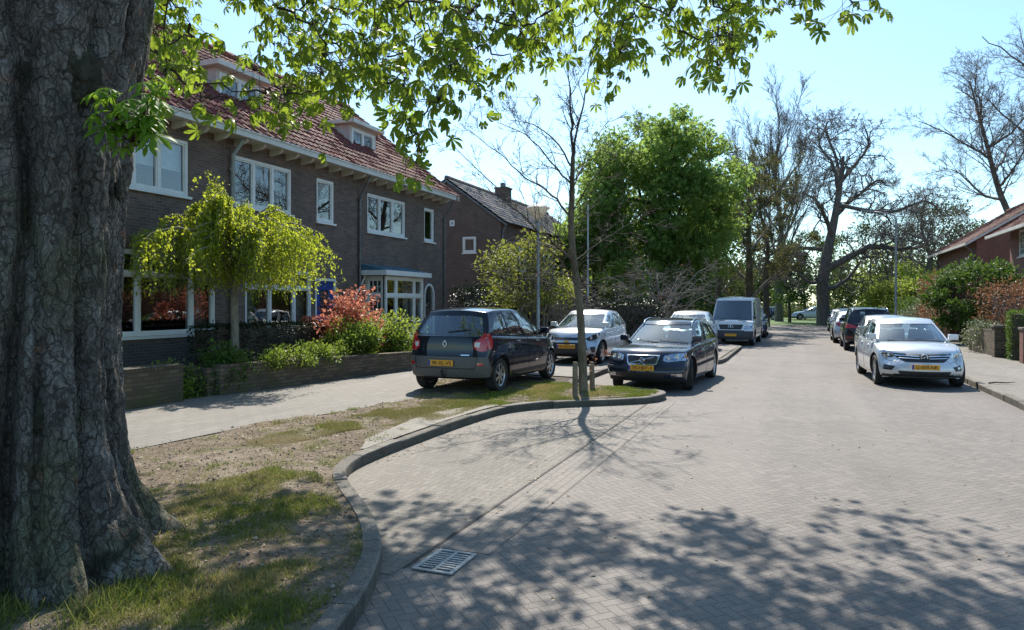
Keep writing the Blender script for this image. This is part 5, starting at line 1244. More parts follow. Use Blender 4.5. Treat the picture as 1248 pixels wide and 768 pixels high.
def build_houses():
    b0 = .1
    # home nearest the camera: wide ground-floor window, upper window, left of the weeping birch
    Y0, Y1 = 6.2, 13.86; W = Y1 - Y0
    r, _ = row_house('nearest home of the dark brick row, wide white window half behind the big trunk', Y0, Y1)
    G1 = (10.2 - Y0, 1.0, 13.55 - Y0, 2.85); U1 = (10.55 - Y0, 4.15, 12.72 - Y0, 5.42)
    house_shell(r, W, [G1, U1, (7.2 - Y0, .15, 8.15 - Y0, 2.3)], left_end=True)
    window(r, (0, G1[0], G1[1]), UF, VF, NF, G1[2] - G1[0], G1[3] - G1[1], (.355, .79), .72, curtain=True)
    window(r, (0, U1[0], U1[1]), UF, VF, NF, U1[2] - U1[0], U1[3] - U1[1], (.33, .63), blind=.55)
    door(r, (0, 7.2 - Y0, .15), .95, 2.15, pm('green_door', (.03, .07, .05), rough=.35))
    m = MB(); m.b2((.004, 10.0 - Y0, 0), (.03, W - .3, .88)); m.obj('plinth', M_BRICKB, r)
    pipe(r, [(.42, 14.02 - Y0, 5.7), (.10, 14.02 - Y0, 5.35), (.07, 14.02 - Y0, .0)], .05, M_ZINC)
    # middle home: blue front door, three-light upper window, dormer
    Y0, Y1 = 13.86, 19.72; W = Y1 - Y0
    r, _ = row_house('middle home of the dark brick row with the blue front door behind the weeping birch', Y0, Y1)
    G2 = (14.55 - Y0, .75, 17.25 - Y0, 2.62); U2 = (13.99 - Y0 + .12, 4.15, 16.36 - Y0, 5.40); U3 = (17.48 - Y0, 4.1, 18.33 - Y0, 5.37); DR = (17.42 - Y0, .18, 18.45 - Y0, 2.45)
    house_shell(r, W, [G2, U2, U3, DR])
    window(r, (0, G2[0], G2[1]), UF, VF, NF, G2[2] - G2[0], G2[3] - G2[1], (.36, .73), .74, curtain=True)
    window(r, (0, U2[0], U2[1]), UF, VF, NF, U2[2] - U2[0], U2[3] - U2[1], (.35, .67))
    window(r, (0, U3[0], U3[1]), UF, VF, NF, U3[2] - U3[0], U3[3] - U3[1], (), blind=.5)
    door(r, (0, DR[0], DR[1]), DR[2] - DR[0], DR[3] - DR[1], M_BLUE)
    s = MB(); s.b2((0, DR[0] - .1, 0), (.5, DR[2] + .1, .17)); s.obj('doorstep', M_SLABW, r)
    dormer(r, 14.75 - Y0, 16.5 - Y0, -1.15, 6.93, .98)
    pipe(r, [(.45, 19.62 - Y0, 5.72), (.12, 19.62 - Y0, 5.1), (.07, 19.62 - Y0, 4.9), (.07, 19.62 - Y0, 0)], .045)
    # end home: white bay window with a flat roof, arched side light
    Y0, Y1 = 19.72, 25.62; W = Y1 - Y0
    r, _ = row_house('end home of the brick row with a white bay and narrow arched window', Y0, Y1)
    U4 = (20.15 - Y0, 4.05, 22.6 - Y0, 5.31); U5 = (24.01 - Y0, 4.05, 24.8 - Y0, 5.31); BAY = (19.98 - Y0, .5, 22.42 - Y0, 2.55); AR = (24.0 - Y0, .15, 24.8 - Y0, 2.46)
    house_shell(r, W, [U4, U5, BAY, AR], right_end=True)
    window(r, (0, U4[0], U4[1]), UF, VF, NF, U4[2] - U4[0], U4[3] - U4[1], (.33, .67))
    window(r, (0, U5[0], U5[1]), UF, VF, NF, U5[2] - U5[0], U5[3] - U5[1], ())
    bay = thing('bay_window', None, None); bay.parent = r
    y0, y1, bx = 19.97 - Y0, 22.47 - Y0, .8
    m = MB(); m.b2((0, y0, 0), (bx - .02, y1, .46)); m.obj('bay_wall', M_BRICKB, bay)
    window(bay, (bx, y0, .52), UF, VF, NF, y1 - y0, 2.06, (.28, .76), .70, deep=-.05, fw=.09, name='front_light')
    window(bay, (0.02, y0, .52), (1, 0, 0), VF, (0, -1, 0), bx - .07, 2.06, (), .70, deep=-.05, fw=.12, grid=(3, 2), name='side_light', sill=False)
    window(bay, (0.02, y1, .52), (1, 0, 0), VF, (0, 1, 0), bx - .07, 2.06, (), .70, deep=-.05, fw=.12, grid=(3, 2), name='side_light', sill=False)
    m = MB(); m.b2((0.003, y0 - .32, 2.60), (bx + .22, y1 + .22, 2.76)); m.obj('bay_roof', M_WHITE, bay, bevel=.012)
    m = MB(); m.add([(.003, y0 - .28, 2.76), (bx + .18, y0 - .28, 2.765), (bx + .18, y1 + .18, 2.765), (.003, y1 + .18, 2.76), (.003, y0 - .28, 2.98), (.003, y1 + .18, 2.98)], [(0, 1, 4), (3, 5, 2), (1, 2, 5, 4)]); m.obj('zinc_cover', pm('blue_zinc', (.05, .16, .24), (.08, .2, .28), 3, rough=.4, metal=.3), bay, fixn=True)
    m = MB(); m.tube([(.15, y0 - .18, 2.6), (.10, y0 - .2, 2.45), (.05, y0 - .55, 1.95), (.05, y0 - .55, .4)], .03, 8); m.obj('rain_pipe', M_WHITE, bay, smooth=True)
    # arched window: white arch frame, leaded pane, blue lower panel
    w_, h_ = AR[2] - AR[0], AR[3] - AR[1]
    arc = [(0, 0), (0, h_ - .4)] + [(w_ / 2 - w_ / 2 * math.cos(a), h_ - .4 + .4 * math.sin(a)) for a in np.linspace(0, PI, 13)[1:-1]] + [(w_, h_ - .4), (w_, 0)]
    o3 = lambda x, z, n: (n, AR[0] + x, AR[1] + z)
    f = MB(); inn = [(w_ / 2 + (x - w_ / 2) * .82, z * .965 if z > 0 else 0) for x, z in arc]
    n = len(arc)
    for k in range(n - 1):
        q = [o3(*arc[k], .02), o3(*arc[k + 1], .02), o3(*inn[k + 1], .02), o3(*inn[k], .02), o3(*arc[k], -.08), o3(*arc[k + 1], -.08), o3(*inn[k + 1], -.08), o3(*inn[k], -.08)]
        f.add(q, [(0, 1, 2, 3), (0, 4, 5, 1), (3, 2, 6, 7), (7, 6, 5, 4)])
    ao = f.obj('arched_window', M_WHITE, r, fixn=True)
    f = MB(); f.add([o3(x, z, -.04) for x, z in inn], [tuple(range(len(inn)))]); f.obj('glass_pane', M_WGL, ao, fixn=True)
    f = MB()
    for k in range(1, 4): x = lerp(.1, w_ - .1, k / 4); f.tube([o3(x, .9, -.035), o3(x, h_ - .12, -.035)], .008, 4)
    for k in range(5): f.tube([o3(.08, 1.0 + .28 * k, -.035), o3(w_ - .08, 1.0 + .28 * k, -.035)], .008, 4)
    f.obj('leading', M_DPIPE, ao)
    f = MB(); fbox(f, (0, AR[0], AR[1]), UF, VF, NF, (.08, 0.01, -.07), (w_ - .08, .95, -.03)); f.obj('panel', M_ZINC, ao)
    # spandrels closing the square opening above the arch
    f = MB()
    for k in range(1, n - 2):
        f.add([o3(*arc[k], .004), o3(*arc[k + 1], .004), o3(arc[k + 1][0], h_ + .001, .004), o3(arc[k][0], h_ + .001, .004)], [(0, 1, 2, 3)])
    f.obj('spandrel', M_BRICK, r, fixn=True)
    dormer(r, 20.62 - Y0, 22.25 - Y0, -1.0, 6.84, .92)
    pipe(r, [(.45, W - .06, 5.72), (.14, W - .06, 5.2), (.07, W - .06, 5.0), (.07, W - .06, 0)], .045)
    # ---- brown brick house behind, gable towards us
    r = thing('gabled_house', 'brown brick house with a gable end and chimney beyond the dark brick row', 'house', (-13.6, 33, .1))
    D, Ln, He = 5.9, 16.0, 5.85; zr = He + D / 2 * .72
    m = MB(); m.add([(0, 0, 0), (-D, 0, 0), (-D, 0, He), (-D / 2, 0, zr), (0, 0, He)], [(0, 4, 3, 2, 1)]); m.add([(0, Ln, 0), (-D, Ln, 0), (-D, Ln, He), (-D / 2, Ln, zr), (0, Ln, He)], [(0, 1, 2, 3, 4)])
    rect_wall(m, (0, 0, 0), UF, VF, NF, Ln, He, [(2, 3.4, 3.6, 4.7), (6, 3.4, 7.6, 4.7), (10, 3.4, 11.6, 4.7), (2, .8, 4, 2.3), (8, .8, 10, 2.3)]); rect_wall(m, (-D, Ln, 0), (0, -1, 0), VF, (-1, 0, 0), Ln, He)
    m.obj('wall', M_BRICKN, r)
    for a in ((2, 3.4, 1.6, 1.3), (6, 3.4, 1.6, 1.3), (10, 3.4, 1.6, 1.3), (2, .8, 2, 1.5), (8, .8, 2, 1.5)): window(r, (0, a[0], a[1]), UF, VF, NF, a[2], a[3], (.5,))
    m = MB(); m.b2((-D + .5, .4, 0), (-1.5, Ln - .4, He - .1)); m.obj('room', M_ROOM, r)
    window(r, (-2.05, -.005, 4.25), (1, 0, 0), VF, (0, -1, 0), .72, .80, (), deep=.0, fw=.09); window(r, (-2.78, -.005, 5.62), (1, 0, 0), VF, (0, -1, 0), .26, .30, (), deep=.0, fw=.06, sill=False)
    sl = Vector((-1, 0, .72)).normalized()
    pantiles(r, 'roof', (.35, -.12, He - .16), (0, 1, 0), sl, Ln + .24, (D / 2 + .35) / abs(sl.x), M_TILEG)
    sl2 = Vector((1, 0, .72)).normalized(); pantiles(r, 'roof', (-D - .35, -.12, He - .16), (0, 1, 0), sl2, Ln + .24, (D / 2 + .35) / abs(sl2.x), M_TILEG)
    m = MB()
    for k in range(40): m.tube([(-D / 2, -.12 + k * .4, zr + .13), (-D / 2, .3 + k * .4, zr + .15)], [.11, .125], 8)
    m.obj('ridge_tiles', M_TILEG, r, smooth=True)
    m = MB(); q = [(.35, He - .22), (-D / 2, zr + .03), (-D - .35, He - .22), (-D - .35, He - .34), (-D / 2, zr - .10), (.35, He - .34)]
    m.prism(q, lambda p, d: (p[0], d, p[1]), -.10, -.02); m.obj('verge_board', M_DPIPE, r, fixn=True)
    c = MB(); c.b2((-D / 2 - .15, 6.6, zr - .6), (-D / 2 + .6, 7.4, zr + .55)); c.b2((-D / 2 - .2, 6.55, zr + .55), (-D / 2 + .65, 7.45, zr + .64)); co = c.obj('chimney', M_BRICKN, r)
    c = MB(); c.lathe([(.16, 0), (.13, .3), (.10, .3), (.10, 0)], 12, c=(-D / 2 + .2, 7.0, zr + .64)); c.obj('chimney_pot', M_DPIPE, co)
    pipe(r, [(.32, .1, 5.65), (.1, .1, 5.3), (.07, .1, 5.1), (.07, .1, 0)], .05)
    # ---- red brick houses on the right
    def red_house(label, Y0, Y1, wins, ends, over=.6, pitch=.62, dep=9.0, doorpos=None):
        r = thing('brick_house', label, 'house', (10.0, Y0, .1), 0, 'red brick houses on the right')
        W = Y1 - Y0; H = 5.55; m = MB(); u, n = (0, 1, 0), (-1, 0, 0)
        holes = [w[:4] for w in wins]
        rect_wall(m, (0, 0, 0), u, VF, n, W, H, holes); rect_wall(m, (dep, 0, 0), u, VF, (1, 0, 0), W, H)
        zr = H + pitch * dep / 2
        for y in (0, W): m.add([(0, y, 0), (dep, y, 0), (dep, y, H), (dep / 2, y, zr), (0, y, H)], [(0, 1, 2, 3, 4) if y == 0 else (4, 3, 2, 1, 0)])
        m.obj('wall', M_BRICKR, r)
        m = MB(); m.b2((2.5, .3, 0), (dep - .5, W - .3, H - .1)); m.b2((.15, .3, 2.7), (2.5, W - .3, 2.9)); m.obj('room', M_ROOM, r)
        for w in wins: window(r, (0, w[0], w[1]), u, VF, n, w[2] - w[0], w[3] - w[1], w[4], frame=M_WHITE, grid=w[5] if len(w) > 5 else None)
        sl = Vector((1, 0, pitch)).normalized(); Ls = (dep / 2 + over) / sl.x
        pantiles(r, 'roof', (-over, -over * .8, H - over * pitch + .12), (0, 1, 0), sl, W + over * 1.6, Ls, M_TILEB)
        sl = Vector((-1, 0, pitch)).normalized(); pantiles(r, 'roof', (dep + over, -over * .8, H - over * pitch + .12), (0, 1, 0), sl, W + over * 1.6, Ls, M_TILEB)
        e = MB(); zf = H - over * pitch
        e.b2((-over - .10, -over * .8, zf - .02), (-over + .02, W + over * .8, zf + .13)); e.obj('gutter_board', M_CREAM, r, bevel=.01)
        e = MB(); e.add([(-over, -over * .8, zf), (0.0, -over * .8, H - .05), (0.0, W + over * .8, H - .05), (-over, W + over * .8, zf)], [(0, 1, 2, 3)]); e.obj('soffit', M_CREAM, r)
        e = MB()
        for y in (-over * .8, W + over * .8 - .05):
            e = MB(); e.prism([(-over, zf), (dep / 2, zr - .02), (dep + over, zf), (dep + over, zf + .14), (dep / 2, zr + .12), (-over, zf + .14)], lambda p, d: (p[0], d, p[1]), y, y + .05)
            e.obj('verge_board', M_CREAM, r, fixn=True)
        m = MB()
        for k in range(int(W / .4)): m.tube([(dep / 2, k * .4, zr + .16), (dep / 2, k * .4 + .43, zr + .18)], [.11, .125], 8)
        m.obj('ridge_tiles', M_TILEB, r, smooth=True)
        return r, W, zr
    r, W, zr = red_house('red brick house with a hipped white eave, nearest on the right with white paned windows', 29.5, 43.0,
        [(10.1, 3.95, 12.0, 5.25, (.5,), (2, 4)), (6.2, 3.95, 8.1, 5.25, (.5,), (2, 4)), (2, 3.95, 3.9, 5.25, (.5,), (2, 4)), (9.3, .8, 12, 2.5, (.33, .67)), (2, .8, 5, 2.5, (.33, .67))], True, over=.85)
    c = MB(); c.b2((1.6, 10.9, H0 + .6), (2.3, 11.6, H0 + 2.6)); c.b2((1.55, 10.85, H0 + 2.6), (2.35, 11.65, H0 + 2.72)); c.obj('chimney', M_BRICKR, r)
    r, W, zr = red_house('red brick house with a plain gable wall, second on the right behind the green shrub', 50.2, 63.2,
        [(1.2, 2.9, 2.2, 4.4, ()), (3.4, 2.9, 4.3, 4.4, ()), (7.4, 3.1, 9.2, 4.3, (.5,)), (2, .8, 5, 2.3, (.5,)), (8, .8, 10, 2.3, (.5,))], True, over=.6)
    pipe(r, [(-.55, .25, 5.15), (-.1, .25, 4.8), (-.07, .25, 4.6), (-.07, .25, 0)], .05); pipe(r, [(-.55, 12.3, 5.15), (-.1, 12.3, 4.8), (-.07, 12.3, 4.6), (-.07, 12.3, 0)], .05)
H0 = 5.55
# ------------------------------------------------------------------ cars
def cpaint(name, c, metal=.35, rough=.32, spec=.5):
    if name in MATS: return MATS[name]
    b = NB(name)
    fl = b.noise(900, 2)
    col = b.mix(fl, tuple(.85 * x for x in c), tuple(min(1, 1.15 * x) for x in c))
    dust = b.M('MULTIPLY', b.ramp(b.noise(3.5, 7), .45, .8), .02 if max(c) < .1 else .07)
    col = b.mix(dust, col, (.25, .22, .18))
    MATS[name] = b.end(b.bsdf(col, rough, metal=metal, coat=1.0, coatr=.03, spec=.12 if max(c) < .1 else .5)); return MATS[name]

M_BLK = pm('black_plastic', (.018, .018, .02), (.03, .03, .032), 20, rough=.5)
M_TYRE = pm('tyre_rubber', (.016, .016, .017), (.035, .033, .03), 8, rough=.85, bump=.3, bscale=60)
M_WELL = pm('wheel_well', (.012, .012, .012), rough=.95)
M_RIM = pm('alloy_rim', (.55, .56, .58), (.42, .42, .43), 12, rough=.3, metal=.85)
M_CHROME = pm('chrome_trim', (.8, .8, .82), rough=.08, metal=1.0)
M_PLATE = pm('plate_yellow', (.80, .37, .025), rough=.45)
M_INK = pm('plate_ink', (.01, .01, .01), rough=.6)
M_SEAT = pm('seat_fabric', (.05, .05, .055), (.08, .08, .085), 40, rough=.9)
M_INT = pm('cabin_plastic', (.03, .03, .033), (.045, .045, .05), 30, rough=.8)
M_GREYP = pm('grey_bumper', (.085, .083, .082), (.11, .107, .104), 30, rough=.5)
M_GL = glassm('car_glass', (.70, .82, .80), .19)
M_GLD = glassm('car_glass_tinted', (.25, .29, .30), .08)
M_LAMP = glassm('lamp_glass', (.93, .95, .96), .08)
M_REFL = pm('lamp_reflector', (.75, .77, .8), (.35, .36, .38), 22, rough=.12, metal=1.0, bump=.4, bscale=30)
M_SEAM = pm('seam_rubber', (.006, .006, .007), rough=.8)
def lampm(name, c):
    if name in MATS: return MATS[name]
    b = NB(name); s = b.n('SeparateXYZ', {0: b.coord()}, 2)
    st = b.M('GREATER_THAN', b.M('FRACT', b.M('MULTIPLY', s, 28.0)), .18)
    col = b.mix(st, tuple(x * .45 for x in c), c)
    MATS[name] = b.end(b.bsdf(col, .12, coat=1.0)); return MATS[name]
M_RED = lampm('tail_lamp_red', (.5, .012, .015))
M_CLEAR = lampm('tail_lamp_clear', (.7, .68, .66))
M_AMBER = lampm('lamp_amber', (.7, .25, .02))

def lerp(a, b, t): return a + (b - a) * t
def rmp(x, a, b): return max(0.0, min(1.0, (x - a) / (b - a)))
def prof(pts):
    xs = [p[0] for p in pts]; ys = [p[1] for p in pts]
    return lambda x: float(np.interp(x, xs, ys))

def lattice(us, vs, ws, P):
    nu, nv, nw = len(us), len(vs), len(ws); ids = {}; V = []; F = []
    def idx(i, j, k):
        if (i, j, k) not in ids:
            ids[(i, j, k)] = len(V); V.append(P(us[i], vs[j], ws[k]))
        return ids[(i, j, k)]
    for i in range(nu - 1):
        for j in range(nv - 1):
            F.append([idx(i, j, 0), idx(i + 1, j, 0), idx(i + 1, j + 1, 0), idx(i, j + 1, 0)][::-1][::-1])
            F.append([idx(i, j, nw - 1), idx(i, j + 1, nw - 1), idx(i + 1, j + 1, nw - 1), idx(i + 1, j, nw - 1)])
        for k in range(nw - 1):
            F.append([idx(i, 0, k), idx(i, 0, k + 1), idx(i + 1, 0, k + 1), idx(i + 1, 0, k)])
            F.append([idx(i, nv - 1, k), idx(i + 1, nv - 1, k), idx(i + 1, nv - 1, k + 1), idx(i, nv - 1, k + 1)])
    for j in range(nv - 1):
        for k in range(nw - 1):
            F.append([idx(0, j, k), idx(0, j + 1, k), idx(0, j + 1, k + 1), idx(0, j, k + 1)])
            F.append([idx(nu - 1, j, k), idx(nu - 1, j, k + 1), idx(nu - 1, j + 1, k + 1), idx(nu - 1, j + 1, k)])
    m = MB(); m.add(V, F); return m

SIDE_R = (Vector((0, 1, 0)), Vector((0, 0, 1)), Vector((-1, 0, 0)))
SIDE_L = (Vector((0, 1, 0)), Vector((0, 0, 1)), Vector((1, 0, 0)))
FRONT = (Vector((1, 0, 0)), Vector((0, 0, 1)), Vector((0, -1, 0)))
REAR = (Vector((1, 0, 0)), Vector((0, 0, 1)), Vector((0, 1, 0)))
TOP = (Vector((1, 0, 0)), Vector((0, 1, 0)), Vector((0, 0, -1)))

def hit(bvh, x, y, basis):
    U, V, D = basis
    o = U * x + V * y - D * 5
    loc, nor, _, dist = bvh.ray_cast(o, D)
    if loc is None:
        loc, nor, _, dist = bvh.find_nearest(U * x + V * y - D * 1.2)
    if nor.dot(D) > 0: nor = -nor
    return loc, nor

def hit_lim(bvh, x, y, basis, lim=.33):
    """like hit, but a piece on the nose or tail never runs far along the flank"""
    loc, nor = hit(bvh, x, y, basis); D = basis[2]
    if abs(D.y) < .5: return loc, nor
    ref = hit(bvh, x * .45, y, basis)[0].dot(D)
    if loc.dot(D) - ref <= lim: return loc, nor
    a, b = x * .45, x
    for _ in range(9):
        c = (a + b) / 2
        if hit(bvh, c, y, basis)[0].dot(D) - ref <= lim: a = c
        else: b = c
    return hit(bvh, a, y, basis)

def patch(mb, bvh, poly, basis, off=.006, skirt=.03, sp=.06, m=0, rr=0.0):
    if rr: poly = roundpoly(poly, rr)
    vs2, fs = cdt(poly, sp); U, Vv, D = basis
    base = len(mb.v); n = len(vs2); P = []
    for p in vs2:
        loc, nor = hit_lim(bvh, p.x, p.y, basis); P.append(loc + nor * off)
    F = []; cnt = {}
    for f in fs:
        a, b, c = (P[i] for i in f[:3])
        if (b - a).cross(c - a).dot(D) > 0: f = f[::-1]
        F.append(f)
        for i in range(len(f)): cnt[(f[i], f[(i + 1) % len(f)])] = 1
    Q = list(P)
    if skirt:
        low = {}
        for (a, b) in list(cnt):
            if (b, a) not in cnt:
                for q in (a, b):
                    if q not in low: low[q] = len(Q); Q.append(P[q] + D * skirt)
                F.append([b, a, low[a], low[b]])
    mb.add(Q, F, m); return mb

def seam(mb, bvh, line, basis, r=.004, off=-.0005, closed=False):
    pts = []
    for p in densify([Vector(q) for q in line], .06, closed) + ([Vector(line[0])] if closed else []):
        loc, nor = hit(bvh, p.x, p.y, basis); pts.append(loc + nor * off)
    return mb.tube(pts, r, 5)

def mir(poly): return [(-x, y) for x, y in poly][::-1]

_font_cache = {}
def text_mesh(name, s, width, height, mat, depth=.003):
    cu = bpy.data.curves.new(name, 'FONT'); cu.body = s; cu.size = 1; cu.align_x = 'CENTER'; cu.align_y = 'CENTER'; cu.extrude = .01; cu.offset = .004
    o = bpy.data.objects.new(name, cu); COL.objects.link(o); me = evalmesh(o); drop(o)
    me.name = name
    co = np.zeros(len(me.vertices) * 3, np.float32); me.vertices.foreach_get('co', co); co = co.reshape(-1, 3)
    c = (co.max(0) + co.min(0)) / 2; co -= c; sz = co.max(0) - co.min(0)
    co *= np.array([width / sz[0], height / sz[1], depth / max(sz[2], 1e-6)], np.float32)
    me.vertices.foreach_set('co', co.ravel()); me.materials.clear(); me.materials.append(mat); me.update(); return me

def plate(root, s, loc, facing, w=.52, h=.11, tilt=0.0):
    """facing: rotation about Z so that the plate's face looks along the car's front (0) or rear (pi)"""
    m = MB(); m.box((0, 0, 0), (w, .012, h)); m.box((-w / 2 + .022, -.0065, 0), (.04, .004, h - .012), m=1)
    p = m.obj('licence_plate', [M_PLATE, MATS.get('plate_blue') or pm('plate_blue', (.02, .06, .35), rough=.5)], root, bevel=.004)
    p.location = loc; p.rotation_euler = (tilt, 0, facing)
    if not s: return p
    t = link('plate_lettering', text_mesh('plate_lettering', s, w * .78, h * .62, M_INK), p)
    t.location = (.018, -.0085, 0); t.rotation_euler = (PI / 2, 0, 0)
    return p

_wheels = {}
def wheel_meshes(R, w, spokes, rimmat, rk=.66):
    key = (R, w, spokes, rimmat.name, rk)
    if key in _wheels: return _wheels[key]
    t = MB(); rr = R * rk
    t.lathe([(rr, -w * .42), (R * .8, -w * .5), (R * .94, -w * .49), (R * .99, -w * .38), (R, -w * .2), (R, w * .2), (R * .99, w * .38), (R * .94, w * .49), (R * .8, w * .5), (rr, w * .42), (rr, 0)], 40, 'X', closed=True)
    for k in range(3): t.lathe([(R * 1.004, -w * .2 + k * w * .2 - .004), (R * 1.004, -w * .2 + k * w * .2 + .004)], 40, 'X', m=1)
    tm = t.mesh('wheel', [M_TYRE, M_WELL], angle=40)
    r = MB(); x = w * .36
    r.lathe([(rr * 1.01, x * 1.12), (rr * .97, x * 1.16), (rr * .9, x * .9), (rr * .9, -x), (rr, -x)], 40, 'X')
    r.lathe([(rr * .9, x * .25), (0.001, x * .25)], 24, 'X', m=1)
    r.lathe([(rr * .26, x * .3), (rr * .25, x * .98), (rr * .2, x * 1.06), (0.001, x * 1.06)], 20, 'X')
    for k in range(spokes):
        a = 2 * PI * k / spokes
        c = Vector((x * .9, math.cos(a) * rr * .56, math.sin(a) * rr * .56))
        R3 = Matrix.Rotation(a, 3, 'X')
        r.box(c, (x * .3, rr * .78, rr * (1.5 / spokes + .03)), rot=R3)
    rm = r.mesh('rim', [rimmat, M_WELL], angle=35)
    _wheels[key] = (tm, rm); return tm, rm

def car(name, label, cat, sp, loc, rz, group):
    g = sp.get
    L, W, H = sp['L'], sp['W'], sp['H']; hw = W / 2
    paint = sp['paint']; R = sp['R']; yf, yr = sp['axles']
    belt, bot, plan, crown = prof(sp['belt']), prof(g('bot', [(-L / 2, .27), (-L / 2 + .5, .19), (L / 2 - .5, .18), (L / 2, .21)])), prof(sp['plan']), prof(g('crown', [(0, .02), (L / 2, .09)]))
    sec = prof(g('sec', [(0, .93), (.12, .975), (.4, 1), (.62, .985), (.85, .955), (1, .915)]))
    nose, tail = prof(sp['nose']), prof(sp['tail']); rf, rb = g('rf', .3), g('rb', .14)
    def PB(t, v, w):
        yn = -L / 2 + L * t
        z = lerp(bot(yn), belt(yn) + crown(yn) * (1 - v * v), w)
        x = v * hw * plan(yn) * sec(w)
        a = abs(v)
        y = yn - (rf * a ** 3) * rmp(yn, L / 2 - .8, L / 2) - nose(w) * rmp(yn, L / 2 - .4, L / 2) + (rb * a ** 4) * rmp(-yn, L / 2 - .6, L / 2) + tail(w) * rmp(-yn, L / 2 - .4, L / 2)
        return (x, y, z)
    us = [0, .015, .05, .12, .2, .3, .4, .5, .6, .7, .78, .86, .92, .96, .985, 1]
    vs = [-1, -.95, -.8, -.5, -.17, .17, .5, .8, .95, 1]
    ws = [0, .08, .25, .45, .62, .8, .93, 1]
    lb = lattice(us, vs, ws, PB).obj('t', [paint, M_WELL], smooth=True, fixn=True)
    md = lb.modifiers.new('s', 'SUBSURF'); md.levels = 2; md.render_levels = 2
    pre = evalmesh(lb); bv0 = BVHTree.FromPolygons([v.co for v in pre.vertices], [list(p.vertices) for p in pre.polygons])
    cy = MB()
    for y in (yf, yr):
        for sx in (1, -1):
            cy.lathe([(0.0001, sx * (hw - .3)), (R * 1.15, sx * (hw - .3)), (R * 1.15, sx * 1.6), (0.0001, sx * 1.6)], 36, 'X', c=(0, y, R + .015))
    co = cy.obj('t', [M_WELL, M_WELL], fixn=True)
    md = lb.modifiers.new('b', 'BOOLEAN'); md.operation = 'DIFFERENCE'; md.object = co; md.solver = 'EXACT'; md.material_mode = 'TRANSFER'
    root = thing(name, label, cat, loc, rz, group)
    me = evalmesh(lb); me.name = 'body'; drop(lb); drop(co)
    mats = list(me.materials)
    for p in me.polygons:
        if p.center.z < .30 and p.normal.z < -.55: p.material_index = 1 if len(mats) > 1 else 0
        p.use_smooth = True
    me.set_sharp_from_angle(angle=math.radians(38))
    body = link('body', me, root)
    bv = bv0
    # cabin
    cab = sp['cab']
    roof = prof(cab['roof']); pb, pt = prof(cab['planb']), prof(cab['plant']); cb = prof(cab.get('base', [(y, z - .05) for y, z in sp['belt']]))
    bow, bowr = cab.get('bow', .16), cab.get('bowr', .1)
    def PC(u, v, w, ins=0.0):
        yb, yt = lerp(cab['yrb'] + ins, cab['yfb'] - ins, u), lerp(cab['yrt'] + ins, cab['yft'] - ins, u)
        y = lerp(yb, yt, max(w, 0)) - bow * v * v * rmp(u, .75, 1) + bowr * v * v * rmp(1 - u, .8, 1)
        zt = roof(u) - .05 * v * v - ins
        zb = cb(y) - 2 * ins
        h = lerp(hw * pb(u), hw * pt(u), max(w, 0) ** 1.1) + .018 * math.sin(PI * max(w, 0)) - ins - (.03 if w < 0 else 0)
        return (v * h, y, lerp(zb, zt, w))
    uc = [0, .02, .08, .2, .35, .5, .65, .8, .92, .98, 1]; vc = [-1, -.94, -.75, -.4, 0, .4, .75, .94, 1]; wc = [-.25, -.05, .12, .35, .6, .8, .94, 1]
    out = lattice(uc, vc, wc, PC).obj('t', [paint, M_INT], smooth=True, fixn=True)
    md = out.modifiers.new('s', 'SUBSURF'); md.levels = 2; md.render_levels = 2
    pre2 = evalmesh(out); bc = BVHTree.FromPolygons([v.co for v in pre2.vertices], [list(p.vertices) for p in pre2.polygons])
    nv = len(pre.vertices); bv = BVHTree.FromPolygons([v.co for v in pre.vertices] + [v.co for v in pre2.vertices], [list(p.vertices) for p in pre.polygons] + [[i + nv for i in p.vertices] for p in pre2.polygons])
    inn = lattice(uc, vc, wc, lambda u, v, w: PC(u, v, w, .04)).obj('t', [M_INT, M_INT], smooth=True, fixn=True)
    md = inn.modifiers.new('s', 'SUBSURF'); md.levels = 2; md.render_levels = 2
    side = [roundpoly([tuple(PC(u, 1, w)[1:]) for u, w in q], .035) for q in cab['side']]
    tmp = [inn]
    def cut(ob):
        md = out.modifiers.new('b', 'BOOLEAN'); md.operation = 'DIFFERENCE'; md.object = ob; md.solver = 'EXACT'; md.material_mode = 'TRANSFER'
    cut(inn)
    sm = MB()
    for q in side: sm.prism(q, lambda p, d: (d, p[0], p[1]), -1.5, 1.5)
    if side:
        so = sm.obj('t', [paint, M_BLK], fixn=True); tmp.append(so); cut(so)
    ends = []
    ymid = (cab['yft'] + cab['yrt']) / 2
    for key, u, basis, sgn in (('wind', 1, FRONT, 1), ('back', 0, REAR, -1)):
        if cab.get(key):
            q = roundpoly([(PC(u, v, w)[0], PC(u, v, w)[2]) for v, w in cab[key]], .05)
            eo = MB().prism(q, lambda p, d: (p[0], d, p[1]), lerp(ymid, cab['yft'] if sgn > 0 else cab['yrt'], .8), sgn * (L / 2 + 1)).obj('t', [paint, M_BLK], fixn=True)
            tmp.append(eo); cut(eo); ends.append((key, q, basis))
    cm = evalmesh(out); cm.name = 'cabin'; drop(out)
    for o in tmp: drop(o)
    for p in cm.polygons: p.use_smooth = True
    cm.set_sharp_from_angle(angle=math.radians(38))
    cabin = link('cabin', cm, root)
    for q in side:
        for bs in (SIDE_R, SIDE_L):
            ym = sum(p[0] for p in q) / len(q)
            gm = patch(MB(), bc, [((p[0] - ym) * 1.015 + ym, p[1]) for p in q], bs, -.009, 0, .12)
            gm.obj('side_window', g('rglass', M_GL) if ym < -.25 else M_GL, root, smooth=True)
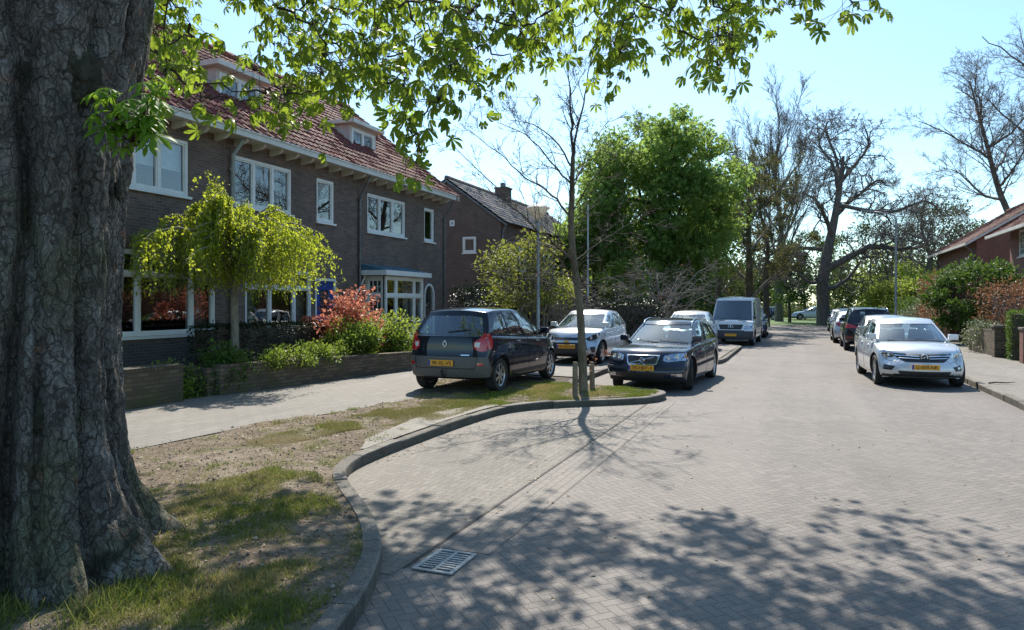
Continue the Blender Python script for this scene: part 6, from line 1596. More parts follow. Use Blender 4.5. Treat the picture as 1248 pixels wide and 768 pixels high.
    for key, q, bs in ends:
        gm = patch(MB(), bc, [(p[0] * 1.02, p[1]) for p in q], bs, -.009, 0, .12)
        gm.obj('windscreen' if key == 'wind' else 'rear_window', M_GL if key == 'wind' else g('rglass', M_GL), root, smooth=True)
        # black border round the glass
    # roof features
    # interior
    zb = belt(0)
    ins = MB()
    ins.box((0, (cab['yfb'] + cab['yrb']) / 2 - .12, zb - .03), (W * .70, (cab['yfb'] - cab['yrb']) * .74, .05))
    ins.box((0, cab['yfb'] - .66, zb + .0), (W * .66, .34, .11))
    ins.lathe([(.17, -.012), (.19, 0), (.17, .012), (.15, 0)], 18, 'Y', c=(-.36, cab['yfb'] - .88, zb + .05), closed=True)
    ins.obj('dashboard', M_INT, root, bevel=.03)
    for sx, y, wd in g('seats', ((-.37, .0, .46), (.37, .0, .46), (-.4, -.85, .42), (0.02, -.85, .36), (.42, -.85, .42))):
        s = MB(); s.box((sx, y, zb + .02), (wd, .14, .46), rot=Matrix.Rotation(-.22, 3, 'X'), taper=.82)
        s.box((sx, y - .09, zb + .36), (.25, .09, .16), rot=Matrix.Rotation(-.15, 3, 'X'))
        s.obj('seat', M_SEAT, root, bevel=.04)
    # wheels
    tm, rm = wheel_meshes(R, g('tw', .2), g('spokes', 7), g('rimmat', M_RIM), g('rk', .68))
    for y, st in ((yf, g('steer', 0.0)), (yr, 0.0)):
        for sx in (1, -1):
            wo = link('wheel', tm, root, (sx * (hw - g('tw', .2) / 2 - .045), y, R)); wo.rotation_euler = (0, 0, (0 if sx > 0 else PI) + st)
            link('rim', rm, wo)
    # mirrors
    for sx in (1, -1):
        y0 = cab['yfb'] + g('mirror_y', -.42); z0 = belt(y0) + .06
        m = lattice([0, .25, .75, 1], [-1, -.5, .5, 1], [0, .3, .7, 1], lambda u, v, w: (sx * (hw * .93 - .12 + .20 * u), y0 + .07 * v * (1 - .2 * u) - .03 * u, z0 + (.0 + .13 * w)))
        m.tube([(sx * hw * .74, y0, z0 - .03), (sx * (hw * .93 + .0), y0, z0 + .06)], .038, 6)
        mo = m.obj('wing_mirror', g('mirrormat', paint), root, smooth=True, fixn=True)
        md = mo.modifiers.new('s', 'SUBSURF'); md.levels = 1; md.render_levels = 2
    # door seams and handles
    sd = MB()
    for bs in (SIDE_R, SIDE_L):
        for ln in g('seams', []): seam(sd, bv, ln, bs)
    for bs, ln in g('seams_end', []): seam(sd, bv, ln, bs)
    if sd.v: sd.obj('panel_gaps', M_SEAM, root)
    for y, z in g('handles', []):
        for bs in (SIDE_R, SIDE_L):
            h = patch(MB(), bv, [(y - .1, z - .014), (y + .1, z - .014), (y + .1, z + .014), (y - .1, z + .014)], bs, .028, .03, .05, rr=.012)
            h.obj('door_handle', g('handlemat', paint), root, smooth=True)
    for nm, polys, bs, mat, off, skirt in g('patches', []):
        for q in polys: patch(MB(), bv, q, bs, off, skirt, .05, rr=.012).obj(nm, mat, root, angle=50)
    # two wipers on the windscreen
    if g('wipers', True):
        wp = MB(); zz = belt(cab['yfb']) + .06
        for x0, x1 in ((-.62, -.02), (-.05, .52)):
            pts = [hit(bc, lerp(x0, x1, k / 6), zz + .05 * k / 6, FRONT) for k in range(7)]
            wp.tube([p + n * .012 for p, n in pts], .009, 5)
        wp.obj('wiper', M_BLK, root)
    root['_'] = 0
    del root['_']
    return root, bv, bc

def headlamp(root, bv, poly, bs, discs=(), amber=None):
    for q, sx in ((poly, 1), (mir(poly), -1)):
        m = patch(MB(), bv, q, bs, -.03, 0, .05, rr=.02) if False else patch(MB(), bv, q, bs, .003, .0, .05, rr=.02)
        m.obj('headlight', M_REFL, root, smooth=True)
        if amber:
            a = patch(MB(), bv, amber if sx > 0 else mir(amber), bs, .006, .01, .05, rr=.01); a.obj('indicator', M_AMBER, root, smooth=True)
        for x, z, r in discs:
            P, N = hit(bv, sx * x, z, bs)
            d = MB(); d.lathe([(r, .002), (r, .012), (r * .86, .014), (r * .8, .005), (r * .3, .001), (.0001, .006)], 20, 'Y', c=P + Vector((0, .002, 0)))
            d.obj('headlight_reflector', M_CHROME, root, smooth=True)

def ring(mb, c, r, t=.008, ax='Y', n=24, m=0):
    return mb.lathe([(r - t, 0), (r, t), (r + t, 0), (r, -t)], n, ax, c=c, m=m, closed=True)

def bar(poly_c, w, h): return [(poly_c[0] - w / 2, poly_c[1] - h / 2), (poly_c[0] + w / 2, poly_c[1] - h / 2), (poly_c[0] + w / 2, poly_c[1] + h / 2), (poly_c[0] - w / 2, poly_c[1] + h / 2)]

P_NAVY = cpaint('paint_black_blue', (.006, .009, .020), .0, .2)
P_SLATE = cpaint('paint_slate_blue', (.016, .022, .042), .2, .25)
P_SILVER = cpaint('paint_silver', (.60, .62, .65), .4, .34)
P_SILVER2 = cpaint('paint_pale_silver', (.64, .655, .68), .25, .3)
P_WHITE = cpaint('paint_van_silver', (.78, .77, .745), .0, .35)
P_BLACK = cpaint('paint_black', (.006, .006, .008), .0, .2)
P_DBLUE = cpaint('paint_dark_blue', (.012, .03, .075), .1, .25)
P_GREY = cpaint('paint_grey', (.32, .33, .35), .6, .34)
SIDE_STD = [[(.05, .18), (.26, .14), (.27, .84), (.17, .82)], [(.30, .14), (.555, .13), (.555, .87), (.31, .86)], [(.585, .13), (.90, .13), (.93, .55), (.93, .85), (.60, .87)]]
WIND = [(-.965, .03), (.965, .03), (.955, .925), (-.955, .925)]
GR_L = 'cars parked on the left of the street'
GR_R = 'cars parked along the right kerb'

def build_cars():
    C = {}
    # ---- dark people carrier seen from behind
    L = 4.28
    sp = dict(L=L, W=1.80, H=1.62, R=.32, axles=(1.27, -1.42), paint=P_NAVY, spokes=7, tw=.2,
        belt=[(-2.14, 1.08), (-1.8, 1.08), (-.8, 1.03), (.4, .98), (1.0, .97), (1.5, .88), (1.9, .74), (2.14, .64)],
        plan=[(-2.14, .90), (-1.95, .95), (-1.4, 1.0), (1.3, .985), (1.8, .93), (2.14, .80)],
        sec=[(0, .93), (.12, .975), (.4, 1), (.62, .995), (.85, .965), (1, .935)],
        bot=[(-2.14, .30), (-1.7, .22), (1.6, .2), (2.14, .23)],
        nose=[(0, .08), (.3, 0), (.6, .03), (1, .22)], tail=[(0, .05), (.2, 0), (.45, .02), (.6, .06), (.8, .06), (1, .09)], rf=.34, rb=.16,
        crown=[(-2.14, .0), (.8, .02), (1.4, .09), (2.14, .06)], handles=[(-.62, .93), (.42, .90)], handlemat=P_NAVY,
        cab=dict(yfb=1.42, yft=.30, yrb=-2.03, yrt=-1.70, roof=[(0, 1.56), (.2, 1.605), (.55, 1.62), (.85, 1.58), (1, 1.53)], planb=[(0, .90), (.2, .94), (.6, .95), (.85, .93), (1, .86)],
            plant=[(0, .70), (.2, .76), (.6, .775), (1, .70)], side=[[(.07, .17), (.30, .13), (.305, .86), (.14, .80), (.085, .52)], [(.325, .13), (.53, .12), (.53, .88), (.33, .87)], [(.56, .12), (.77, .12), (.80, .87), (.57, .88)], [(.795, .12), (.91, .12), (.905, .42), (.84, .80), (.825, .80)]],
            wind=WIND, back=[(-.90, .04), (.90, .04), (.87, .80), (.6, .84), (-.6, .84), (-.87, .80)], bow=.2, bowr=.11),
        seams=[[(-.98, .36), (-.98, .7), (-.93, 1.0)], [(-.08, .30), (-.07, 1.0)], [(1.0, .32), (.98, .98)], [(-.9, .30), (1.0, .29)], [(1.0, .60), (-2.0, .66)]],
        seams_end=[(REAR, [(-.66, .98), (-.655, .72), (-.63, .46), (.63, .46), (.655, .72), (.66, .98)]), (REAR, [(-.76, .71), (.76, .71)])],
        patches=[('rear_bumper', [[(-.80, .32), (.80, .32), (.83, .50), (.80, .685), (.66, .70), (.62, .47), (-.62, .47), (-.66, .70), (-.80, .685), (-.83, .50)]], REAR, M_GREYP, .016, .04),
                 ('tailgate_panel', [[(-.615, .485), (.615, .485), (.645, .69), (-.645, .69)]], REAR, M_GREYP, .008, .03),
                 ('bumper_reflector', [bar((.70, .56), .10, .05), bar((-.70, .56), .10, .05)], REAR, M_RED, .022, .03),
                 ('sill_strip', [[(-.9, .30), (.95, .29), (.95, .36), (-.9, .37)]], SIDE_R, M_BLK, .012, .03), ('sill_strip', [[(-.9, .30), (.95, .29), (.95, .36), (-.9, .37)]], SIDE_L, M_BLK, .012, .03),
                 ('model_lettering', [bar((.42, .725), .17, .018)], REAR, M_CHROME, .008, .01)])
    rt, bv, bc = car('people_carrier', 'black-blue people carrier seen from behind, red tail lamps, parked half on the dry verge', 'car', sp, (-6.03, 14.17, .12), -math.radians(2.2), GR_L)
    for sx in (1, -1):
        q = [(.57, .85), (.68, .79), (.79, .80), (.795, 1.00), (.765, 1.10), (.735, 1.14), (.70, 1.08), (.66, 1.02), (.57, .97)]
        m = patch(MB(), bv, q if sx > 0 else mir(q), REAR, .012, .03, .04, rr=.02)
        patch(m, bv, [(-1.90, .82), (-1.80, .84), (-1.74, .98), (-1.79, 1.11), (-1.86, 1.12)], SIDE_R if sx > 0 else SIDE_L, .014, .03, .05, rr=.02)
        q2 = [(.585, .955), (.59, .875), (.67, .865), (.685, .96)]
        patch(m, bv, q2 if sx > 0 else mir(q2), REAR, .020, .02, .05, m=1, rr=.015)
        m.obj('tail_light', [M_RED, M_CLEAR], rt, angle=50)
    P, N = hit(bv, 0, .93, REAR)
    e = MB()
    for a, b in (((0, .062), (.042, 0)), ((.042, 0), (0, -.062)), ((0, -.062), (-.042, 0)), ((-.042, 0), (0, .062))):
        e.tube([(a[0], P.y - .012, .93 + a[1]), (b[0], P.y - .012, .93 + b[1])], .012, 6)
    e.obj('emblem', pm('silver_emblem', (.72, .74, .77), rough=.25, metal=.2), rt)
    P, N = hit(bv, -.05, .575, REAR)
    plate(rt, '98-XL-VS', (-.05, P.y - .03, .575), 0)
    w = MB(); P, N = hit(bc, 0, 1.14, REAR); w.tube([P + N * .015, hit(bc, .45, 1.19, REAR)[0] + N * .015], .01, 5); w.obj('wiper', M_BLK, rt)
    w = MB(); w.tube([(0, -1.45, 1.60), (0, -1.62, 1.70)], .006, 5); w.obj('aerial', M_BLK, rt)
    t = MB(); t.tube([(0, -2.0, .34), (0, -2.18, .33), (0, -2.2, .40)], .022, 8); t.lathe([(.0001, -.03), (.02, -.02), (.03, 0), (.02, .02), (.0001, .03)], 10, 'Z', c=(0, -2.2, .43)); t.box((.0, -1.9, .33), (.5, .1, .07)); t.obj('tow_hook', M_BLK, rt, smooth=False)
    C['mpv'] = rt
    # ---- silver hatchback (also the pattern for other hatchbacks)
    L = 4.37
    def hatch(paint, **k):
        d = dict(L=4.37, W=1.81, H=1.485, R=.325, axles=(1.30, -1.36), paint=paint, spokes=10, tw=.205,
            belt=[(-2.185, .90), (-1.9, .97), (-1.0, .95), (0, .92), (.8, .92), (1.25, .87), (1.75, .78), (2.02, .70), (2.185, .62)],
            plan=[(-2.185, .86), (-1.9, .94), (-1.3, 1.0), (1.3, .99), (1.75, .95), (2.02, .89), (2.185, .82)],
            nose=[(0, .10), (.25, .0), (.55, .0), (.75, .05), (1, .16)], tail=[(0, .06), (.3, 0), (.7, .04), (1, .12)], rf=.40, rb=.2,
            crown=[(-2.185, .0), (.5, .02), (1.2, .07), (1.8, .10), (2.185, .05)], handles=[(-.55, .85), (.42, .83)],
            cab=dict(yfb=1.22, yft=.18, yrb=-2.08, yrt=-1.55, roof=[(0, 1.40), (.2, 1.44), (.6, 1.485), (.85, 1.46), (1, 1.41)], planb=[(0, .86), (.2, .91), (.6, .93), (.85, .91), (1, .83)],
                plant=[(0, .60), (.2, .66), (.6, .68), (1, .63)], side=SIDE_STD, wind=WIND, back=[(-.86, .12), (.86, .12), (.84, .84), (-.84, .84)], bow=.24),
            seams=[[(-.95, .34), (-.9, .93)], [(-.02, .28), (.0, .92)], [(.98, .30), (1.0, .90)], [(-.9, .27), (.98, .27)]],
            seams_end=[(TOP, [(-.78, 1.2), (-.66, 1.75), (-.5, 1.98), (.5, 1.98), (.66, 1.75), (.78, 1.2)])])
        d.update(k); return d
    sp = hatch(P_SILVER2, handlemat=P_SILVER2, patches=[
        ('grille', [[(-.56, .725), (.56, .725), (.50, .64), (.36, .555), (-.36, .555), (-.50, .64)]], FRONT, M_BLK, .004, .02),
        ('grille_bar', [[(-.54, .695), (-.09, .675), (-.09, .655), (-.52, .675)], [(.09, .675), (.54, .695), (.52, .675), (.09, .655)], [(-.46, .635), (-.09, .625), (-.09, .612), (-.44, .622)], [(.09, .625), (.46, .635), (.44, .622), (.09, .612)]], FRONT, M_CHROME, .018, .02),
        ('lower_intake', [[(-.50, .37), (.50, .37), (.44, .27), (-.44, .27)]], FRONT, M_BLK, .006, .02),
        ('fog_lamp_recess', [[(.54, .46), (.83, .49), (.85, .38), (.60, .37)], mir([(.54, .46), (.83, .49), (.85, .38), (.60, .37)])], FRONT, M_BLK, .006, .02),
        ('fog_lamp', [bar((.71, .425), .15, .05), bar((-.71, .425), .15, .05)], FRONT, M_REFL, .014, .02),
        ('splitter', [[(-.80, .235), (.80, .235), (.82, .262), (-.82, .262)]], FRONT, M_GREYP, .012, .02)])
    rt, bv, bc = car('hatchback', 'pale silver hatchback facing us with a chrome winged grille, first at the right kerb', 'car', sp, (2.40, 19.37, .004), PI + math.radians(3.0), GR_R)
    headlamp(rt, bv, [(.44, .715), (.58, .63), (.76, .63), (.90, .70), (.93, .80), (.86, .83), (.70, .785), (.56, .745)], FRONT, [(.62, .69, .035), (.76, .715, .045)])
    for sx in (1, -1):
        q = [(.45, .82), (.60, .76), (.75, .79), (.77, .93), (.62, .95), (.47, .90)]
        patch(MB(), bv, q if sx > 0 else mir(q), REAR, .010, .03, .05, rr=.02).obj('tail_light', M_RED, rt, angle=50)
    P, N = hit(bv, 0, .655, FRONT); e = MB(); ring(e, (0, P.y + .02, .655), .062, .010)
    e.tube([(-.055, P.y + .022, .668), (.012, P.y + .022, .662)], .008, 5); e.tube([(-.012, P.y + .022, .648), (.055, P.y + .022, .642)], .008, 5); e.tube([(.012, P.y + .022, .662), (-.012, P.y + .022, .648)], .008, 5)
    e.lathe([(.056, 0), (.0001, .004)], 20, 'Y', c=(0, P.y + .010, .655), m=1)
    e.obj('emblem', [M_CHROME, M_BLK], rt, smooth=True)
    P, N = hit(bv, 0, .46, FRONT); plate(rt, 'G-059-NR', (0, P.y + .022, .46), PI)
    C['astra'] = rt
    # ---- small silver hatchback behind the young tree
    sp = hatch(P_SILVER, L=4.04, W=1.735, H=1.51, R=.31, axles=(1.22, -1.30), spokes=5, handlemat=P_SILVER,
        belt=[(-2.02, .95), (-1.8, 1.02), (-1.0, .99), (0, .95), (.75, .96), (1.2, .92), (1.7, .83), (1.9, .74), (2.02, .66)],
        plan=[(-2.02, .86), (-1.7, .95), (-1.2, 1.0), (1.2, .99), (1.6, .95), (1.85, .89), (2.02, .82)],
        cab=dict(yfb=1.22, yft=.18, yrb=-1.92, yrt=-1.55, roof=[(0, 1.43), (.2, 1.48), (.6, 1.515), (.85, 1.49), (1, 1.44)], planb=[(0, .86), (.2, .91), (.6, .93), (.85, .91), (1, .83)],
                plant=[(0, .62), (.2, .68), (.6, .70), (1, .65)], side=SIDE_STD, wind=WIND, back=[(-.86, .12), (.86, .12), (.84, .84), (-.84, .84)], bow=.24),
        seams_end=[(TOP, [(-.76, 1.2), (-.60, 1.62), (-.45, 1.84), (.45, 1.84), (.60, 1.62), (.76, 1.2)])],
        patches=[('upper_grille', [[(-.44, .735), (.44, .735), (.42, .665), (-.42, .665)]], FRONT, M_BLK, .006, .02),
                 ('lower_grille', [[(-.50, .60), (.50, .60), (.54, .42), (.44, .30), (-.44, .30), (-.54, .42)]], FRONT, M_BLK, .006, .02),
                 ('fog_lamp_recess', [[(.60, .48), (.80, .50), (.80, .33), (.64, .34)], mir([(.60, .48), (.80, .50), (.80, .33), (.64, .34)])], FRONT, M_BLK, .008, .02),
                 ('headlight_bezel', [[(.45, .70), (.55, .64), (.80, .68), (.85, .82), (.78, .87), (.60, .80)], mir([(.45, .70), (.55, .64), (.80, .68), (.85, .82), (.78, .87), (.60, .80)])], FRONT, M_BLK, .004, .01)])
    rt, bv, bc = car('small_hatchback', 'small silver hatchback facing us behind the young tree, twin round headlights', 'car', sp, (-5.82, 20.95, .124), PI - math.radians(1.5), GR_L)
    for sx in (1, -1):
        for x, z, r in ((.57, .725, .052), (.72, .765, .062)):
            P, N = hit(bv, sx * x, z, FRONT); d = MB(); d.lathe([(r, -.01), (r, .022), (r * .84, .024), (r * .78, .008), (r * .3, .004), (.0001, .012)], 20, 'Y', c=P); d.obj('headlight', M_CHROME, rt, smooth=True)
    P, N = hit(bv, 0, .63, FRONT); e = MB(); e.box((0, P.y + .02, .632), (.16, .02, .032)); e.box((0, P.y + .02, .632), (.06, .024, .055)); e.obj('emblem', pm('gold_emblem', (.6, .42, .1), rough=.2, metal=1), rt)
    P, N = hit(bv, 0, .50, FRONT); plate(rt, '91-SXV-4', (0, P.y + .022, .50), PI)
    # ---- dark blue-grey estate
    sp = dict(L=4.71, W=1.80, H=1.47, R=.325, axles=(1.43, -1.325), paint=P_SLATE, spokes=5, tw=.215, rimmat=M_RIM, steer=math.radians(14),
        belt=[(-2.355, .88), (-2.1, .93), (-1.2, .93), (0, .91), (.9, .90), (1.3, .88), (1.9, .82), (2.2, .77), (2.355, .70)],
        plan=[(-2.355, .88), (-2.1, .95), (-1.4, 1.0), (1.4, .99), (1.9, .96), (2.2, .92), (2.355, .86)],
        nose=[(0, .12), (.2, .02), (.5, 0), (.62, .06), (.9, .10), (1, .14)], tail=[(0, .06), (.3, 0), (.7, .04), (1, .08)], rf=.30, rb=.16,
        crown=[(-2.355, .0), (.8, .02), (1.4, .07), (2.1, .07), (2.355, .03)], handles=[(-.62, .80), (.38, .79)],
        cab=dict(yfb=1.12, yft=.10, yrb=-2.25, yrt=-1.98, roof=[(0, 1.39), (.2, 1.43), (.65, 1.465), (.9, 1.44), (1, 1.40)], planb=[(0, .88), (.2, .91), (.6, .92), (.85, .91), (1, .83)],
            plant=[(0, .64), (.2, .67), (.6, .68), (1, .64)], side=[[(.05, .16), (.29, .14), (.29, .85), (.08, .83)], [(.315, .14), (.555, .13), (.555, .87), (.315, .86)], [(.585, .13), (.91, .13), (.935, .5), (.93, .85), (.60, .87)]],
            wind=WIND, back=[(-.86, .12), (.86, .12), (.84, .84), (-.84, .84)], bow=.22),
        seams=[[(-.98, .40), (-.94, .92)], [(-.08, .28), (-.06, .91)], [(1.0, .30), (1.02, .88)], [(-.95, .27), (1.0, .27)]],
        seams_end=[(TOP, [(-.80, 1.15), (-.62, 1.9), (-.42, 2.18), (.42, 2.18), (.62, 1.9), (.80, 1.15)]), (FRONT, [(-.86, .56), (.86, .56)])],
        patches=[('grille_surround', [[(-.345, .745), (.345, .745), (.30, .565), (.25, .55), (-.25, .55), (-.30, .565)]], FRONT, M_CHROME, .008, .02),
                 ('grille', [[(-.315, .728), (.315, .728), (.275, .575), (-.275, .575)]], FRONT, pm('grille_mesh', (.10, .10, .105), (.03, .03, .03), 120, rough=.4, metal=.6), .016, .02),
                 ('bumper_trim', [[(-.86, .515), (-.28, .50), (-.28, .455), (-.87, .46)], [(.28, .50), (.86, .515), (.87, .46), (.28, .455)]], FRONT, M_BLK, .014, .02),
                 ('side_trim', [[(-.95, .47), (1.0, .46), (1.0, .52), (-.95, .53)]], SIDE_R, M_SEAM, .014, .02), ('side_trim', [[(-.95, .47), (1.0, .46), (1.0, .52), (-.95, .53)]], SIDE_L, M_SEAM, .014, .02),
                 ('lower_intake', [[(-.46, .39), (.46, .39), (.42, .29), (-.42, .29)]], FRONT, M_BLK, .006, .02),
                 ('fog_lamp', [bar((.66, .35), .19, .065), bar((-.66, .35), .19, .065)], FRONT, M_REFL, .01, .02)])
    rt, bv, bc = car('estate_car', 'dark blue-grey estate car facing us, wheels turned, just past the young tree', 'car', sp, (-2.78, 16.87, .004), PI - math.radians(3.5), GR_L)
    headlamp(rt, bv, [(.42, .735), (.40, .65), (.47, .61), (.80, .64), (.90, .70), (.90, .755), (.80, .785), (.56, .775)], FRONT, [(.50, .685, .045), (.64, .70, .055)], [(.77, .68), (.87, .70), (.87, .755), (.79, .765)])
    g_ = MB(); P, N = hit(bv, 0, .65, FRONT); g_.tube([(.25, P.y + .022, .585), (-.25, P.y + .022, .715)], .011, 5); ring(g_, (0, P.y + .028, .65), .045, .009); g_.obj('emblem', M_CHROME, rt)
    P, N = hit(bv, 0, .495, FRONT); plate(rt, '70-HBT-3', (0, P.y + .03, .495), PI)
    for sx in (1, -1):
        r = MB(); pts = [hit(bc, sx * .56, y, TOP)[0] + Vector((0, 0, .035 if abs(y + .9) < .95 else -.005)) for y in np.linspace(-1.95, .1, 12)]
        r.tube(pts, .014, 6); r.obj('roof_rail', M_CHROME, rt, smooth=True)
    # ---- panel van
    sp = dict(L=5.1, W=1.90, H=2.12, R=.33, axles=(1.65, -1.6), paint=P_WHITE, spokes=6, tw=.21, mirrormat=M_BLK, mirror_y=-.5,
        belt=[(-2.55, 1.05), (1.2, 1.05), (1.75, 1.08), (2.2, 1.00), (2.45, .92), (2.55, .80)],
        plan=[(-2.55, .97), (-2.2, 1.0), (1.7, 1.0), (2.2, .965), (2.55, .90)], sec=[(0, .95), (.15, .985), (.5, 1), (.85, .985), (1, .96)],
        bot=[(-2.55, .32), (2.2, .26), (2.55, .27)],
        nose=[(0, .06), (.2, 0), (.5, .02), (.75, .07), (1, .22)], tail=[(0, .02), (.5, 0), (1, 0)], rf=.26, rb=.05, crown=[(-2.55, 0), (1.4, .02), (2.1, .09), (2.55, .06)],
        handles=[(1.0, .98)],
        cab=dict(yfb=1.98, yft=1.16, yrb=-2.53, yrt=-2.48, roof=[(0, 2.08), (.3, 2.12), (.85, 2.11), (1, 2.05)], planb=[(0, .965), (.5, .975), (.85, .965), (1, .885)],
            plant=[(0, .86), (.5, .87), (.9, .85), (1, .79)], side=[[(.79, .10), (.955, .10), (.965, .3), (.975, .82), (.80, .86)]], wind=[(-.965, .03), (.965, .03), (.96, .92), (-.96, .92)], bow=.2, bowr=.02),
        seams=[[(.75, .40), (.75, 1.05)], [(1.9, .5), (1.85, 1.05)], [(-.6, .35), (-.6, 1.05)], [(-.5, .33), (.8, .33)]], seams_end=[(TOP, [(-.80, 1.95), (-.7, 2.35), (.7, 2.35), (.80, 1.95)])],
        seats=((-.45, .75, .48), (.1, .75, .4), (.5, .75, .44)),
        patches=[('front_bumper', [[(-.90, .30), (.90, .30), (.93, .62), (.60, .62), (.50, .66), (-.50, .66), (-.60, .62), (-.93, .62)]], FRONT, pm('van_bumper', (.05, .052, .056), (.07, .07, .075), 20, rough=.6), .02, .04),
                 ('grille', [[(-.50, .90), (.50, .90), (.44, .70), (-.44, .70)]], FRONT, M_BLK, .008, .02),
                 ('grille_bar', [bar((0, .85), .88, .012), bar((0, .80), .85, .012), bar((0, .75), .82, .012)], FRONT, M_GREYP, .02, .02),
                 ('hood_vent', [bar((-.42, 2.12), .3, .05), bar((.42, 2.12), .3, .05)], TOP, M_BLK, .006, .01)])
    rt, bv, bc = car('panel_van', 'silver panel van with a dark bumper and a star on its grille, parked facing us', 'van', sp, (-2.52, 34.3, .004), PI - math.radians(2.0), GR_L)
    headlamp(rt, bv, [(.54, .70), (.86, .72), (.93, .86), (.90, .98), (.74, .90), (.56, .84)], FRONT, [(.70, .79, .06)])
    P, N = hit(bv, 0, .80, FRONT); e = MB(); ring(e, (0, P.y + .035, .80), .10, .012)
    for k in range(3):
        a = PI / 2 + k * 2 * PI / 3; e.tube([(0, P.y + .035, .80), (.1 * math.cos(a), P.y + .035, .80 + .1 * math.sin(a))], [.016, .006], 5)
    e.obj('emblem', M_CHROME, rt)
    P, N = hit(bv, 0, .47, FRONT); plate(rt, None, (0, P.y + .03, .47), PI)
    # ---- black SUV seen from behind
    sp = hatch(P_BLACK, L=4.5, W=1.84, H=1.67, R=.355, axles=(1.36, -1.32), spokes=5, rglass=M_GLD, handlemat=P_BLACK,
        belt=[(-2.25, 1.05), (-1.9, 1.10), (-1.0, 1.07), (0, 1.04), (.8, 1.03), (1.25, 1.0), (1.8, .93), (2.1, .84), (2.25, .72)],
        plan=[(-2.25, .90), (-2.0, .95), (-1.3, 1.0), (1.3, .99), (1.85, .95), (2.1, .90), (2.25, .84)], bot=[(-2.25, .38), (-1.7, .26), (1.7, .25), (2.25, .3)],
        cab=dict(yfb=1.25, yft=.25, yrb=-2.12, yrt=-1.72, roof=[(0, 1.60), (.2, 1.64), (.6, 1.67), (.85, 1.64), (1, 1.59)], planb=[(0, .88), (.2, .92), (.6, .93), (.85, .91), (1, .84)],
            plant=[(0, .66), (.2, .71), (.6, .72), (1, .67)], side=SIDE_STD, wind=WIND, back=[(-.87, .08), (.87, .08), (.86, .84), (-.86, .84)], bow=.22),
        patches=[('rear_bumper', [[(-.86, .40), (.86, .40), (.88, .60), (-.88, .60)]], REAR, M_BLK, .012, .03), ('bumper_reflector', [bar((.70, .53), .2, .035), bar((-.70, .53), .2, .035)], REAR, M_RED, .02, .02),
                 ('chrome_strip', [bar((0, .46), 1.1, .02)], REAR, M_CHROME, .02, .02)],
        seams_end=[(REAR, [(-.66, 1.0), (-.68, .66), (.68, .66), (.66, 1.0)])])
    rt, bv, bc = car('suv', 'black sport utility car seen from behind, dark tail lamps and roof rails, between silver cars', 'car', sp, (2.58, 32.0, .004), 0.0, GR_R)
    for sx in (1, -1):
        q = [(.45, .93), (.50, .86), (.88, .88), (.90, 1.02), (.70, 1.03)]
        m = patch(MB(), bv, q if sx > 0 else mir(q), REAR, .012, .03, .05, rr=.02)
        patch(m, bv, [(-2.0, .92), (-1.86, .96), (-1.84, 1.02), (-1.98, 1.03)], SIDE_R if sx > 0 else SIDE_L, .012, .03, .05, rr=.02)
        m.obj('tail_light', M_RED, rt, angle=50)
        r = MB(); pts = [hit(bc, sx * .60, y, TOP)[0] + Vector((0, 0, .04 if abs(y + .75) < .85 else -.005)) for y in np.linspace(-1.7, .2, 12)]
        r.tube(pts, .016, 6); r.obj('roof_rail', M_CHROME, rt, smooth=True)
    P, N = hit(bv, 0, .80, REAR); plate(rt, None, (0, P.y - .02, .80), 0)
    # ---- the rest are copies of the hatchback in other paints
    def recolour(o, new):
        for ch in o.children_recursive:
            if ch.type == 'MESH':
                for s in ch.material_slots:
                    if s.material in (P_SILVER2,): s.link = 'OBJECT'; s.material = new
    def another(label, loc, rz, paint, group, scale=1.0):
        o = dup(C['astra'], loc, rz, label, group); recolour(o, paint)
        for ch in list(o.children):
            if ch.name.startswith('emblem'): bpy.data.objects.remove(ch)
            elif ch.name.startswith('licence_plate'):
                for t in list(ch.children): bpy.data.objects.remove(t)
        o.scale = (scale,) * 3; return o
    another('grey-silver hatchback at the right kerb, almost hidden by the first silver one', (2.72, 26.3, .004), PI, P_GREY, GR_R, .97)
    another('light silver car at the right kerb showing only a sliver past the black one', (2.42, 37.6, .004), 0.0, P_SILVER, GR_R, 1.0)
    another('dark blue car facing us, farthest along the right kerb near the big bare tree', (2.75, 50.3, .004), PI, P_DBLUE, GR_R, 1.0)
    another('silver car mostly hidden behind the dark estate, only its roof showing', (-3.55, 26.3, .124), PI, P_SILVER, GR_L, .97)
    another('dark blue car parked behind the silver van, mostly hidden by it', (-2.35, 41.6, .004), PI, P_DBLUE, GR_L, 1.02)
    GR_F = 'cars parked beyond the green at the end of the street'
    another('blue-grey car far off beyond the grass, left of the trunks', (-3.5, 84, .0), math.radians(80), P_SLATE, GR_F)
    another('pale car far off beyond the grass, right of the thin dark trunk', (1.6, 86, .0), math.radians(95), P_SILVER2, GR_F)
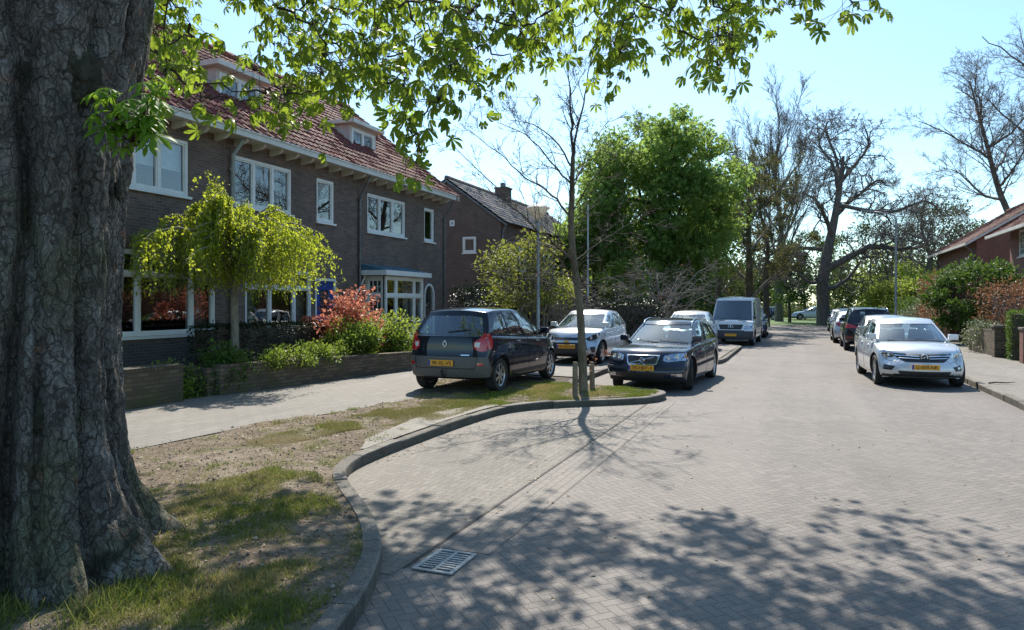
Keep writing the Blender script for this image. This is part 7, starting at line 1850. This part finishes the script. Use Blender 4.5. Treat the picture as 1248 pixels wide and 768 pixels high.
# ------------------------------------------------------------------ camera, light, render settings
def build_world():
    w = bpy.data.worlds.new('World'); SC.world = w; w.use_nodes = True; t = w.node_tree
    bg = t.nodes['Background']; sky = t.nodes.new('ShaderNodeTexSky'); sky.sky_type = 'NISHITA'; sky.sun_disc = False
    el, az = math.radians(49.0), math.radians(-20.0)       # azimuth from +Y towards +X
    sky.sun_elevation = el; sky.sun_rotation = az; sky.air_density = 1.0; sky.dust_density = .6; sky.ozone_density = 1.6; sky.altitude = 10
    mx = t.nodes.new('ShaderNodeMix'); mx.data_type = 'RGBA'; mx.blend_type = 'MULTIPLY'; mx.inputs[0].default_value = 1.0; mx.inputs[7].default_value = (.86, 1.04, 1.06, 1); t.links.new(sky.outputs[0], mx.inputs[6]); t.links.new(mx.outputs[2], bg.inputs[0]); bg.inputs[1].default_value = SKY
    s = bpy.data.lights.new('sun', 'SUN'); s.energy = SUN; s.angle = math.radians(.53); s.color = (1, .94, .84)
    so = bpy.data.objects.new('sun', s); COL.objects.link(so)
    d = Vector((math.sin(az) * math.cos(el), math.cos(az) * math.cos(el), math.sin(el)))
    so.rotation_euler = d.to_track_quat('Z', 'Y').to_euler(); so.location = d * 60
    cam = bpy.data.cameras.new('camera'); co = bpy.data.objects.new('camera', cam); COL.objects.link(co); SC.camera = co
    co.location = (0, 0, CAM_H); co.rotation_euler = (PI / 2, 0, TH)
    cam.sensor_width = 36; cam.lens = 36 * 880 / 1248.0; cam.shift_y = -14 / 1248.0; cam.clip_end = 2000; cam.clip_start = .05
    v = SC.view_settings; v.view_transform = 'Standard'; v.look = 'None'; v.exposure = EXPO; v.gamma = 1; v.use_curve_mapping = False
    c = SC.cycles; c.use_denoising = DENOISE; c.denoising_prefilter = 'NONE'; c.max_bounces = 7; c.diffuse_bounces = 3; c.glossy_bounces = 3; c.transmission_bounces = 5; c.transparent_max_bounces = 12; c.caustics_reflective = False; c.caustics_refractive = False; c.sample_clamp_indirect = 4; c.blur_glossy = 1.0
    c.use_adaptive_sampling = False; c.adaptive_threshold = .006
SKY, SUN, EXPO = .132, 4.8, .66

DENOISE = True

import time as _t
def run():
    t0 = _t.time()
    for f in (build_world, build_ground, build_small_things, build_houses, build_big_tree, build_young_tree, build_plants, build_cars):
        f(); print('TIMER', f.__name__, round(_t.time() - t0, 1), flush=True)
run()
